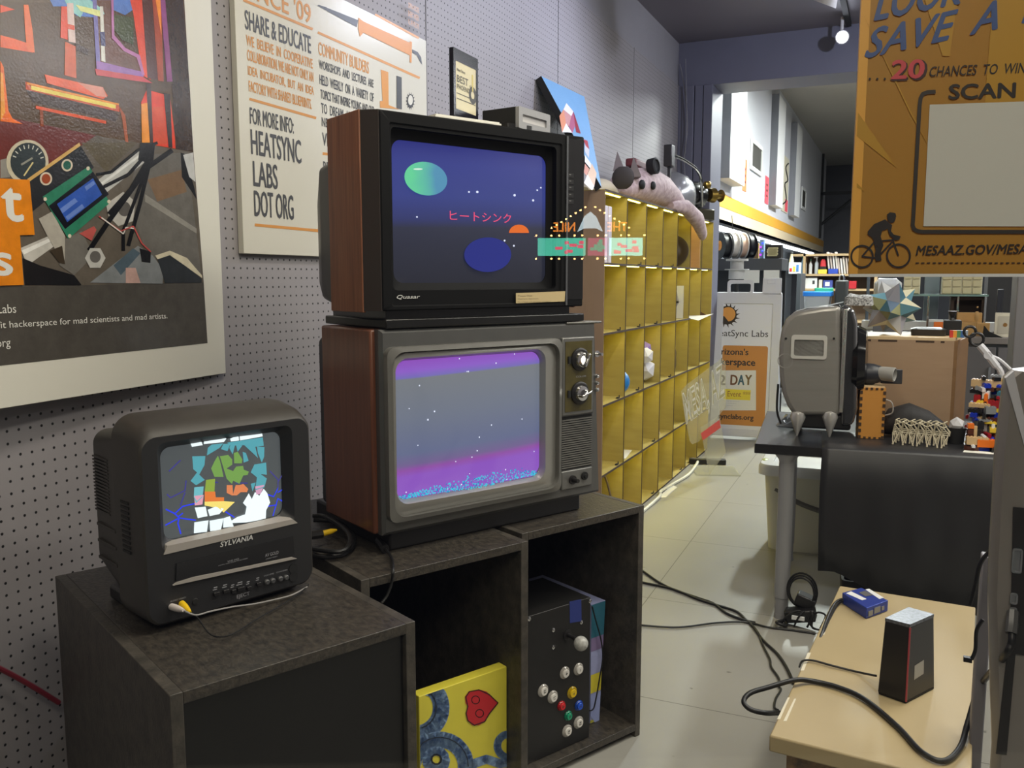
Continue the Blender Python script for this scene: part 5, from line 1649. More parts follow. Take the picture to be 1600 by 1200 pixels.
# ================================================================== CLEAR ACRYLIC SIGN
ab = W(1100, 742, z=0)
AC = Thing('acrylic_sign', 'clear acrylic lettered sign leaning on a clear stand by the cubby', 'sign', (ab.x, ab.y, 0), 20)
ACM = thin_glass('clear_acrylic', (0.96, 0.96, 0.92), 0.06, 0.16, (230, 228, 214))
ACO = mat('etched_white_outline', (226, 226, 226), 0.5)
sgp = [(1064, 612), (1072, 602), (1128, 560), (1134, 566), (1134, 636), (1092, 690), (1082, 694), (1078, 690), (1068, 640)]
MB().prism(AC.poly(sgp, 0.0)[::-1], 0.0, 0.008).build('lettered_plate', ACM, AC)
fl = []
for a, b in ((1068, 668), (1130, 624), (1066, 610)):
    fl.append(AC.px(a, b, -0.002))
al = MB()
gx0, gx1 = AC.px(1066, 640)[0], AC.px(1133, 600)[0]
v_, f_, as_ = text_mesh('MESA, AZ', 0.0)
bl0, br0, tl0 = AC.px(1073, 673), AC.px(1134, 628), AC.px(1066, 614)
tr0 = AC.px(1128, 566)


def warp(a, b):
    lo_ = (bl0[0] + (br0[0] - bl0[0]) * a, bl0[1] + (br0[1] - bl0[1]) * a)
    hi_ = (tl0[0] + (tr0[0] - tl0[0]) * a, tl0[1] + (tr0[1] - tl0[1]) * a)
    return (lo_[0] + (hi_[0] - lo_[0]) * b, -0.0015, lo_[1] + (hi_[1] - lo_[1]) * b)


vb, fb_, _ = text_mesh('MESA, AZ', 0.035)
al.add([warp(a, b) for a, b in vb], fb_)
alo = al.build('etched_lettering', ACO, AC, smooth=0)
al = MB()
v_, f_, _ = text_mesh('MESA, AZ', -0.012)
al.add([(p[0], -0.0030, p[2]) for p in (warp(0.012 + a * .976, 0.04 + b * .92) for a, b in v_)], f_)
al.build('clear_letter_face', mat('pale_grey_acrylic_face', (176, 172, 140), 0.3), alo, smooth=0)
MB().prism(AC.poly([(1094, 668), (1124, 650), (1134, 706), (1108, 742)], -0.03)[::-1], -0.038, -0.03).build('stand_plate', ACM, AC)
MB().prism(AC.poly([(1095, 677), (1124, 656), (1126, 668), (1098, 688)], -0.04)[::-1], -0.043, -0.040).build('red_stripe', mat('red_tape', (214, 90, 90), 0.4), AC)
MB().slab([(-0.06, -0.03), (0.26, -0.03), (0.26, 0.3), (-0.06, 0.3)], 0.0, 0.008).build('stand_base', ACM, AC)

# ================================================================== WHITE A-FRAME SIDEWALK SIGN
AS = Thing('sidewalk_sign', 'white plastic sidewalk sign with sun gear emblem and orange panel', 'sign', (-1.55, 7.74, 0), 4)
AW = mat('white_moulded_plastic', (214, 214, 218), 0.45, bump=0.05, bscale=150)
w_ = AS.px(1215, 600)[0]
ht = AS.px(1200, 455)[1]
lean = rad(9)
Rl = Matrix.Rotation(-lean, 4, 'X')


def leanp(o):
    o.matrix_local = Rl
    return o


fo = rr(0, 0.03, w_, ht, 0.02, 5)
fi_ = rr(0.075, 0.10, w_ - 0.075, ht - 0.10, 0.01, 5)
leanp(MB().loft([at_y(fo, 0.035), at_y(fo, 0.0), at_y(fi_, 0.0), at_y(fi_, 0.012)], True, False).build('front_frame', AW, AS, bevel=0.004))
# carry handles on top
leanp(MB().loft([at_y(rr(0.10, ht - 0.012, 0.33, ht + 0.115, 0.03, 5), 0.03), at_y(rr(0.10, ht - 0.012, 0.33, ht + 0.115, 0.03, 5), 0.004), at_y(rr(0.125, ht + 0.004, 0.305, ht + 0.085, 0.02, 5), 0.004), at_y(rr(0.125, ht + 0.004, 0.305, ht + 0.085, 0.02, 5), 0.03)], False, False).build('carry_handle', AW, AS))
leanp(MB().box(w_ - 0.17, w_ - 0.01, 0.0, 0.03, ht - 0.02, ht + 0.13).box(w_ - 0.13, w_ - 0.06, -0.004, 0.0, ht + 0.08, ht + 0.115).build('hinge_block', AW, AS, bevel=0.004))
bkf = MB().loft([at_y(fo, 0.0), at_y(fo, 0.03), at_y(fi_, 0.03), at_y(fi_, 0.0)], False, False).build('rear_frame', AW, AS)
bkf.matrix_local = Matrix.Translation((0, 2 * ht * math.sin(lean) + 0.02, 0)) @ Matrix.Rotation(lean, 4, 'X')
AT = Thing.__new__(Thing)     # helper frame on the leaning face (no object of its own)
AT.M = AS.M @ Rl
AT.Mi = AT.M.inverted()
sh = MB().prism(fi_, 0.010, 0.013).build('poster_sheet', mat('white_poster_sheet', (226, 226, 230), 0.3), AS)
leanp(sh)
A8 = dict(org=(1080, 400), sc=4.0)
a8 = lambda a, b, y=0.0095: AT.px(1080 + a / 4, 400 + b / 4, y)
op_ = rr(0.085, a8(300, 1058)[1], a8(470, 800)[0], a8(300, 560)[1], 0.02, 5)
orange = leanp(MB().flat(op_, 0.0092).build('orange_panel', ink((200, 134, 60)), AS, smooth=0))
sg = MB()
gx, gz = a8(225, 370)
GR = a8(285, 370)[0] - gx
for k_ in range(16):
    t_ = 2 * PI * k_ / 16
    sg.flat([(gx + GR * .8 * math.cos(t_ - .17), gz + GR * .8 * math.sin(t_ - .17)), (gx + GR * 1.38 * math.cos(t_ + .16), gz + GR * 1.38 * math.sin(t_ + .16)), (gx + GR * .8 * math.cos(t_ + .17), gz + GR * .8 * math.sin(t_ + .17))], 0.0092)
sg.disc(gx, gz, GR, 0.0091)
sg.disc(gx + GR * .08, gz + GR * .1, GR * .78, 0.0089, ink((226, 156, 70)))
sg.flat([(gx - GR * .9, gz - GR * .2), (gx - GR * .3, gz - GR * .1), (gx + GR * .3, gz - GR * .85), (gx - GR * .2, gz - GR * .95)], 0.0087, ink((40, 28, 20)))
leanp(sg.build('sun_gear_emblem', ink((40, 28, 20)), AS, smooth=0))
tx = MB()
INKD = ink((40, 36, 36))


def at8(s_, xr, ztop, zbot, c, xl=None, bold=0.0, y=0.0085):
    a_, b_ = a8(xr, zbot), a8(xr, ztop)
    x0 = a8(xl, zbot)[0] if xl is not None else None
    text_on(tx, s_, x0, a_[0], a_[1], b_[1], y, c, bold)


at8('HeatSync Labs', 480, 466, 520, INKD, bold=0.0)
at8("Arizona's", 356, 580, 620, INKD, bold=0.03)
at8('hackerspace', 398, 645, 700, INKD, bold=0.03)
at8('heatsynclabs.org', 388, 995, 1036, INKD, bold=0.03)
leanp(tx.build('sign_lettering', INKD, AS, smooth=0))
nx_ = [a8(105, 965), a8(405, 965), a8(405, 715), a8(105, 715)]
nt_ = leanp(MB().prism([(nx_[0][0], nx_[0][1]), (nx_[1][0], nx_[1][1]), (nx_[2][0], nx_[2][1]), (nx_[3][0], nx_[3][1])], 0.0078, 0.0088).build('event_notice', mat('white_paper', (226, 224, 214), 0.5), AS))
nt_.parent = orange
nt_.matrix_local = Matrix.Identity(4)
tx = MB()
for s_, x0, x1, c in (('D', 246, 287, (110, 70, 40)), ('A', 292, 330, (60, 96, 110)), ('Y', 336, 376, (120, 92, 40))):
    at8(s_, x1, 745, 806, ink(c), xl=x0, bold=0.04, y=0.0072)
at8('2', 212, 745, 806, ink((110, 100, 90)), xl=175, bold=0.04, y=0.0072)
y0_, y1_ = a8(200, 895), a8(372, 838)
tx.box(y0_[0], y1_[0], 0.0070, 0.0076, y0_[1], y1_[1], ink((236, 214, 60)))
at8('*** Event ***', 370, 848, 884, ink((150, 90, 50)), xl=165, y=0.0066)
for i_ in range(3):
    z0_ = a8(250, 905 + i_ * 14)[1]
    text_on(tx, 'every saturday open to all'[:26 - i_ * 6], a8(200, 900)[0], a8(300 - i_ * 20, 900)[0], z0_ - .006, z0_, 0.0072, ink((130, 130, 136)))
tx2 = tx.build('notice_lettering', INKD, orange, smooth=0)
# ================================================================== BLACK TABLE AND WHAT STANDS ON IT
TB = Thing('black_table', 'black topped table on round grey metal legs draped with black cloth', 'table', (-0.533, 3.60, 0), 5)
ZT = 0.75
MB().box(0, 1.75, 0.0, 0.95, ZT - 0.04, ZT).build('table_top', mat('gloss_black_top', (30, 30, 33), 0.22, bump=0.05, bscale=30), TB, bevel=0.003)
for x, y in ((0.128, 0.065), (1.6, 0.065), (0.128, 0.87), (1.6, 0.87)):
    lg = MB().lathe((x, y, ZT - 0.04), (0, 0, -1), [(0, 0.052), (0.006, 0.052), (0.03, 0.033), (0.04, 0.031), (0.62, 0.031), (0.622, 0.028), (0.69, 0.028), (0.69, 0.030), (0.71, 0.030)], 24).build('leg', mat('grey_metal_leg', (150, 150, 152), 0.35, metal=0.2), TB)
dx0 = 0.262
dr = MB()
nn = 40
cols = []
for i in range(nn + 1):
    f = i / nn
    x = dx0 + f * (1.5 - dx0)
    zb_ = 0.25 - 0.10 * min(1, max(0, (f - 0.06) / 0.16)) - 0.035 * f
    fold = 0.006 * math.sin(x * 19) + 0.004 * math.sin(x * 47)
    cols.append([(x, 0.40, ZT + 0.003), (x, 0.0, ZT + 0.003), (x, -0.008 - fold * .1, ZT - 0.006), (x - .003, -0.014 + fold * .6, ZT - 0.16), (x, -0.018 + fold, ZT * 0.55), (x + .004, -0.020 + fold * 1.5, zb_)])
vs = [p for c in cols for p in c]
fs = []
for i in range(nn):
    for k_ in range(5):
        a = i * 6 + k_
        fs.append((a, a + 1, a + 7, a + 6))
dr.add(vs, fs)
do = dr.build('black_tablecloth', mat('black_sheet_cloth', (34, 34, 37), 0.42, bump=0.15, bscale=18), None, smooth=60)
do.matrix_world = TB.M
sd_ = do.modifiers.new('thick', 'SOLIDIFY')
sd_.thickness = 0.003
tag(do, 'black cloth draped over the front of the black table', 'tablecloth')

# silver machine with cone feet
SM = Thing('silver_machine', 'rounded silver machine with side handle and cone feet at the corner of the black table', 'machine', (-0.455, 3.84, ZT), 3)
SMM = mat('brushed_gunmetal', (150, 147, 142), 0.34, metal=0.45, var=0.15, vscale=3, stretch=(1, 1, 14))
m_ = lambda a, b, y=0.0: SM.px(1080 + a / 4, 400 + b / 4, y)
zc0 = m_(700, 1000)[1]
xl0, xl1 = m_(548, 600)[0], m_(935, 600)[0]
xr1 = m_(1035, 600)[0]
ztop = m_(800, 345)[1]
MH = ztop
pf = []
for a, b in ((640, 1000), (600, 940), (568, 860), (552, 760), (546, 640), (550, 540), (566, 450), (592, 395), (640, 352), (700, 338), (820, 318), (935, 310), (935, 1000)):
    pf.append(m_(a, b))
pf = pf[::-1]
MB().prism(pf, 0.0, 0.30).build('shell', SMM, SM, bevel=0.02, seg=3)
bt = [m_(935, 318), m_(985, 312), m_(1020, 345), m_(1040, 420), m_(1040, 960), m_(1010, 1060), m_(935, 1070)]
MB().prism(bt[::-1], 0.006, 0.29).build('clear_front_drum', mat('smoky_clear_plastic', (60, 60, 62), 0.12, trans=0.25, coat=0.5), SM, bevel=0.015)
xa, za = m_(945, 700)
MB().box(xa - 0.006, xa + 0.010, -0.004, 0.304, m_(940, 980)[1], m_(940, 330)[1]).build('chrome_band', mat('satin_band', (190, 188, 184), 0.25, metal=0.8), SM, bevel=0.003)
xq = m_(1005, 700)[0]
MB().lathe((xq, 0.15, m_(1000, 690)[1]), (1, 0, 0), [(0, 0.16), (0.02, 0.165), (0.05, 0.15), (0.06, 0.10), (0.06, 0.02)], 32).build('drum_door', mat('glossy_black_door', (16, 16, 17), 0.12), SM)
MB().box(m_(640, 1000)[0], m_(1000, 1000)[0], 0.02, 0.28, 0.035, m_(700, 985)[1]).build('base', BLACKP, SM, bevel=0.01)
h0, h1 = m_(622, 640), m_(852, 497)
ho, hi2 = rr(h0[0], h0[1], h1[0], h1[1], 0.012, 4), rr(h0[0] + .012, h0[1] + .012, h1[0] - .012, h1[1] - .02, 0.008, 4)
hd = MB().loft([at_y(ho, 0.002), at_y(ho, -0.006), at_y(hi2, -0.006), at_y(hi2, 0.0)], False, True).build('handle_recess', mat('pale_satin_silver', (206, 204, 198), 0.35, metal=0.25), SM)
for a in (592, 892):
    x, z = m_(a, 516)
    MB().cyl((x, 0.001, z), (x, -0.003, z), 0.005, n=12).build('screw', BLACKM, SM)
x, z = m_(588, 655)
MB().ringd(x, z, 0.028, 0.032, -0.0008).build('etched_ring', mat('satin_silver', (150, 148, 144), 0.3), SM)
MB().loft([at_y([m_(640, 352), m_(720, 330), m_(840, 318), m_(950, 292), m_(850, 350), m_(760, 362)][::-1], 0.03), at_y([m_(640, 352), m_(720, 330), m_(840, 318), m_(950, 292), m_(850, 350), m_(760, 362)][::-1], 0.27)]).build('top_flap', mat('dark_grey_flap', (66, 66, 70), 0.35, metal=0.3), SM)
for a, y_ in ((665, 0.02), (868, 0.02), (665, 0.27), (868, 0.27)):
    x, z = m_(a, 1010)
    x -= 0
    MB().lathe((x, y_, z), ((0 if a > 700 else -.012), 0, -1), [(-0.035, 0.006), (-0.02, 0.028), (0.0, 0.033), (z * .5, 0.018), (z, 0.003)], 24).build('cone_foot', mat('satin_cone', (206, 204, 200), 0.26, metal=0.6), SM)
MB().tube([SM.loc(W(1216, 600, y=3.86)), SM.loc(W(1214, 640, y=3.86)), SM.loc(W(1220, 662, y=3.86))], 0.005).build('cord', RUBBER, SM)
solo('crumpled_wrap', MB().loft([[(x, y, 0.0) for x, y in rr(-0.06, -0.10, 0.05, 0.12, 0.03, 3)], [(x * .8 + .01, y * .8, 0.02 + .012 * math.sin(x * 90 + y * 60)) for x, y in rr(-0.06, -0.10, 0.05, 0.12, 0.03, 3)], [(x * .3, y * .4, 0.03 + .01 * math.sin(x * 190)) for x, y in rr(-0.06, -0.10, 0.05, 0.12, 0.03, 3)]]), mat('clear_wrap', (170, 176, 182), 0.15, trans=0.3), 'crumpled clear wrap under the silver machine', 'plastic wrap', loc=tuple(W(1236, 662, z=ZT + .001)), smooth=0)

# camcorder, finger jointed wooden box, plywood cabinet
WB = Thing('wooden_box', 'small orange wooden box with finger joints in front of the plywood cabinet', 'box', (-0.150, 3.885, ZT + 0.004), 8)
bw = WB.px(1383, 640)[0]
bh = WB.px(1360, 606)[1]
OW = mat('orange_plywood', (196, 136, 58), 0.5, var=0.25, vscale=8, col2=(176, 116, 46))
MB().box(0, bw, 0.004, 0.12, 0, bh).build('body', OW, WB)
fj = MB()
nfj = 8
for i in range(nfj):
    za, zb_ = bh * i / nfj, bh * (i + .5) / nfj
    fj.box(-0.001, 0.010, 0.001, 0.006, za, zb_).box(bw - 0.010, bw + 0.001, 0.001, 0.006, za, zb_)
for i in range(5):
    fj.box(bw * i / 5, bw * (i + .5) / 5, 0.001, 0.006, -0.0005, 0.008).box(bw * i / 5, bw * (i + .5) / 5, 0.001, 0.006, bh - 0.008, bh + 0.0005)
fj.build('finger_joints', PLYEDGE, WB)
MB().box(0.004, bw - 0.004, 0.010, 0.116, bh, bh + 0.006).build('lid', mat('pale_plywood', (206, 180, 140), 0.5), WB)
kc = WB.px(1386, 640)
MB().tube([(bw, 0.06, bh * .75), (bw + .03, 0.05, bh * .7), (bw + .035, 0.05, bh * .5), (bw, 0.06, bh * .42)], 0.003).build('grey_wire', mat('grey_lead', (150, 148, 146), 0.4), WB)
CMd = Thing('camcorder', 'dark camcorder with silver lens barrel lying on the wooden box', 'camcorder', WB.M @ Vector((0.0, 0.02, bh + 0.007)), 4)
c_ = lambda a, b, y=0.0: CMd.px(a, b, y)
x0_, x1_ = c_(1338, 580)[0], c_(1378, 580)[0]
zt = c_(1350, 568)[1]
blob([(x0_, 0.05, zt * .5, 0.02, zt * .42), (x0_ + .02, 0.05, zt * .5, 0.04, zt * .5), (x1_ - .03, 0.05, zt * .48, 0.042, zt * .48), (x1_, 0.05, zt * .5, 0.035, zt * .36)]).build('body', mat('navy_black_body', (36, 38, 46), 0.4), CMd)
xe = c_(1400, 585)[0]
MB().lathe((x1_ - .02, 0.045, zt * .55), (1, -0.35, -0.05), [(0, 0.026), (0.03, 0.030), (xe - x1_ + .02, 0.031), (xe - x1_ + .022, 0.026), (xe - x1_ + .005, 0.024)], 24).build('lens_barrel', mat('satin_silver', (150, 148, 144), 0.3, metal=0.6), CMd)
MB().box(x1_, c_(1412, 585)[0], 0.06, 0.068, zt * .05, zt * .72).build('flip_screen', mat('dark_grey_flap', (66, 66, 70), 0.35), CMd, bevel=0.003)
bg_ = Thing('black_bag', 'crumpled black bag in front of the plywood cabinet', 'bag', (0.0, 4.02, ZT + 0.004), 0)
blob([(-0.08, 0, 0.03, 0.03, 0.02), (-0.04, 0, 0.06, 0.06, 0.055), (0.04, 0.0, 0.075, 0.07, 0.07), (0.12, 0, 0.06, 0.06, 0.055), (0.19, 0, 0.03, 0.05, 0.03), (0.21, 0, 0.02, 0.01, 0.01)]).build('bag', mat('black_cloth', (28, 27, 29), 0.7, bump=0.6, bscale=40), bg_)
PB = Thing('plywood_cabinet', 'large tan plywood box with slotted joints carrying the folded paper star', 'box', (-0.14, 4.12, ZT + 0.004), 2)
pw1 = PB.px(1488, 600)[0]
pht = PB.px(1420, 531)[1]
MB().box(0, pw1, 0, 0.012, 0, pht).build('front_panel', CARD, PB)
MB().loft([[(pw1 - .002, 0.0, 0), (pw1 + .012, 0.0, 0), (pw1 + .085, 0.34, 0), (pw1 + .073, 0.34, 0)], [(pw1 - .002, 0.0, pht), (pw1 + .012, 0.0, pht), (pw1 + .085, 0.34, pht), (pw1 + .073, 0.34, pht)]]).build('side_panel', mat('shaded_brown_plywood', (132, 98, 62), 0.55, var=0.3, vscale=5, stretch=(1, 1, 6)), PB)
MB().box(0, 0.012, 0.012, 0.34, 0, pht).build('side_panel', CARD, PB)
MB().slab([(0.0, 0.0), (pw1, 0.0), (pw1 + .08, 0.36), (0.0, 0.36)], pht, pht + 0.012).build('lid', mat('pale_plywood', (206, 180, 140), 0.5), PB)
sl = MB()
for a0_, a1_ in ((1354, 1361), (1372, 1402), (1431, 1460), (1470, 1476)):
    sl.box(PB.px(a0_, 532)[0], PB.px(a1_, 532)[0], -0.001, 0.002, pht - 0.010, pht - 0.002)
sl.box(PB.px(1464, 660)[0], PB.px(1470, 660)[0], -0.001, 0.002, 0.004, 0.012)
sl.build('slots', PLYEDGE, PB)
# folded paper star
FSc = PB.M @ Vector((0.0, 0.14, pht + 0.013))
FS = Thing('paper_star', 'spiky folded paper star in blue, grey and cream on the plywood box', 'paper star', FSc, 0)
fx_, fz_ = FS.px(1392, 490)
frx = FS.px(1440, 490)[0] - fx_
pals = [mat('star_paper_%d' % i, c, 0.5) for i, c in enumerate(((60, 104, 124), (92, 138, 156), (176, 178, 182), (150, 150, 160), (150, 152, 112), (190, 186, 160), (128, 118, 112), (74, 96, 120)))]
st = MB()
phi = (1 + 5 ** .5) / 2
ico = [Vector(v) for v in [(0, a, b * phi) for a in (-1, 1) for b in (-1, 1)] + [(a, b * phi, 0) for a in (-1, 1) for b in (-1, 1)] + [(b * phi, 0, a) for a in (-1, 1) for b in (-1, 1)]]
_t0 = (ico[0] + ico[[j for j in range(12) if abs((ico[0] - ico[j]).length - 2) < .01][0]]).normalized()
Rm = Matrix.Rotation(0.55, 3, 'Z') @ _t0.rotation_difference(Vector((0.12, 0.05, -1)).normalized()).to_matrix()
tri = []
for i in range(12):
    for j in range(i + 1, 12):
        for k_ in range(j + 1, 12):
            if all(abs((ico[a] - ico[b]).length - 2) < .01 for a, b in ((i, j), (j, k_), (i, k_))):
                tri.append((i, j, k_))
cs = Vector((fx_, 0.0, fz_ + 0.0))
rnd = random.Random(3)
nb = {i: [t_ for t_ in tri if i in t_] for i in range(12)}
for i in range(12):
    tip = cs + Rm @ ico[i].normalized() * frx * 1.10
    # dimples of the five faces around this vertex make the cone's base
    cen = [(ico[t_[0]] + ico[t_[1]] + ico[t_[2]]) / 3 for t_ in nb[i]]
    ax = ico[i].normalized()
    u_ = ax.orthogonal().normalized()
    w2 = ax.cross(u_)
    cen.sort(key=lambda c: math.atan2(c.dot(w2), c.dot(u_)))
    nbv = sorted([j for j in range(12) if abs((ico[i] - ico[j]).length - 2) < .01], key=lambda j: math.atan2(ico[j].dot(w2), ico[j].dot(u_)))
    ringp = []
    for c in cen:
        ringp.append(cs + Rm @ c.normalized() * frx * 0.62)
    for a_ in range(5):
        st.add([tip, ringp[a_], ringp[(a_ + 1) % 5]], [(0, 1, 2)], rnd.choice(pals))
st.build('star', pals[0], FS, smooth=0)
mn = min(v[2] for v in st.v)
FS.root.location.z += -mn
# things behind the star on the box
bd = Thing('black_dish', 'black square dish with a small funnel on top of the plywood box', 'dish', PB.M @ Vector((pw1 - 0.02, 0.2, pht + 0.013)), 0)
dz = bd.px(1480, 500)[1]
x0_, x1_ = bd.px(1474, 510)[0], bd.px(1502, 510)[0]
MB().box(x0_, x1_, -0.04, 0.05, 0.0, dz).build('body', BLACKM, bd, bevel=0.004)
xm = bd.px(1488, 495)[0]
MB().lathe((xm, 0, dz), (0, 0, 1), [(0, 0.012), (0.01, 0.008), (0.03, 0.016), (0.04, 0.018), (0.04, 0.012)], 20).build('funnel', BLACKP, bd)
fr_ = Thing('black_tray', 'long low black tray on the plywood box beside the star', 'tray', PB.M @ Vector((0.36, 0.16, pht + 0.013)), 0)
x0_, x1_ = fr_.px(1424, 515)[0], fr_.px(1478, 515)[0]
MB().loft([[(x, y, 0) for x, y in rr(x0_, -0.05, x1_, 0.05, 0.02, 4)], [(x, y, 0.028) for x, y in rr(x0_ - .004, -0.055, x1_ + .004, 0.055, 0.02, 4)], [(x, y, 0.035) for x, y in rr(x0_ + .02, -0.03, x1_ - .02, 0.03, 0.02, 4)]]).build('tray', BLACKP, fr_)
rb = Thing('rainbow_roll', 'small roll of striped rainbow ribbon at the corner of the plywood box', 'ribbon', PB.M @ Vector((pw1 + 0.02, 0.035, pht + 0.013)), 0)
for i, c in enumerate(((196, 60, 50), (220, 150, 60), (90, 140, 90), (70, 110, 170), (150, 160, 176))):
    MB().box(-0.04 + i * 0.014, -0.026 + i * 0.014, -0.012, 0.012, 0.0, 0.030).build('stripe', ink(c), rb)

# lattice walker
LW = Thing('lattice_walker', 'cream lattice walking sculpture with many thin legs on the black table', 'sculpture', (-0.02, 3.80, ZT + 0.005), -4)
LM = mat('cream_printed_plastic', (196, 186, 160), 0.5)
lw = LW.px(1482, 690)[0]
lh = LW.px(1440, 658)[1]
rw = random.Random(11)
fm = MB()
nsec = 7
for row in range(3):
    y = row * 0.045
    tops = [(lw * (i + .3) / nsec, y, lh * (0.78 + 0.14 * ((i + row) % 2))) for i in range(nsec)]
    mids = [(lw * (i + .1) / nsec, y + .01, lh * 0.48) for i in range(nsec + 1)]
    for a, b in zip(tops, tops[1:]):
        fm.cyl(a, b, 0.0024, n=6)
    for a, b in zip(mids, mids[1:]):
        fm.cyl(a, b, 0.0024, n=6)
    for i in range(nsec):
        fm.cyl(tops[i], mids[i], 0.0022, n=6).cyl(tops[i], mids[i + 1], 0.0022, n=6)
        if row < 2:
            fm.cyl(tops[i], (tops[i][0] + .01, y + .045, tops[i][2]), 0.0022, n=6)
fm.build('frame', LM, LW)
for row in range(3):
    y = row * 0.045
    for i in range(nsec):
        f = MB()
        xk = lw * (i + .1) / nsec
        foot = (xk + lw / nsec * (0.35 + .25 * ((i + row) % 3 - 1)), y - 0.012, 0.003)
        f.cyl((xk, y, lh * .48), foot, 0.0022, n=6).cyl((xk + lw / nsec * .8, y, lh * .48), foot, 0.0022, n=6).cyl((xk + lw / nsec * .4, y, lh * .25), (xk, y, lh * .48), 0.0018, n=6)
        f.ball(foot, 0.004, 8)
        f.build('leg', LM, LW)
# cup, circuit gadget, bricks, robot arm, paper
cu = Thing('black_cup', 'black cup holding a crumpled white lump beside the lattice walker', 'cup', W(1493, 692, z=ZT + .004), 0)
MB().lathe((0, 0, 0), (0, 0, 1), [(0, 0.030), (0.065, 0.036), (0.065, 0.032), (0.055, 0.03)], 22).build('cup', BLACKM, cu)
m1 = MB()
poly_ball(m1, (0, 0, 0.075), 0.034, 9)
m1.build('white_lump', mat('crumpled_white', (200, 200, 204), 0.6), cu, smooth=30)
cg = Thing('circuit_gadget', 'blue green circuit gadget with small screen leaning on the plywood box', 'gadget', W(1497, 662, z=ZT + .004), 0)
g_ = lambda a, b, y=0.0: cg.px(1460 + a / 5.457, 500 + b / 5.457, y)
MB().prism([g_(120, 880), g_(235, 870), g_(215, 640), g_(70, 640)][::-1], 0, 0.012).build('circuit_board', mat('dark_teal_board', (44, 66, 80), 0.4, var=0.8, vscale=60, col2=(84, 110, 130)), cg)
MB().prism([g_(125, 770), g_(210, 760), g_(195, 660), g_(105, 665)][::-1], -0.006, 0.0).build('blue_display', mat('navy_display', (40, 52, 104), 0.3), cg)
MB().prism([g_(60, 630), g_(205, 625), g_(190, 525), g_(55, 535)][::-1], -0.01, 0.02).build('head_block', mat('dark_green_block', (50, 60, 58), 0.4), cg)
MB().prism([g_(140, 610), g_(195, 605), g_(185, 550), g_(130, 555)][::-1], -0.012, -0.01).build('small_screen', mat('grey_green_screen', (110, 126, 120), 0.2), cg)
MB().prism([g_(88, 765), g_(105, 765), g_(130, 880), g_(105, 880)][::-1], -0.004, 0.008).build('red_strip', mat('red_plastic', (176, 32, 40), 0.4), cg)


def brick_mesh(nx, ny, h=0.0096):
    u = 0.008
    mbx = MB().box(-nx * u / 2, nx * u / 2, -ny * u / 2, ny * u / 2, 0, h)
    for i in range(nx):
        for j in range(ny):
            cx, cy = (i - (nx - 1) / 2) * u, (j - (ny - 1) / 2) * u
            mbx.cyl((cx, cy, h), (cx, cy, h + 0.0018), 0.0025, n=8)
    return mbx


COLB = {'red': (150, 24, 34), 'blue': (24, 50, 170), 'grey': (130, 134, 138), 'black': (30, 30, 32), 'white': (216, 216, 218), 'orange': (228, 116, 34), 'tan': (206, 176, 132), 'teal': (60, 120, 140), 'yellow': (226, 196, 60), 'brown': (84, 40, 26)}
protos = {}
bt_ = W(1535, 680, z=ZT)
rb_ = random.Random(21)
# the heap: small bricks stacked in leaning towers, each brick its own object
heap = []
grid = [[0.0] * 16 for _ in range(10)]
order = ['red', 'blue', 'grey', 'black', 'teal', 'white', 'tan', 'orange', 'brown', 'red', 'blue', 'grey', 'yellow', 'black']
mes = {}
bx0, by0 = 0.272, 3.80
SCB = 1.6
for n_ in range(420):
    c = rb_.choice(order)
    sz = rb_.choice(((2, 2), (3, 2), (4, 2), (6, 2), (4, 2), (2, 1), (4, 1), (6, 1)))
    tall = rb_.choice((0.0096, 0.0096, 0.0032 * 1.5, 0.018))
    i, j = rb_.randrange(10), rb_.randrange(16)
    cap_h = 0.03 + 0.24 * max(0, 1 - abs(j - 11) / 9)
    z = grid[i][j]
    if z > cap_h:
        continue
    key = (c, sz, tall)
    if key not in mes:
        o = brick_mesh(*sz, h=tall).build('toy_brick', mat('brick_' + c, COLB[c], 0.3), None, smooth=30)
        mes[key] = o
    else:
        o = mes[key].copy()
        C.objects.link(o)
    o.scale = (SCB,) * 3
    o.location = (bx0 + i * 0.0165 + j * 0.0022 + rb_.uniform(-.003, .003), by0 + j * 0.0235 + rb_.uniform(-.004, .004), ZT + 0.0035 + z)
    o.rotation_euler = (0, 0, rb_.choice((0, PI / 2)) + rb_.uniform(-.35, .35))
    hgt = tall * SCB
    for a_ in (-1, 0, 1):
        for b__ in (-1, 0, 1):
            if 0 <= i + a_ < 10 and 0 <= j + b__ < 16 and (abs(a_) + abs(b__) < 2):
                grid[i + a_][j + b__] = max(grid[i + a_][j + b__], z + hgt)
    tag(o, 'small %s toy brick in the heap on the black table' % c, 'toy brick', '%s toy bricks in the heap' % c)
hz = max(max(r) for r in grid)
# robot arm over the heap
ra0 = W(1560, 575, y=4.1)
RA = Thing('robot_arm', 'white jointed model arm with two black rings above the brick heap', 'model arm', (ra0.x, ra0.y, ra0.z), 0)
r_ = lambda a, b, y=0.0: RA.px(1460 + a / 5.457, 500 + b / 5.457, y)
f3 = lambda p, y=0.0: (p[0], y, p[1])
WA = mat('white_arm_plastic', (206, 206, 212), 0.35)
MB().tube([f3(r_(385, 215)), f3(r_(450, 290)), f3(r_(530, 395))], 0.016, sub=3).build('arm', WA, RA)
MB().lathe(f3(r_(455, 300), -.014), (0, 1, 0), [(0, 0.016), (0.03, 0.016)], 20).build('joint', WA, RA)
for (a, b), rad_ in (((360, 165), 0.026), ((302, 100), 0.022)):
    cx, cz2 = r_(a, b)
    MB().tube([(cx + rad_ * math.cos(2 * PI * i / 20), 0, cz2 + rad_ * math.sin(2 * PI * i / 20)) for i in range(21)], 0.006, sub=1).build('black_ring', BLACKP, RA)
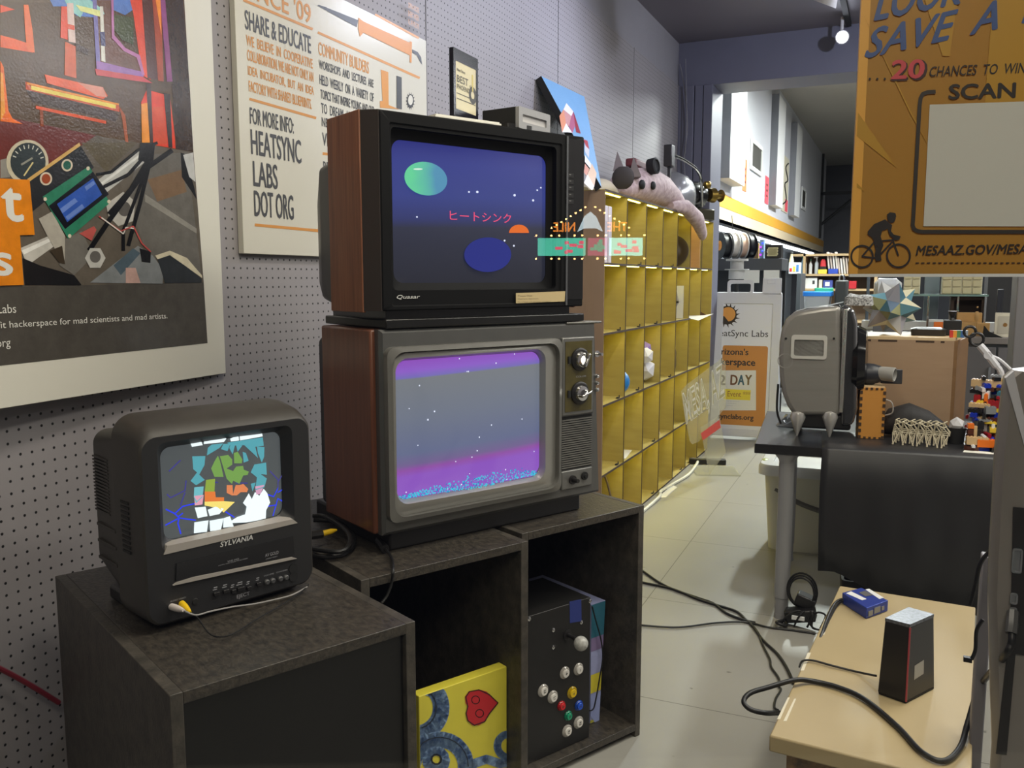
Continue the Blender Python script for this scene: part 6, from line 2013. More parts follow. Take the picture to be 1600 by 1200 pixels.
MB().tube([f3(r_(470, 300)), f3(r_(560, 340)), f3(r_(660, 430))], 0.006).build('rear_link', WA, RA)
MB().tube([f3(r_(530, 395)), f3(r_(560, 430)), f3(r_(570, 520)), (r_(560, 520)[0], 0.0, ZT + 0.004 - ra0.z)], 0.012).build('post', WA, RA)
sp0 = W(1532, 712, z=ZT + 0.004)
solo('paper_slip', MB().slab([tuple(W(a, b, z=0)[:2]) for a, b in ()] or [(-0.06, -0.012), (0.07, -0.012), (0.07, 0.03), (-0.055, 0.03)], 0, 0.002), mat('white_paper', (226, 224, 214), 0.5), 'white paper slip at the front edge of the black table', 'paper', loc=tuple(W(1532, 708, z=ZT + .0035)))
solo('lime_card', MB().slab([(x, y) for x, y in rr(-0.035, -0.015, 0.035, 0.015, 0.013, 5)], 0, 0.003), mat('lime_card', (190, 206, 90), 0.5), 'lime green leaf-shaped card by the brick heap', 'card', loc=tuple(W(1546, 697, z=ZT + .0035)), deg=-12)
fg = Thing('brick_figure', 'little brick figure in orange, brown and blue beside the black cup', 'toy figure', W(1514, 700, z=ZT + .0035), 10)
for z_, c, w__ in ((0, 'grey', .022), (.02, 'blue', .02), (.036, 'brown', .024), (.058, 'brown', .022), (.08, 'orange', .022)):
    MB().box(-w__ / 2, w__ / 2, -.012, .012, z_, z_ + .0195).build('block', mat('brick_' + c, COLB[c], 0.3), fg)
MB().box(0.012, 0.024, -.008, .008, 0, .09).build('back_post', mat('brick_tan', COLB['tan'], 0.3), fg)

# ================================================================== TOTE, ADAPTERS, FLOOR CABLES
TO = Thing('storage_tote', 'translucent storage tote with white lid under the black table', 'storage tote', (-0.63, 4.62, 0), 2)
TT = mat('milky_plastic', (214, 212, 192), 0.4, trans=0.0)
t0, t1 = rr(0.03, 0.0, 0.46, 0.34, 0.05, 5), rr(0.0, -0.02, 0.49, 0.36, 0.06, 5)
up3 = lambda p, z: [(x, y, z) for x, y in p]
MB().loft([up3(t0, 0.0), up3(t1, 0.41), up3(rr(0.006, -0.014, 0.484, 0.354, 0.055, 5), 0.41), up3(rr(0.036, 0.006, 0.454, 0.334, 0.045, 5), 0.006)], True, True).build('tub', TT, TO)
l0, l1, l2 = rr(-0.03, -0.05, 0.52, 0.39, 0.07, 5), rr(-0.02, -0.04, 0.51, 0.38, 0.065, 5), rr(0.04, 0.02, 0.45, 0.32, 0.05, 5)
MB().loft([up3(l0, 0.405), up3(l0, 0.445), up3(l1, 0.46), up3(l2, 0.462), up3(l2, 0.45)], True, True).build('lid', mat('white_lid', (216, 218, 216), 0.4), TO)
MB().ball((-0.005, 0.1, 0.452), 0.03, 12, sc=(.7, 1.6, .5)).build('latch', mat('yellow_green_latch', (180, 190, 120), 0.4), TO)
MB().box(0.05, 0.42, 0.03, 0.30, 0.01, 0.17).build('dark_contents', mat('dark_contents', (50, 50, 50), 0.6), TO)
MB().tube([(0.06, -0.006, 0.33), (0.2, -0.012, 0.26), (0.36, -0.008, 0.22), (0.46, 0.0, 0.21)], 0.014).build('grey_hose', mat('grey_hose', (110, 108, 104), 0.5), TO)
dbx = Thing('dark_bin', 'low black bin on the floor under the black table cloth', 'bin', (-0.17, 3.70, 0), 5)
MB().loft([up3(rr(0, 0, 0.48, 0.3, 0.02, 3), 0), up3(rr(-.01, -.01, 0.49, 0.31, 0.02, 3), 0.19), up3(rr(0.0, 0.0, 0.48, 0.30, 0.02, 3), 0.19), up3(rr(0.01, 0.01, 0.47, 0.29, 0.02, 3), 0.05)], True, True).build('tub', BLACKM, dbx)

ad = Thing('cable_bundle', 'tangled black adapters and coiled cable on the floor by the grey table leg', 'adapters', W(1250, 978, z=0.0), 0)
MB().obox((0.0, 0, 0.05), 0.12, 0.07, 0.05, Matrix.Rotation(rad(-12), 3, 'Y')).build('adapter', BLACKP, ad, bevel=0.006)
MB().obox((0.015, 0.03, 0.10), 0.08, 0.06, 0.05, Matrix.Rotation(rad(18), 3, 'Y')).build('adapter', BLACKP, ad, bevel=0.006)
MB().box(-0.03, 0.02, -0.045, -0.036, 0.04, 0.055).build('white_label', WHITEP, ad)
tb = MB()
for i in range(3):
    tb.tube([(0.0 + .05 * math.cos(t_) * (1 + .1 * i), 0.01 * i + .02 * math.sin(t_ * .5), 0.14 + .06 * math.sin(t_) * (1 + .12 * i)) for t_ in [2 * PI * k_ / 14 for k_ in range(15)]], 0.004, sub=2)
tb.build('coil', RUBBER, ad)
tb = MB()
for i in range(4):
    tb.tube([(-.07 + .05 * i, -.04 + .01 * i, 0.008), (-.05 + .05 * i, -.05, .05 + .01 * i), (0.02 * i, -.03, .075), (.05, -.04, .02), (.08, -.03, 0.008)], 0.004)
tb.tube([(-.09, -.03, .012), (-.08, -.06, .02), (-.05, -.05, .012), (-.06, -.02, .02), (-.09, -.03, .012)], 0.007)
tb.build('loose_cable', RUBBER, ad)
# stray cables over the floor
fc = lambda pts, z=0.006: [W(a, b, z=z) for a, b in pts]
c1 = MB().tube(fc([(990, 884), (1004, 892), (1030, 910), (1055, 922), (1090, 934), (1115, 943), (1135, 958), (1160, 968), (1180, 973)]), 0.0055)
solo('floor_cable', c1, RUBBER, 'upper black cable crossing the floor from the far black box to the adapters', 'cable')
c2 = MB().tube(fc([(990, 905), (1004, 910), (1050, 920), (1090, 936), (1115, 944), (1150, 955), (1165, 968), (1176, 978), (1192, 1000), (1215, 1022), (1230, 1045), (1240, 1068)]), 0.0055)
solo('floor_cable', c2, RUBBER, 'black cable crossing the floor then bending towards the tan bench', 'cable')
c3 = MB().tube(fc([(985, 974), (1004, 977), (1060, 980), (1120, 973), (1165, 972), (1200, 980), (1235, 984), (1275, 990)]), 0.004)
solo('floor_cable', c3, RUBBER, 'thin lowest cable running over the floor to the adapters', 'cable')
c4 = MB().tube(fc([(1172, 975), (1184, 988), (1192, 1008), (1203, 1030), (1205, 1042), (1217, 1060), (1217, 1072), (1220, 1078), (1212, 1092), (1210, 1105), (1216, 1110)]), 0.004)
solo('floor_cable', c4, RUBBER, 'kinked thin cable on the floor beside the tan bench', 'cable')

# ================================================================== TAN BENCH
BZ = 0.42
bfl, bbl = W(1202, 1149, z=BZ), W(1312, 915, z=BZ)
bdir = (bbl - bfl).normalized()
bdeg = math.degrees(math.atan2(bdir.y, bdir.x)) - 90
BN = Thing('tan_bench', 'low tan bench board on rough wooden blocks, carrying the small computers', 'bench', (bfl.x, bfl.y, 0), bdeg)
bl = (bbl - bfl).length
MB().box(0, 0.395, 0.0, bl, BZ - 0.038, BZ).build('bench_top', mat('tan_laminate', (172, 154, 116), 0.5, var=0.15, vscale=4, bump=0.04, bscale=60), BN, bevel=0.004)
for y in (0.05, bl - 0.15):
    MB().box(0.03, 0.37, y, y + 0.10, 0, BZ - 0.038).build('leg_block', mat('chipboard', (142, 108, 66), 0.8, var=1.0, vscale=30, bump=0.8, bscale=50, col2=(70, 48, 30)), BN)
for i, pts in enumerate(([(1288, 968), (1296, 968), (1288, 992), (1281, 992)], [(1262, 1020), (1267, 1020), (1256, 1048), (1251, 1048)], [(1231, 1090), (1234, 1090), (1219, 1124), (1214, 1124)], [(1241, 1092), (1244, 1092), (1229, 1127), (1224, 1127)])):
    q_ = [tuple(BN.tp(a, b, BZ)) for a, b in pts]
    MB().slab(q_[::-1], BZ, BZ + 0.0006).build('worn_label', mat('white_tape', (214, 206, 184), 0.6), BN)

# tapered mini computer
mc0 = W(1415, 1100, z=BZ + .001)
MC = Thing('mini_computer', 'tapered black mini computer tower with red edge line on the tan bench', 'computer', (mc0.x, mc0.y, BZ + .001), -14)
hh = MC.px(1405, 952)[1]
wl, wr = MC.px(1369, 1090)[0], 0.0
tlx, trx = MC.px(1377, 985, -0.0)[0], MC.px(1418, 990)[0]
hh = MC.px(1415, 983)[1]
dB, dT = 0.125, 0.10
b0 = [(wl, 0.01), (0.0, 0.0), (0.035, dB), (wl + .03, dB + .01)]
t0_ = [(tlx + .002, 0.02), (trx + .001, 0.015), (trx + .030, dT + .02), (tlx + .028, dT + .03)]
body = MB().loft([[(x, y, 0.006) for x, y in b0], [(x, y, hh) for x, y in t0_]])
MBo = body.build('case', mat('black_brushed_case', (30, 28, 28), 0.35, var=0.3, vscale=30, col2=(44, 40, 38), stretch=(1, 1, 10)), MC, bevel=0.002)
MB().loft([[(x, y, hh) for x, y in t0_], [(x, y, hh + 0.008) for x, y in t0_]]).build('silver_top', mat('perforated_silver', (120, 124, 132), 0.35, metal=0.5, var=0.9, vscale=120, col2=(60, 62, 70)), MC)
MB().loft([[(-.001, -0.0015, 0.006), (0.0025, -0.0012, 0.006), (0.0025, 0.001, 0.006), (-.001, 0.001, 0.006)], [(trx, .0135, hh), (trx + .0035, .0138, hh), (trx + .0035, .016, hh), (trx, .016, hh)]]).build('red_line', mat('dull_red_plastic', (166, 66, 74), 0.4), MC)
MB().loft([[(x * .97, y * .97 + .003, 0.0) for x, y in b0], [(x * .98, y * .98 + .002, 0.006) for x, y in b0]]).build('foot', BLACKM, MC)
fz = lambda f: ((0.0 + (trx) * f), (0.0 + .015 * f))
lbq = []
for vx, f in ((0.25, .27), (0.6, .29), (0.6, .48), (0.25, .46)):
    x = (0.0 + (0.035) * vx) * (1 - f) + (trx + .001 + .029 * vx) * f
    y = (dB * vx) * (1 - f) + (.015 + (dT + .005) * vx) * f
    lbq.append((x + .0006, y - .0004, hh * f))
MB().add(lbq, [(0, 1, 2, 3)]).build('silver_sticker', mat('silver_sticker', (170, 166, 156), 0.4), MC)
ml = MB().tube([W(1369, 1056, z=BZ + .02), W(1340, 1050, z=BZ + .006), W(1300, 1040, z=BZ + .006), W(1270, 1032, z=BZ + .006), W(1254, 1033, z=BZ + .004), W(1249, 1042, z=BZ - .05)], 0.0028)
solo('thin_power_lead', ml, RUBBER, 'thin black lead from the mini computer over the bench edge', 'cable')
# blue mini board computer
bb0 = W(1316, 935, z=BZ + .001)
BC = Thing('blue_computer', 'small blue cased board computer with silver stickers at the far end of the bench', 'computer', bb0, -22)
q_ = [tuple(BC.tp(a, b, 0.034)) for a, b in ((1316, 926), (1354, 950), (1388, 938), (1346, 918))]
bodyq = [(x, y) for x, y in q_]
MB().loft([[(x, y, 0.0) for x, y in bodyq], [(x, y, 0.034) for x, y in bodyq]]).build('case', mat('blue_case_metal', (44, 66, 156), 0.35, metal=0.3), BC, bevel=0.002)
q_ = [tuple(BC.tp(a, b, 0.0345)) for a, b in ((1322, 927), (1330, 924), (1354, 936), (1347, 938))]
MB().slab(q_, 0.0344, 0.0348).build('white_sticker', WHITEP, BC)
q_ = [tuple(BC.tp(a, b, 0.0345)) for a, b in ((1352, 921), (1358, 920), (1381, 934), (1374, 936))]
MB().slab(q_, 0.0344, 0.0348).build('white_sticker', WHITEP, BC)
q_ = [tuple(BC.tp(a, b, 0.0345)) for a, b in ((1342, 926), (1352, 923), (1364, 930), (1352, 932))]
MB().slab(q_, 0.0344, 0.035).build('grey_vent', mat('grey_socket', (90, 90, 90), 0.5), BC)
p_, r2 = Vector((*bodyq[1], 0)), Vector((*bodyq[2], 0))
dd = (r2 - p_).normalized()
nrm = Vector((dd.y, -dd.x, 0))
if nrm.y > 0:
    nrm = -nrm
for f0_, f1_, z0_, z1_ in ((0.08, 0.28, 0.006, 0.022), (0.34, 0.62, 0.008, 0.026), (0.68, 0.80, 0.010, 0.022)):
    L2 = (r2 - p_).length
    a, b = p_ + dd * L2 * f0_, p_ + dd * L2 * f1_
    MB().loft([[a + Vector((0, 0, z0_)), b + Vector((0, 0, z0_)), b + Vector((0, 0, z1_)), a + Vector((0, 0, z1_))], [q + nrm * .002 for q in (a + Vector((0, 0, z0_)), b + Vector((0, 0, z0_)), b + Vector((0, 0, z1_)), a + Vector((0, 0, z1_)))]]).build('port', mat('steel_port', (150, 152, 156), 0.35, metal=0.7), BC)
bcb = MB().tube([W(1335, 938, z=BZ + .018), W(1318, 936, z=BZ + .016), W(1305, 942, z=BZ + .006), W(1294, 962, z=BZ + .005), W(1286, 985, z=BZ + .003), W(1278, 1008, z=BZ - .02), W(1276, 1030, z=BZ - .12)], 0.004)
solo('board_power_lead', bcb, RUBBER, 'black lead from the blue computer over the bench edge', 'cable')
bc2 = MB().tube([W(1332, 941, z=BZ + .012), W(1312, 941, z=BZ + .008), W(1298, 962, z=BZ + .005), W(1288, 984, z=BZ + .003), W(1281, 1000, z=BZ - .02), W(1280, 1020, z=BZ - .12)], 0.004)
solo('board_power_lead', bc2, RUBBER, 'second black lead hugging the first from the blue computer', 'cable')

# ================================================================== SCREEN BACK AND GREY STAND AT THE EDGE
MY = 1.72
MO_ = Thing('monitor', 'large grey monitor seen from its ported back, standing beside the bench', 'monitor', W(1560, 1150, y=MY), 0)
f_ = lambda a, b, y=0.0: MO_.px(a, b, y)
lowz = -MO_.root.location.z + 0.02
outl = [f_(1586, 580), f_(1572, 591), f_(1569, 608), f_(1557, 709), f_(1549, 858), f_(1546, 932), f_(1550, 1092), f_(1553, 1180)]
xr = f_(1760, 900)[0]
outl2 = outl + [(outl[-1][0], lowz), (xr, lowz), (xr, f_(1690, 590)[1] + .02)]
GM = mat('grey_monitor_plastic', (126, 121, 116), 0.3, var=0.15, vscale=4)
MB().loft([at_y([(x + .03, z) for x, z in outl2], 0.10), at_y(outl2, 0.05), at_y(outl2, 0.02), at_y([(x + .012, z) for x, z in outl2], 0.0)]).build('back_shell', GM, MO_)
inx = [f_(1583, 792, -.002), f_(1578, 1020, -.002), (xr - .02, f_(1578, 1020)[1]), (xr - .02, f_(1583, 792)[1])]
pn = MB().prism(inx, -0.004, 0.004).build('port_panel', mat('dark_port_panel', (34, 32, 32), 0.45), MO_)
for a, b, w_2, h_2, nm_ in ((1589, 876, 0.008, 0.022, 'screen_port'), (1584, 935, 0.006, 0.010, 'video_socket'), (1583, 957, 0.006, 0.010, 'video_socket')):
    x, z = f_(a, b, -.004)
    o_ = rr(x - w_2, z - h_2, x + w_2, z + h_2, 0.004, 3)
    i_ = rr(x - w_2 + .003, z - h_2 + .003, x + w_2 - .003, z + h_2 - .003, 0.002, 3)
    MB().loft([at_y(o_, -.004), at_y(o_, -.008), at_y(i_, -.008), at_y(i_, -.005)], False, True).build(nm_, mat('steel_port', (150, 152, 156), 0.35, metal=0.7), pn)
tp_ = [f_(1572, 592, -.012), f_(1585, 581, -.012), f_(1610, 690, -.012), f_(1602, 700, -.012)]
MB().prism(tp_[::-1], -0.0025, 0.02).build('white_tape', mat('cloth_tape', (186, 186, 192), 0.6), MO_)
slp = [f_(1575, 1010, -.003), f_(1556, 1178, -.003), f_(1573, 1180, -.003), f_(1588, 1010, -.003)]
MB().prism(slp, -0.003, 0.002).build('dark_recess_panel', mat('dark_port_panel', (34, 32, 32), 0.45), MO_)
HC = Thing('video_cable', 'thick black video cable looping from the monitor over the tan bench', 'cable', W(1580, 990, y=MY - .03))
hz = BZ + .008
hp = [W(1580, 975, y=MY - .02), W(1580, 1005, y=MY - .04), W(1566, 1030, y=MY - .0)]
hp += [W(1530, 1075, z=BZ + .10), W(1512, 1130, z=hz + .02), W(1500, 1168, z=hz), W(1475, 1189, z=hz), W(1440, 1175, z=hz), W(1402, 1135, z=hz), W(1350, 1092, z=hz), W(1310, 1074, z=hz), W(1268, 1064, z=hz), W(1240, 1063, z=hz + .01), W(1200, 1074, z=hz + .004), W(1172, 1083, z=hz), W(1162, 1096, z=hz - .01), W(1172, 1108, z=hz - .02), W(1195, 1114, z=hz - .03), W(1217, 1114, z=hz - .06), W(1240, 1118, z=hz - .12)]
MB().tube([HC.loc(p) for p in hp], 0.0062, n=10).build('cable', RUBBER, HC)
a, b = HC.loc(W(1583, 957, y=MY - .004)), HC.loc(W(1580, 990, y=MY - .035))
MB().tube([a, a.lerp(b, .5) + Vector((0, -.004, 0)), b], 0.010, sub=3).build('plug', mat('dark_grey_plug', (62, 62, 62), 0.4), HC)
gs = W(1526, 1000, y=2.02)
GSx = Thing('grey_stand', 'grey painted wooden upright behind the monitor beside the bench', 'stand', (gs.x, 2.02, 0), 0)
k1 = GSx.px(1524, 868)
k2 = GSx.px(1556, 868)
MB().box(0.0, k2[0] + .0, 0.0, 0.04, 0, k1[1]).build('upright', mat('grey_stand_paint', (132, 130, 136), 0.5, bump=0.1, bscale=40), GSx, bevel=0.003)
MB().box(-0.0, 0.25, -0.06, 0.10, 0, 0.03).build('foot', mat('grey_stand_paint', (132, 130, 136), 0.5), GSx)
sc_ = MB().tube([W(1548, 860, y=2.0), W(1532, 880, y=2.0), W(1524, 915, y=2.0), W(1516, 945, y=2.0)], 0.0045)
solo('dangling_lead', sc_, RUBBER, 'black lead hanging beside the top of the grey upright', 'cable')
s2 = MB().tube([W(1536, 968, y=1.98), W(1526, 985, y=1.98), W(1524, 1015, y=1.98), W(1518, 1030, y=1.98)], 0.004).box(0, 0, 0, 0, 0, 0)
p0_ = W(1512, 1030, y=1.98)
s2.obox(p0_, 0.016, 0.012, 0.010)
solo('dangling_plug', s2, RUBBER, 'short black lead ending in a small plug beside the upright', 'cable')
# ================================================================== ORANGE SHEET ON THE SHOP WINDOW
GM_ = Matrix.Translation(GO) @ Matrix.Rotation(rad(GD), 4, 'Z')
GX = Thing.__new__(Thing)
GX.M, GX.Mi = GM_, GM_.inverted()
o_ = GX.px(1327, 428, 0.006)
OP = Thing('event_poster', 'orange poster with cyclist, prize text and blank scan frame, hanging inside the shop window', 'poster', None, M=GM_ @ Matrix.Translation((o_[0], 0.006, o_[1])))
opw = OP.px(1335 + 452, 300)[0]
oph = OP.px(1340, -190)[1]
om_ = mat('orange_print', (178, 136, 60), 0.35)
_b = om_.node_tree.nodes['Principled BSDF']
_t = om_.node_tree.nodes.new('ShaderNodeBsdfTranslucent')
_t.inputs[0].default_value = (*srgb((226, 160, 52)), 1)
_m = om_.node_tree.nodes.new('ShaderNodeMixShader')
_m.inputs[0].default_value = 0.2
om_.node_tree.links.new(_b.outputs[0], _m.inputs[1])
om_.node_tree.links.new(_t.outputs[0], _m.inputs[2])
om_.node_tree.links.new(_m.outputs[0], om_.node_tree.nodes['Material Output'].inputs[0])
bdp = MB().box(0, opw, 0.0, 0.004, 0, oph).build('sheet', om_, OP)
MB().box(-0.0006, 0.008, -0.0006, 0.0046, 0, oph).build('folded_edge', mat('light_orange_edge', (228, 168, 72), 0.4), OP)
MB().box(0, opw, -0.0004, 0.0044, -0.003, 0.0).build('white_bottom_edge', WHITEP, OP)
om = MB()
O8 = dict(org=(1300, 0), sc=2.727)
oq = lambda pts, c, l_=1: art(om, OP, pts, c, l_, maker=ink, **O8)
for pts in ([(130, 60), (250, 300), (420, 640), (330, 480)], [(110, 480), (275, 715), (105, 580)], [(330, -200), (560, -200), (500, 240), (470, 240)], [(700, -200), (818, -200), (840, 600), (640, 560)], [(105, 780), (140, 815), (105, 800)]):
    oq(pts, (186, 140, 44), 1)
om.build('light_rays', ink((186, 140, 44)), OP, smooth=0)
tx = MB()
NB = ink((66, 88, 140))
D2 = ink((48, 42, 38))
RD2 = ink((206, 76, 84))


def ot(s_, bl, br, tl, mt_, y=-0.0012, bold=0.0, shear=0.0, rot=0.0):
    f = lambda q: OP.px(1300 + q[0] / 2.727, q[1] / 2.727, 0)
    a, b, c = f(bl), f(br), f(tl)
    sl_ = (b[1] - a[1]) / (b[0] - a[0])
    text_on(tx, s_, a[0], b[0], a[1], c[1], y, mt_, bold, shear, fn=lambda p: (p[0], p[1], p[2] + (p[0] - a[0]) * sl_))


ot('SAVE  A  LIFE', (140, 250), (1130, 30), (140, 130), NB, bold=0.03, shear=0.35)
ot('LOOK  TWICE', (180, 90), (1080, -90), (180, -50), NB, bold=0.03, shear=0.35)
ot('20', (252, 345), (398, 340), (252, 262), ink((60, 36, 36)), y=-0.0010, bold=0.06, shear=0.05)
ot('20', (250, 338), (388, 333), (250, 260), RD2, y=-0.0014, bold=0.045, shear=0.05)
ot('CHANCES  TO  WIN  A  BIKE', (414, 328), (1000, 305), (414, 285), D2, bold=0.01, shear=0.2)
ot('SCAN ME', (497, 424), (960, 412), (497, 362), D2, bold=0.05)
ot('MESAAZ.GOV/MESAMOVES', (356, 1088), (1010, 1078), (356, 1048), D2, bold=0.03, shear=0.2)
tx.build('poster_lettering', D2, OP, smooth=0)
fm_ = MB()
oqf = lambda pts, c, l_=1: art(fm_, OP, pts, c, l_, maker=ink, **O8)
for i in range(3):
    oqf(ell(160 + i * 32, 337, 5, 5, 10), (48, 42, 38), 2)
for i in range(30):
    oqf(band([(355 + i * 24, 1121), (369 + i * 24, 1120.5)], 5), (48, 42, 38), 2)
fa = [(440, 392), (405, 394), (385, 402), (376, 420), (372, 450), (345, 930), (342, 960), (348, 976), (362, 985), (385, 988), (1060, 988), (1110, 985)]
for p, q in zip(fa, fa[1:]):
    oqf(band([p, q], 17), (56, 50, 46), 3)
for q in fa[1:]:
    oqf(ell(q[0], q[1], 8.5, 8.5, 12), (56, 50, 46), 3)
fm_.build('scan_frame', ink((56, 50, 46)), OP, smooth=0)
bk_ = MB()
art(bk_, OP, [(415, 447), (1060, 425), (1080, 966), (388, 964)], (206, 204, 196), 2, maker=ink, **O8)
bk_.build('blank_panel', ink((206, 204, 196)), OP, smooth=0)
cy = MB()
oqc = lambda pts, l_=3: art(cy, OP, pts, (46, 42, 42), l_, maker=ink, **O8)


def ringpx(cx, cy0, r0, r1):
    pts = ell(cx, cy0, r0, r0 * 1.0, 28)
    pt2 = ell(cx, cy0, r1, r1 * 1.0, 28)
    for i in range(28):
        j = (i + 1) % 28
        oqc([pts[i], pts[j], pt2[j], pt2[i]])


ringpx(127, 1093, 42, 50)
ringpx(282, 1090, 45, 53)
oqc([(152, 985), (178, 955), (225, 935), (255, 960), (250, 985), (262, 1000), (285, 1005), (288, 1020), (270, 1025), (245, 1005), (235, 975), (212, 985), (205, 1012), (168, 1012), (150, 1000)])
oqc(ell(252, 928, 18, 22))
oqc([(232, 915), (245, 905), (268, 908), (273, 925), (262, 922), (236, 928)], 4)
oqc([(165, 1005), (205, 1005), (218, 1045), (205, 1080), (210, 1110), (185, 1115), (180, 1085), (190, 1050)])
for p, q in (((127, 1093), (180, 1030)), ((180, 1030), (262, 1022)), ((127, 1093), (190, 1100)), ((190, 1100), (255, 1030)), ((282, 1090), (258, 1025)), ((258, 1025), (290, 1008)), ((180, 1030), (195, 1100))):
    oqc(band([p, q], 7))
cy.build('cyclist_picture', ink((46, 42, 42)), OP, smooth=0)

# ================================================================== THE CINEMA SIGN ACROSS THE STREET (seen mirrored in the pane)
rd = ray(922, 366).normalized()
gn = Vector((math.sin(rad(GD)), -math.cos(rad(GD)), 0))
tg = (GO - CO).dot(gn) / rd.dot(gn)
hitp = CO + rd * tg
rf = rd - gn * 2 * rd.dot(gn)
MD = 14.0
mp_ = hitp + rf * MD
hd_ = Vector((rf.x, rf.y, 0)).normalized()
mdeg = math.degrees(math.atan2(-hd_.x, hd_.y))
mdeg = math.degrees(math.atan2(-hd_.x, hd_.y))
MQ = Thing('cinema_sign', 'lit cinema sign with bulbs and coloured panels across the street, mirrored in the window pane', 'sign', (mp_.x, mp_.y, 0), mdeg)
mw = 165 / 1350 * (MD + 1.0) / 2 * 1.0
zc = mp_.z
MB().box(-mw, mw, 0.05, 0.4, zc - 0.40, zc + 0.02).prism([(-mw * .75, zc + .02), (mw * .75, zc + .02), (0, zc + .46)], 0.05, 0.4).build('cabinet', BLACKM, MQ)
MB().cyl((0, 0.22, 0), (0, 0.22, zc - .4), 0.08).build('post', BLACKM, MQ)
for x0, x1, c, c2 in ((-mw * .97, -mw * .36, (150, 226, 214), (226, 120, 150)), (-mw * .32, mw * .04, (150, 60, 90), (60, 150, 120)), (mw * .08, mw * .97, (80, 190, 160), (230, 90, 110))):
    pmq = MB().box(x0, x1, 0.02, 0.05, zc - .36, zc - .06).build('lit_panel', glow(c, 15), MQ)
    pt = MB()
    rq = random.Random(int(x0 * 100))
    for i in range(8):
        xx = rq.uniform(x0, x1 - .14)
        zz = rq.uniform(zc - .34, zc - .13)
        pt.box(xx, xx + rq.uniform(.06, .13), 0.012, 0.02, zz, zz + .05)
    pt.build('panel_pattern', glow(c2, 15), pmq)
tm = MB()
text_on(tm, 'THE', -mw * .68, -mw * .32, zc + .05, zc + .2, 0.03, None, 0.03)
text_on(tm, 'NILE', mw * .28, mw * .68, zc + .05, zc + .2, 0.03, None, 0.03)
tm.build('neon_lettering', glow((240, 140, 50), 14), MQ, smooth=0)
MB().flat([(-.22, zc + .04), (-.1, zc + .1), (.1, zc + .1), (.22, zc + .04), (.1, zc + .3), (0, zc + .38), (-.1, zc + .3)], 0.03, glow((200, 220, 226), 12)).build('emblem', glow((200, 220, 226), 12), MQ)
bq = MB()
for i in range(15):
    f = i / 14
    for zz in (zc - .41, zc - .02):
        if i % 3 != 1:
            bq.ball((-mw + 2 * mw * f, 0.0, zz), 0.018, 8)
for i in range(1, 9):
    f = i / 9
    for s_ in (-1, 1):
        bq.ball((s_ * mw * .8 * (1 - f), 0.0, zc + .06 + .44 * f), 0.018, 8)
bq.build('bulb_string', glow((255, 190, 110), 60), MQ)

# ================================================================== THE BACK ROOM
def fbox(name, lab, cat, p0, p1, y, dep, m, group=None, zfloor=None, rnd=0.004, mk=None):
    """a box whose front spans two picture corners at distance y, standing on zfloor"""
    a, b = W(p0[0], p1[1], y=y), W(p1[0], p0[1], y=y)
    zf = a.z if zfloor is None else zfloor
    t = Thing(name, lab, cat, (a.x, y, zf), 0, group)
    w_, h_ = b.x - a.x, b.z - zf
    if mk:
        mk(t, w_, h_, dep, m)
    else:
        MB().box(0, w_, 0, dep, 0, h_).build('body', m, t, bevel=rnd)
    return t, w_, h_


# lamp tube under the soffit
lt_ = Thing('led_tube', 'long bright white tube lamp under the soffit of the back room', 'lamp', (XW - 0.16, 8.4, 2.0), 0)
MB().box(-0.05, 0.05, 0, 13.0, 0.03, 0.06).build('housing', SPOTW, lt_)
MB().cyl((0, 0.05, 0.01), (0, 12.9, 0.01), 0.028, n=12).build('tube', glow((240, 248, 255), 9), lt_)
# long white sound panels on the wall, standing proud
PNL = mat('white_fabric_panel', (214, 214, 212), 0.8)
PNE = mat('grey_panel_edge', (120, 122, 128), 0.7)


def wpanel(px0, pt, pxb, pb, lab, dep=0.10, wide=0.55):
    """vertical wall panel: near edge through two picture points"""
    a = W(pxb, pb, x=XW + dep)
    b = W(px0, pt, x=XW + dep)
    t = Thing('sound_panel', lab, 'wall panel', (XW + dep, a.y, a.z), 90, 'tall white wall panels of the back room')
    MB().box(0, wide, 0, dep, 0, b.z - a.z).build('panel', PNL, t, bevel=0.004)
    MB().box(-0.012, 0, 0.0, dep, 0, b.z - a.z).build('edge', PNE, t)
    return t


wpanel(1144, 100, 1140, 278, 'nearest tall white wall panel with dark edge beside the header beam', 0.14, 0.9)
wpanel(1216, 143, 1212, 320, 'second tall white wall panel beyond the air vent', 0.10, 0.75)
wpanel(1246, 190, 1241, 336, 'third tall white wall panel further along the back room', 0.10, 0.75)
for (x0, y0, x1, y1, lab) in ((1174, 215, 1190, 255, 'nearer dark air vent with white frame on the back room wall'), (1253, 291, 1259, 308, 'farther small dark air vent on the back room wall')):
    a, b = W(x0, y0, x=XW + .01), W(x1, y1, x=XW + .01)
    lo, hi = min(b.z, a.z), max(a.z, b.z)
    wv, hv = b.y - a.y, 0.38 if x0 < 1200 else 0.4
    t = Thing('air_vent', lab, 'vent', (XW + .004, a.y, a.z - hv), 90)
    o0, o1 = rr(0, 0, wv, hv, .005, 1), rr(.05, .05, wv - .05, hv - .05, .005, 1)
    MB().loft([at_y(o0, 0.0), at_y(o0, -.02), at_y(o1, -.02), at_y(o1, -.002)], False, False).build('frame', PNL, t)
    MB().box(.04, wv - .04, -.004, 0, .04, hv - .04).build('mesh', mat('dark_vent', (60, 58, 52), .7), t)
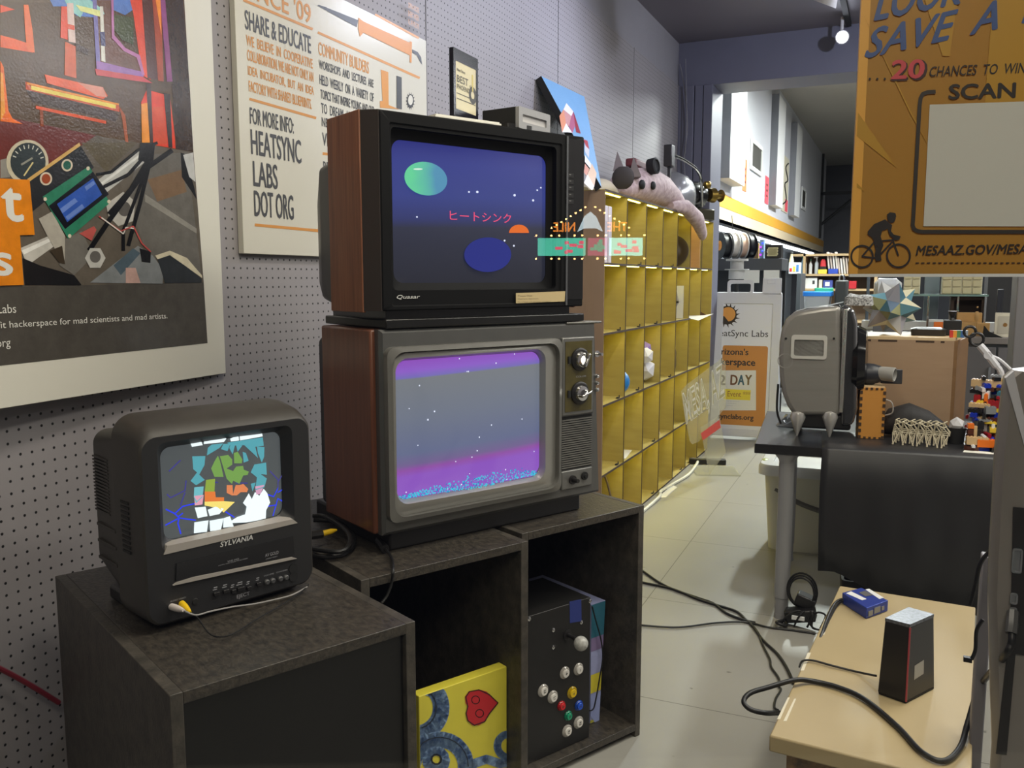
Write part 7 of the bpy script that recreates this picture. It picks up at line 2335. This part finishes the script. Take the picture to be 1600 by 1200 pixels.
for (x0, y0, x1, y1, c, lab) in ((1160, 245, 1167, 297, (226, 120, 70), 'orange paper sign on the back room wall under the nearer vent'), (1195, 273, 1202, 317, (228, 84, 96), 'pink paper sign on the back room wall before the second panel')):
    a, b = W(x0, y1, x=XW + .006), W(x1, y0, x=XW + .006)
    t = Thing('paper_sign', lab, 'paper', (XW + .003, a.y, a.z), 90)
    wv = max(0.28, b.y - a.y)
    hv = W(x0, y0, x=XW + .006).z - a.z
    MB().box(0, wv, -.002, 0, 0, hv).build('sheet', mat('paper_%d' % c[2], c, .6), t)
    bmk = MB()
    for i in range(3):
        bmk.box(wv * .25, wv * .75, -.003, -.002, hv * (.25 + .2 * i), hv * (.33 + .2 * i))
    bmk.build('printed_marks', ink((120, 60, 50)), t)
a = W(1226, 226, x=XW + .02)
t = Thing('scribble_banner', 'yellow and pink poster with black scribble between two wall panels', 'poster', (XW + .004, W(1220, 330, x=XW).y, W(1222, 330, x=XW).z), 90)
hv = W(1230, 228, x=XW).z - W(1222, 330, x=XW).z
MB().box(0, .75, -.004, 0, 0, hv * .82).build('sheet', mat('pale_yellow_paper', (206, 200, 176), .6), t)
MB().tube([(.1, -.008, hv * .1), (.5, -.008, hv * .2), (.25, -.008, hv * .4), (.6, -.008, hv * .5), (.3, -.008, hv * .65), (.6, -.008, hv * .75)], .012, n=6).build('black_scribble', BLACKM, t)
MB().box(.4, .74, -.006, -.004, .02, hv * .2).build('pink_patch', mat('paper_96', (228, 84, 96), .6), t)
# wall bracket far down the room
wb0 = W(1281, 330, x=XW)
t = Thing('shelf_bracket', 'black steel bracket jutting from the far end of the back room wall', 'bracket', (XW, wb0.y, wb0.z), 0)
MB().box(0, .05, -.03, .03, -.6, 1.5).box(0, 1.6, -.03, .03, .35, .42).build('arm', BLACKM, t)
MB().cyl((.03, 0, -.3), (.8, 0, .36), .03, n=8).build('brace', BLACKM, t)

# rack with spools behind the sidewalk sign
RY = 8.95
za = W(1160, 404, y=RY).z
RK = Thing('steel_rack', 'dark steel rack behind the sidewalk sign', 'rack', (W(1085, 430, y=RY).x, RY, 0), 0)
rw_ = W(1221, 430, y=RY).x - RK.root.location.x
for z_ in (za - .12, za - .75, .25):
    MB().box(0, rw_, 0, .5, z_, z_ + .12 if z_ > za - .2 else z_ + .04).build('shelf', mat('dark_steel', (78, 80, 84), .4, metal=.4), RK, bevel=.004)
for x, y in ((.01, .01), (rw_ - .05, .01), (.01, .45), (rw_ - .05, .45), (rw_ * .66, .01)):
    MB().box(x, x + .035, y, y + .035, 0, za - .1).build('post', BLACKM, RK)
MB().box(.02, rw_ - .02, .48, .49, .3, za - .12).build('back_sheet', mat('dark_steel', (78, 80, 84), .4), RK)
zr = za + .001


def spool(px0, lab, r, wd, cc, loc):
    t = Thing('filament_spool', lab, 'spool', loc, 0, 'filament spools on the rack')
    d = Vector((.80, .60, 0))
    o = Vector((0, 0, r))
    fl_ = mat('black_flange', (28, 28, 30), .35) if cc[1] else mat('white_flange', (206, 206, 204), .4)
    for s_ in (0, wd):
        MB().lathe(o + d * s_, d, [(0, r), (.006, r), (.006, .04), (0, .04)], 30).build('flange', fl_, t)
    MB().cyl(o + d * .006, o + d * wd, r * .86, n=30).build('winding', mat('filament_%d_%d_%d' % cc[0], cc[0], .45), t)
    MB().lathe(o - d * .004, d, [(0, .05), (.006, .05), (.006, .02), (0, .02)], 20).build('hub', mat('orange_hub', (226, 150, 60), .4), t)
    return t


s0 = W(1124, 404, y=RY + .1)
for i, (cc, lab) in enumerate(((((40, 40, 42), True), 'nearest black filament spool with orange hub on the rack'), (((214, 206, 196), False), 'white filament spool behind the black one on the rack'), (((222, 186, 160), False), 'pinkish filament spool further back on the rack'), (((32, 32, 34), True), 'rearmost black filament spool of the row on the rack'))):
    spool(0, lab, .135, .07, cc, (s0.x + i * .075, s0.y + i * .056, zr))
t, w_, h_ = fbox('cardboard_box', 'plain brown cardboard box on the rack beside the spools', 'box', (1166, 380), (1186, 404), RY + .36, .1, mat('cardboard', (190, 148, 96), .7), zfloor=zr)
t, w_, h_ = fbox('honeycomb_fan', 'black fan unit with honeycomb face at the end of the rack', 'fan', (1195, 382), (1221, 404), RY + .02, .16, BLACKP, zfloor=zr)
hx = MB()
for i in range(6):
    for j in range(6):
        cx, cz2 = .03 + (w_ - .06) * (i + .5 * (j % 2)) / 6, .03 + (h_ - .06) * j / 5.5
        if (cx - w_ * .45) ** 2 + (cz2 - h_ / 2) ** 2 < (h_ * .45) ** 2:
            hx.flat([(cx + .011 * math.cos(PI / 3 * k_), cz2 + .011 * math.sin(PI / 3 * k_)) for k_ in range(6)], -.002)
hx.build('honeycomb_face', mat('cream_hex', (226, 214, 160), .5), t)
t, w_, h_ = fbox('colour_light', 'small box with purple and blue lights on the rack', 'light', (1186, 374), (1194, 404), RY + .15, .08, mat('pale_blue_case', (150, 180, 206), .4), zfloor=zr)
for i in range(4):
    MB().ball((w_ * (.3 + .4 * (i % 2)), -.004, h_ * (.2 + .2 * i)), .012, 10).build('lit_dot', glow(((170, 60, 220), (60, 90, 240))[i % 2], 2.0), t)
t, w_, h_ = fbox('white_tub', 'white round tub on the rack before the fan unit', 'tub', (1192, 404), (1205, 412), RY - .001, .1, WHITEP, zfloor=zr, mk=lambda t, w, h, d, m: MB().lathe((w / 2, .06, 0), (0, 0, 1), [(0, w * .42), (.06, w * .5), (.065, w * .52), (.075, w * .5)], 20).build('tub', m, t))
t, w_, h_ = fbox('white_reel', 'grey white empty reel standing on the sidewalk sign handle', 'reel', (1130, 404), (1166, 436), 8.35, .2, WHITEP, mk=lambda t, w, h, d, m: [MB().lathe((w / 2, .12, 0), (0, 0, 1), [(0, w * .36), (h * .45, w * .36), (h * .45, w * .55), (h * .5, w * .55), (h * .5, w * .3), (h * .9, w * .3), (h * .9, w * .5), (h, w * .5)], 24).build('reel', mat('grey_white_reel', (190, 188, 184), .4), t), MB().cyl((w / 2, .12, -1.36), (w / 2, .12, 0), .02).build('stand_pole', BLACKM, t), MB().lathe((w / 2, .12, -t.root.location.z), (0, 0, 1), [(0, .16), (.02, .15), (.03, .02)], 20).build('stand_foot', BLACKM, t)])
for i, (q0, q1, lab) in enumerate((((1162, 422), (1187, 442), 'white sheets of paper pinned on the rack, nearest of the pair'), ((1193, 422), (1218, 436), 'white sheets of paper pinned at the end of the rack'))):
    fbox('pinned_paper', lab, 'paper', q0, q1, RY - .008, .004, mat('white_paper', (226, 224, 214), .5), rnd=0)
t, w_, h_ = fbox('wire_lead', 'thin dark wire hanging under the bright soffit', 'wire', (1141, 352), (1143, 378), 9.2, .01, BLACKM, mk=lambda t, w, h, d, m: MB().tube([(0, 0, 0), (.02, 0, h * .5), (.01, 0, h + .1)], .004).build('lead', m, t))

# grey lockers and stuff between rack and far shelves
t, w_, h_ = fbox('grey_locker', 'tall dark grey locker beside the far shelves', 'locker', (1237, 427), (1252, 640), 10.6, .5, mat('dark_grey_locker', (70, 74, 78), .4), zfloor=0)
MB().box(w_ - .03, w_ - .01, -.02, 0, h_ * .5, h_ * .6).build('handle', CHROME, t)
t, w_, h_ = fbox('cream_vase', 'cream vase with dark top on the grey locker', 'vase', (1230, 393), (1240, 427), 10.7, .1, WHITEP, mk=lambda t, w, h, d, m: [MB().lathe((w / 2, .1, 0), (0, 0, 1), [(0, w * .3), (h * .2, w * .5), (h * .6, w * .4), (h * .85, w * .2), (h * .9, w * .25)], 18).build('vase', mat('cream_glaze', (206, 194, 160), .3), t), MB().ball((w / 2, .1, h * .93), w * .3, 10).build('dark_top', BLACKM, t)])
t, w_, h_ = fbox('colourful_box', 'small printed carton in red, yellow and white before the far shelves', 'box', (1232, 410), (1250, 428), 10.65, .14, WHITEP)
for i, c in enumerate(((206, 60, 60), (226, 200, 80), (80, 130, 190))):
    MB().box(w_ * (.08 + .3 * i), w_ * (.3 + .3 * i), -.002, 0, h_ * .2, h_ * (.5 + .15 * i)).build('printed_patch', ink(c), t)

# far shelves
SY = 13.0
sx0_, sx1_ = W(1254, 430, y=SY).x, W(1370, 430, y=SY).x
zs = [W(1290, v, y=SY).z for v in (396.5, 428, 451)]
FSH = Thing('wall_shelf', 'wooden shelf unit with bottles, files and boxes at the far end', 'shelf', (sx0_, SY, 0), 0)
fw_ = sx1_ - sx0_
SHW = mat('tan_shelf_wood', (176, 150, 112), .5)
for z_ in zs + [.85, .3]:
    MB().box(-.15 if z_ == zs[0] else 0, fw_, 0, .45, z_ - .03, z_).build('shelf', SHW, FSH)
for x in (0, fw_ - .03):
    MB().box(x, x + .03, 0, .45, 0, zs[0]).build('side', SHW, FSH)
MB().box(0, fw_, .44, .45, 0, zs[0]).build('back', mat('brown_shelf_back', (110, 92, 72), .6), FSH)
z1s, z2s = zs[1] + .001, zs[2] + .001


def bottle(t, w, h, d, m, cap_c=(90, 150, 120)):
    MB().lathe((w / 2, .1, 0), (0, 0, 1), [(0, w * .45), (h * .6, w * .45), (h * .78, w * .18), (h * .85, w * .16)], 16).build('bottle', m, t)
    MB().lathe((w / 2, .1, h * .84), (0, 0, 1), [(0, w * .2), (h * .16, w * .14)], 12).build('cap', mat('cap_%d_%d_%d' % cap_c, cap_c, .4), t)


fbox('plastic_bottle', 'slim pale blue bottle at the start of the far shelf', 'bottle', (1250, 399), (1255, 427), SY + .05, .1, mat('pale_blue_bottle', (140, 176, 206), .3), 'bottles on the far shelf', z1s, mk=bottle)
fbox('plastic_bottle', 'white carton-like bottle beside the slim blue one', 'bottle', (1256, 401), (1260, 427), SY + .05, .1, mat('white_bottle', (216, 218, 220), .3), 'bottles on the far shelf', z1s, mk=lambda *a_: bottle(*a_, (190, 190, 196)))
fbox('plastic_bottle', 'white bottle with green cap in the middle of the bottles', 'bottle', (1262, 404), (1269, 427), SY + .05, .1, mat('white_bottle', (216, 218, 220), .3), 'bottles on the far shelf', z1s, mk=bottle)
fbox('spray_bottle', 'clear spray bottle with white trigger on the far shelf', 'bottle', (1271, 401), (1279, 427), SY + .05, .1, mat('clear_bottle', (186, 196, 204), .2), 'bottles on the far shelf', z1s,
     mk=lambda t, w, h, d, m: [bottle(t, w, h, d, m, (226, 226, 226)), MB().box(-.01, w * .8, .08, .12, h * .93, h * 1.02).build('trigger', WHITEP, t, bevel=.004)])
t, w_, h_ = fbox('yellow_tray', 'low yellow tray under the red bag on the far shelf', 'tray', (1278, 421), (1292, 427), SY + .03, .25, mat('yellow_tray', (222, 196, 70), .4), None, z1s)
fbox('red_bag', 'red bag with black base on the yellow tray', 'bag', (1281, 405), (1291, 421), SY + .06, .2, mat('red_cloth', (196, 44, 52), .6), None, z1s + h_, mk=lambda t, w, h, d, m: [MB().loft([[(x, y, z) for x, y in rr(0 + .02 * k_, 0, w - .02 * k_, d, .02, 3)] for z, k_ in ((h * .3, 0), (h * .8, .3), (h, 1.2))]).build('bag', m, t), MB().box(0, w, 0, d, 0, h * .3).build('base', BLACKM, t)])
t, w_, h_ = fbox('blue_tray', 'low blue tray under the leaning files on the far shelf', 'tray', (1294, 420), (1309, 427), SY + .02, .25, mat('blue_tray', (44, 72, 170), .4), None, z1s)
for i in range(9):
    f0 = 1294 + i * 4.2
    a = W(f0, 425, y=SY + .06)
    zz = z1s + (h_ + .001 if f0 < 1310 else 0)
    t = Thing('paper_file', 'thin pale file number leaning among the row on the far shelf' if False else 'thin pale file in the leaning row on the far shelf', 'file', (a.x, SY + .06, zz), 0, 'files leaning on the far shelf')
    t.root.rotation_euler = (0, rad(-8), 0)
    MB().box(0, .022, 0, .24, 0.0, .235 - .01 * (i % 3)).build('file', mat('file_%d' % (i % 3), ((206, 196, 186), (186, 170, 160), (216, 210, 206))[i % 3], .6), t)
fbox('white_carton', 'white carton with small dark window on the second far shelf', 'box', (1258, 434), (1277, 450), SY + .05, .2, WHITEP, None, z2s, mk=lambda t, w, h, d, m: [MB().box(0, w, 0, d, 0, h).build('carton', m, t), MB().box(w * .6, w * .8, -.002, 0, h * .4, h * .75).build('dark_window', ink((60, 60, 60)), t)])
fbox('small_white_box', 'small white box beside the carton on the second far shelf', 'box', (1279, 437), (1285, 450), SY + .05, .2, mat('ivory_card', (214, 210, 200), .5), None, z2s)
fbox('blue_box', 'blue and white printed box on the second far shelf', 'box', (1286, 438), (1301, 450), SY + .05, .2, mat('blue_print_box', (70, 84, 160), .4), None, z2s, mk=lambda t, w, h, d, m: [MB().box(0, w, 0, d, 0, h).build('carton', m, t), MB().box(w * .2, w * .7, -.002, 0, h * .3, h * .8).build('white_print', WHITEP, t)])
# bins and case in front
LBT = mat('milky_bin', (200, 204, 206), .3)


def lidded(t, w, h, d, m):
    MB().loft([[(x, y, z) for x, y in rr(.02 - k_, .02 - k_, w - .02 + k_, d - .02 + k_, .02, 3)] for z, k_ in ((0, 0), (h * .82, .015))]).build('tub', LBT, t)
    MB().loft([[(x, y, z) for x, y in rr(-.01, -.01, w + .01, d + .01, .03, 3)] for z in (h * .8, h)]).build('lid', m, t, bevel=.004)


st_, sw2, sh2 = fbox('low_cabinet', 'low dark cabinet carrying the blue lidded bin', 'cabinet', (1248, 492), (1330, 620), 10.0, .5, mat('dark_grey_locker', (70, 74, 78), .4), zfloor=0)
fbox('lidded_bin', 'clear bin with bright blue lid on the low dark cabinet', 'bin', (1254, 456), (1298, 492), 10.05, .3, mat('bright_blue_lid', (40, 130, 226), .35), None, sh2 + .001, mk=lidded)
fbox('lidded_bin', 'bin with green lid just behind the blue lidded one', 'bin', (1272, 450), (1300, 492), 10.37, .12, mat('green_lid', (60, 160, 110), .4), None, sh2 + .001, mk=lidded)
fbox('speaker_case', 'black upright equipment case beside the blue lidded bin', 'case', (1303, 438), (1324, 492), 10.05, .3, mat('black_case', (44, 46, 46), .5), None, sh2 + .001, mk=lambda t, w, h, d, m: [MB().box(0, w, 0, d, 0, h).build('body', m, t, bevel=.015), MB().tube([(w * .3, .1, h), (w * .35, .1, h + .05), (w * .65, .1, h + .05), (w * .7, .1, h)], .01, sub=2).build('handle', CHROME, t)])
fb2 = MB().box(0, .34, 0, .2, 0, .07)
pc_ = W(1320, 482, y=4.02)
solo('checked_cloth', MB().loft([[(x, y, 0) for x, y in rr(0, 0, .115, .16, .02, 3)], [(x, y, .03 + .008 * math.sin(x * 70)) for x, y in rr(0.004, 0.004, .11, .156, .02, 3)], [(x, y, .045 + .006 * math.sin(x * 60 + 1)) for x, y in rr(.02, .03, .09, .13, .02, 3)]]), mat('checked_cloth', (30, 30, 32), .7, var=1.0, vscale=130, col2=(210, 210, 210)), 'small black and white patterned cloth on top of the silver machine', 'cloth', loc=(W(1318, 476, y=3.95).x, 3.93, ZT + SM.px(1318, 478)[1] - .0))

# counter and things seen under the orange poster
KY = 6.0
kz = W(1540, 527, y=KY).z
kx0, kx1 = W(1335, 527, y=KY).x, W(1640, 527, y=KY).x
KC = Thing('work_counter', 'grey work counter with plain doors behind the black table', 'counter', (kx0, KY, 0), 0)
kw = kx1 - kx0
MB().box(-.02, kw, -.02, .7, kz - .04, kz).build('counter_top', mat('grey_counter_top', (128, 122, 120), .4), KC, bevel=.004)
for i in range(4):
    dd_ = MB().box(kw * i / 4 + .006, kw * (i + 1) / 4 - .006, -.015, 0.0, .08, kz - .06).build('door', mat('grey_door', (104, 102, 106), .45), KC, bevel=.003)
    MB().box(kw * (i + .85) / 4, kw * (i + .85) / 4 + .012, -.035, -.015, kz - .3, kz - .18).build('handle', CHROME, dd_)
MB().box(0, kw, 0, .68, 0, kz - .04).build('carcass', mat('dark_grey_locker', (70, 74, 78), .4), KC)
kzz = kz + .001
# white backboard / shelf with items
fbox('white_shelf_unit', 'white metal wall shelf over the work counter', 'shelf', (1345, 505), (1600, 526), KY + .55, .1, WHITEP, None, kzz)


def drawers(nc, nr):
    def mk(t, w, h, d, m):
        MB().box(0, w, .012, d, 0, h).build('case', m, t)
        for i in range(nc):
            for j in range(nr):
                MB().box(w * (i + .07) / nc, w * (i + .93) / nc, 0, .012, h * (j + .08) / nr, h * (j + .92) / nr).build('drawer', mat('cream_drawer', (216, 208, 170), .35), t, bevel=.002)
    return mk


CRM = mat('cream_case', (232, 228, 206), .4)
gzp = W(1500, 460, y=KY + .4).z
WSH = Thing('glass_shelf', 'thin glass shelf on steel legs over the work counter', 'shelf', (W(1405, 460, y=KY + .35).x, KY + .35, kzz), 0)
wl_ = W(1545, 460, y=KY + .35).x - WSH.root.location.x
MB().box(0, wl_, 0, .3, gzp - kzz - .012, gzp - kzz).build('shelf_board', mat('green_glass_edge', (130, 160, 156), .2), WSH)
for x in (.01, wl_ * .33, wl_ * .66, wl_ - .02):
    MB().box(x, x + .012, .01, .022, 0, gzp - kzz - .012).build('leg', CHROME, WSH)
fbox('drawer_organizer', 'large cream drawer organizer on the glass shelf', 'drawer unit', (1471, 415), (1537, 460), KY + .38, .2, CRM, 'cream drawer organizers', gzp + .001, mk=drawers(4, 4))
fbox('drawer_organizer', 'smaller cream drawer organizer beside the clear bag', 'drawer unit', (1411, 425), (1439, 460), KY + .38, .2, CRM, 'cream drawer organizers', gzp + .001, mk=drawers(2, 3))
t = Thing('clear_bag', 'puffy translucent bag behind the paper star', 'bag', W(1386, 470, y=KY + .3), 0)
t.root.location.z = kzz
bzz = W(1386, 434, y=KY + .3).z - kzz
bz0 = W(1386, 474, y=KY + .3).z - kzz
blob([(-.085, .08, (bzz + bz0) / 2, .03, (bzz - bz0) * .3), (-.06, .08, (bzz + bz0) / 2, .07, (bzz - bz0) * .5), (.05, .08, (bzz + bz0) / 2, .07, (bzz - bz0) * .48), (.085, .08, (bzz + bz0) / 2, .03, (bzz - bz0) * .3)]).build('bag', mat('milky_film', (206, 210, 212), .25, bump=.8, bscale=14), t)
MB().box(-.08, .08, .03, .13, 0, bz0 + .01).build('carton_under', mat('grey_carton', (96, 98, 102), .6), t)
fbox('blue_grey_partition', 'blue grey partition board standing behind the work counter', 'board', (1440, 380), (1472, 527), KY + .68, .04, mat('blue_grey_board', (112, 122, 130), .5), None, kzz)
fbox('blue_grey_partition', 'narrow dark blue board standing beside the small drawer organizer', 'board', (1350, 380), (1362, 527), KY + .68, .04, mat('slate_board', (84, 96, 106), .5), None, kzz)
fbox('red_yellow_boxes', 'small red box on the counter at the poster corner', 'box', (1326, 439), (1338, 452), SY - .02, .2, mat('red_plastic', (176, 32, 40), .4), None, zs[2] + .001)
fbox('brown_crate', 'dark brown open crate on the counter below the glass shelf', 'crate', (1484, 464), (1540, 500), KY + .42, .2, mat('dark_brown_wood', (74, 58, 48), .6), None, kzz, mk=lambda t, w, h, d, m: MB().loft([at_y(rr(0, 0, w, h, .003, 1), d), at_y(rr(0, 0, w, h, .003, 1), 0), at_y(rr(.02, .02, w - .02, h - .02, .003, 1), 0), at_y(rr(.02, .02, w - .02, h - .02, .003, 1), d - .02)], True, True).build('crate', m, t))
OWD = mat('yellow_wood', (206, 164, 104), .5, var=.3, vscale=6, stretch=(1, 8, 8))
for i, (q0, q1, lab) in enumerate((((1495, 489), (1535, 504), 'upper yellow wooden plank on the work counter'), ((1500, 505), (1547, 512), 'lower yellow wooden plank on the work counter'))):
    fbox('wooden_plank', lab, 'plank', q0, q1, KY + .2 - .06 * i, .05, OWD, None, kzz if i else kzz + .0, rnd=.002)
fbox('orange_box', 'small orange box with white top on the work counter', 'box', (1459, 503), (1474, 513), KY + .1, .08, mat('orange_card', (236, 120, 40), .5), None, kzz, mk=lambda t, w, h, d, m: [MB().box(0, w, 0, d, 0, h).build('box', m, t), MB().box(-.03, w, 0, d, h, h + .012).build('white_top', WHITEP, t)])
t, w_, h_ = fbox('flat_monitor', 'black flat monitor turned sideways beyond the drawer organizer', 'monitor', (1556, 452), (1571, 500), KY + .3, .05, BLACKP, None, kzz, mk=lambda t, w, h, d, m: [MB().loft([[(0, 0, h * .3), (w, .08, h * .3), (w, .12, h * .3), (0, .04, h * .3)], [(0, 0, h), (w, .08, h), (w, .12, h), (0, .04, h)]]).build('screen', m, t, bevel=.004), MB().box(w * .4, w * .6, .05, .08, 0.01, h * .4).build('neck', m, t), MB().box(0, w, 0, .14, 0, .012).build('foot', m, t)])
fbox('dark_cabinet', 'tall dark cabinet with pale cartons behind the flat monitor', 'cabinet', (1540, 360), (1590, 500), KY + .74, .3, mat('black_cabinet', (38, 38, 42), .5), None, 0, mk=lambda t, w, h, d, m: [MB().box(0, w, 0, d, 0, h).build('body', m, t), MB().box(w * .55, w * .95, -.02, 0, h * .25, h * .42).build('pale_drawer', mat('khaki_card', (130, 124, 100), .6), t), MB().box(w * .55, w * .95, -.02, 0, h * .45, h * .62).build('pale_drawer', mat('khaki_card', (130, 124, 100), .6), t)])
fbox('framed_print', 'cream framed print with brown dot leaning on the counter', 'picture', (1553, 489), (1588, 527), KY + .06, .015, mat('cream_frame', (226, 220, 202), .5), None, kzz, mk=lambda t, w, h, d, m: [MB().box(0, w, 0, d, 0, h).build('frame', m, t), MB().box(w * .14, w * .86, -.002, 0, h * .14, h * .86).build('print', mat('pale_print', (196, 190, 176), .5), t), MB().disc(w / 2, h / 2, .012, -.003).build('brown_dot', ink((150, 110, 60)), t)])
fbox('black_wedge', 'black triangular cloth wedge lying on the counter edge', 'cloth', (1536, 510), (1568, 526), KY + .0, .06, BLACKM, None, kzz, mk=lambda t, w, h, d, m: MB().prism([(0, 0), (w, 0), (w * .3, h * .5), (w * .05, h)], 0, d).build('wedge', m, t))
t, w_, h_ = fbox('wooden_mannequin', 'little wooden mannequin figure standing on the planks', 'figure', (1522, 474), (1532, 504), KY + .12, .02, OWD, None, kzz + .04)
for ch in list(t.root.children):
    bpy.data.objects.remove(ch)
MB().ball((w_ / 2, .02, h_ * .85), w_ * .22, 10).build('head', OWD, t)
blob([(0, .02, h_ * .5, w_ * .1, .02), (w_ * .3, .02, h_ * .5, w_ * .2, h_ * .2), (w_ * .7, .02, h_ * .5, w_ * .2, h_ * .2), (w_, .02, h_ * .5, w_ * .1, .02)], 10).build('torso', OWD, t)
for s_ in (.3, .7):
    MB().cyl((w_ * s_, .02, 0), (w_ * s_, .02, h_ * .4), w_ * .09, n=8).build('leg', OWD, t)
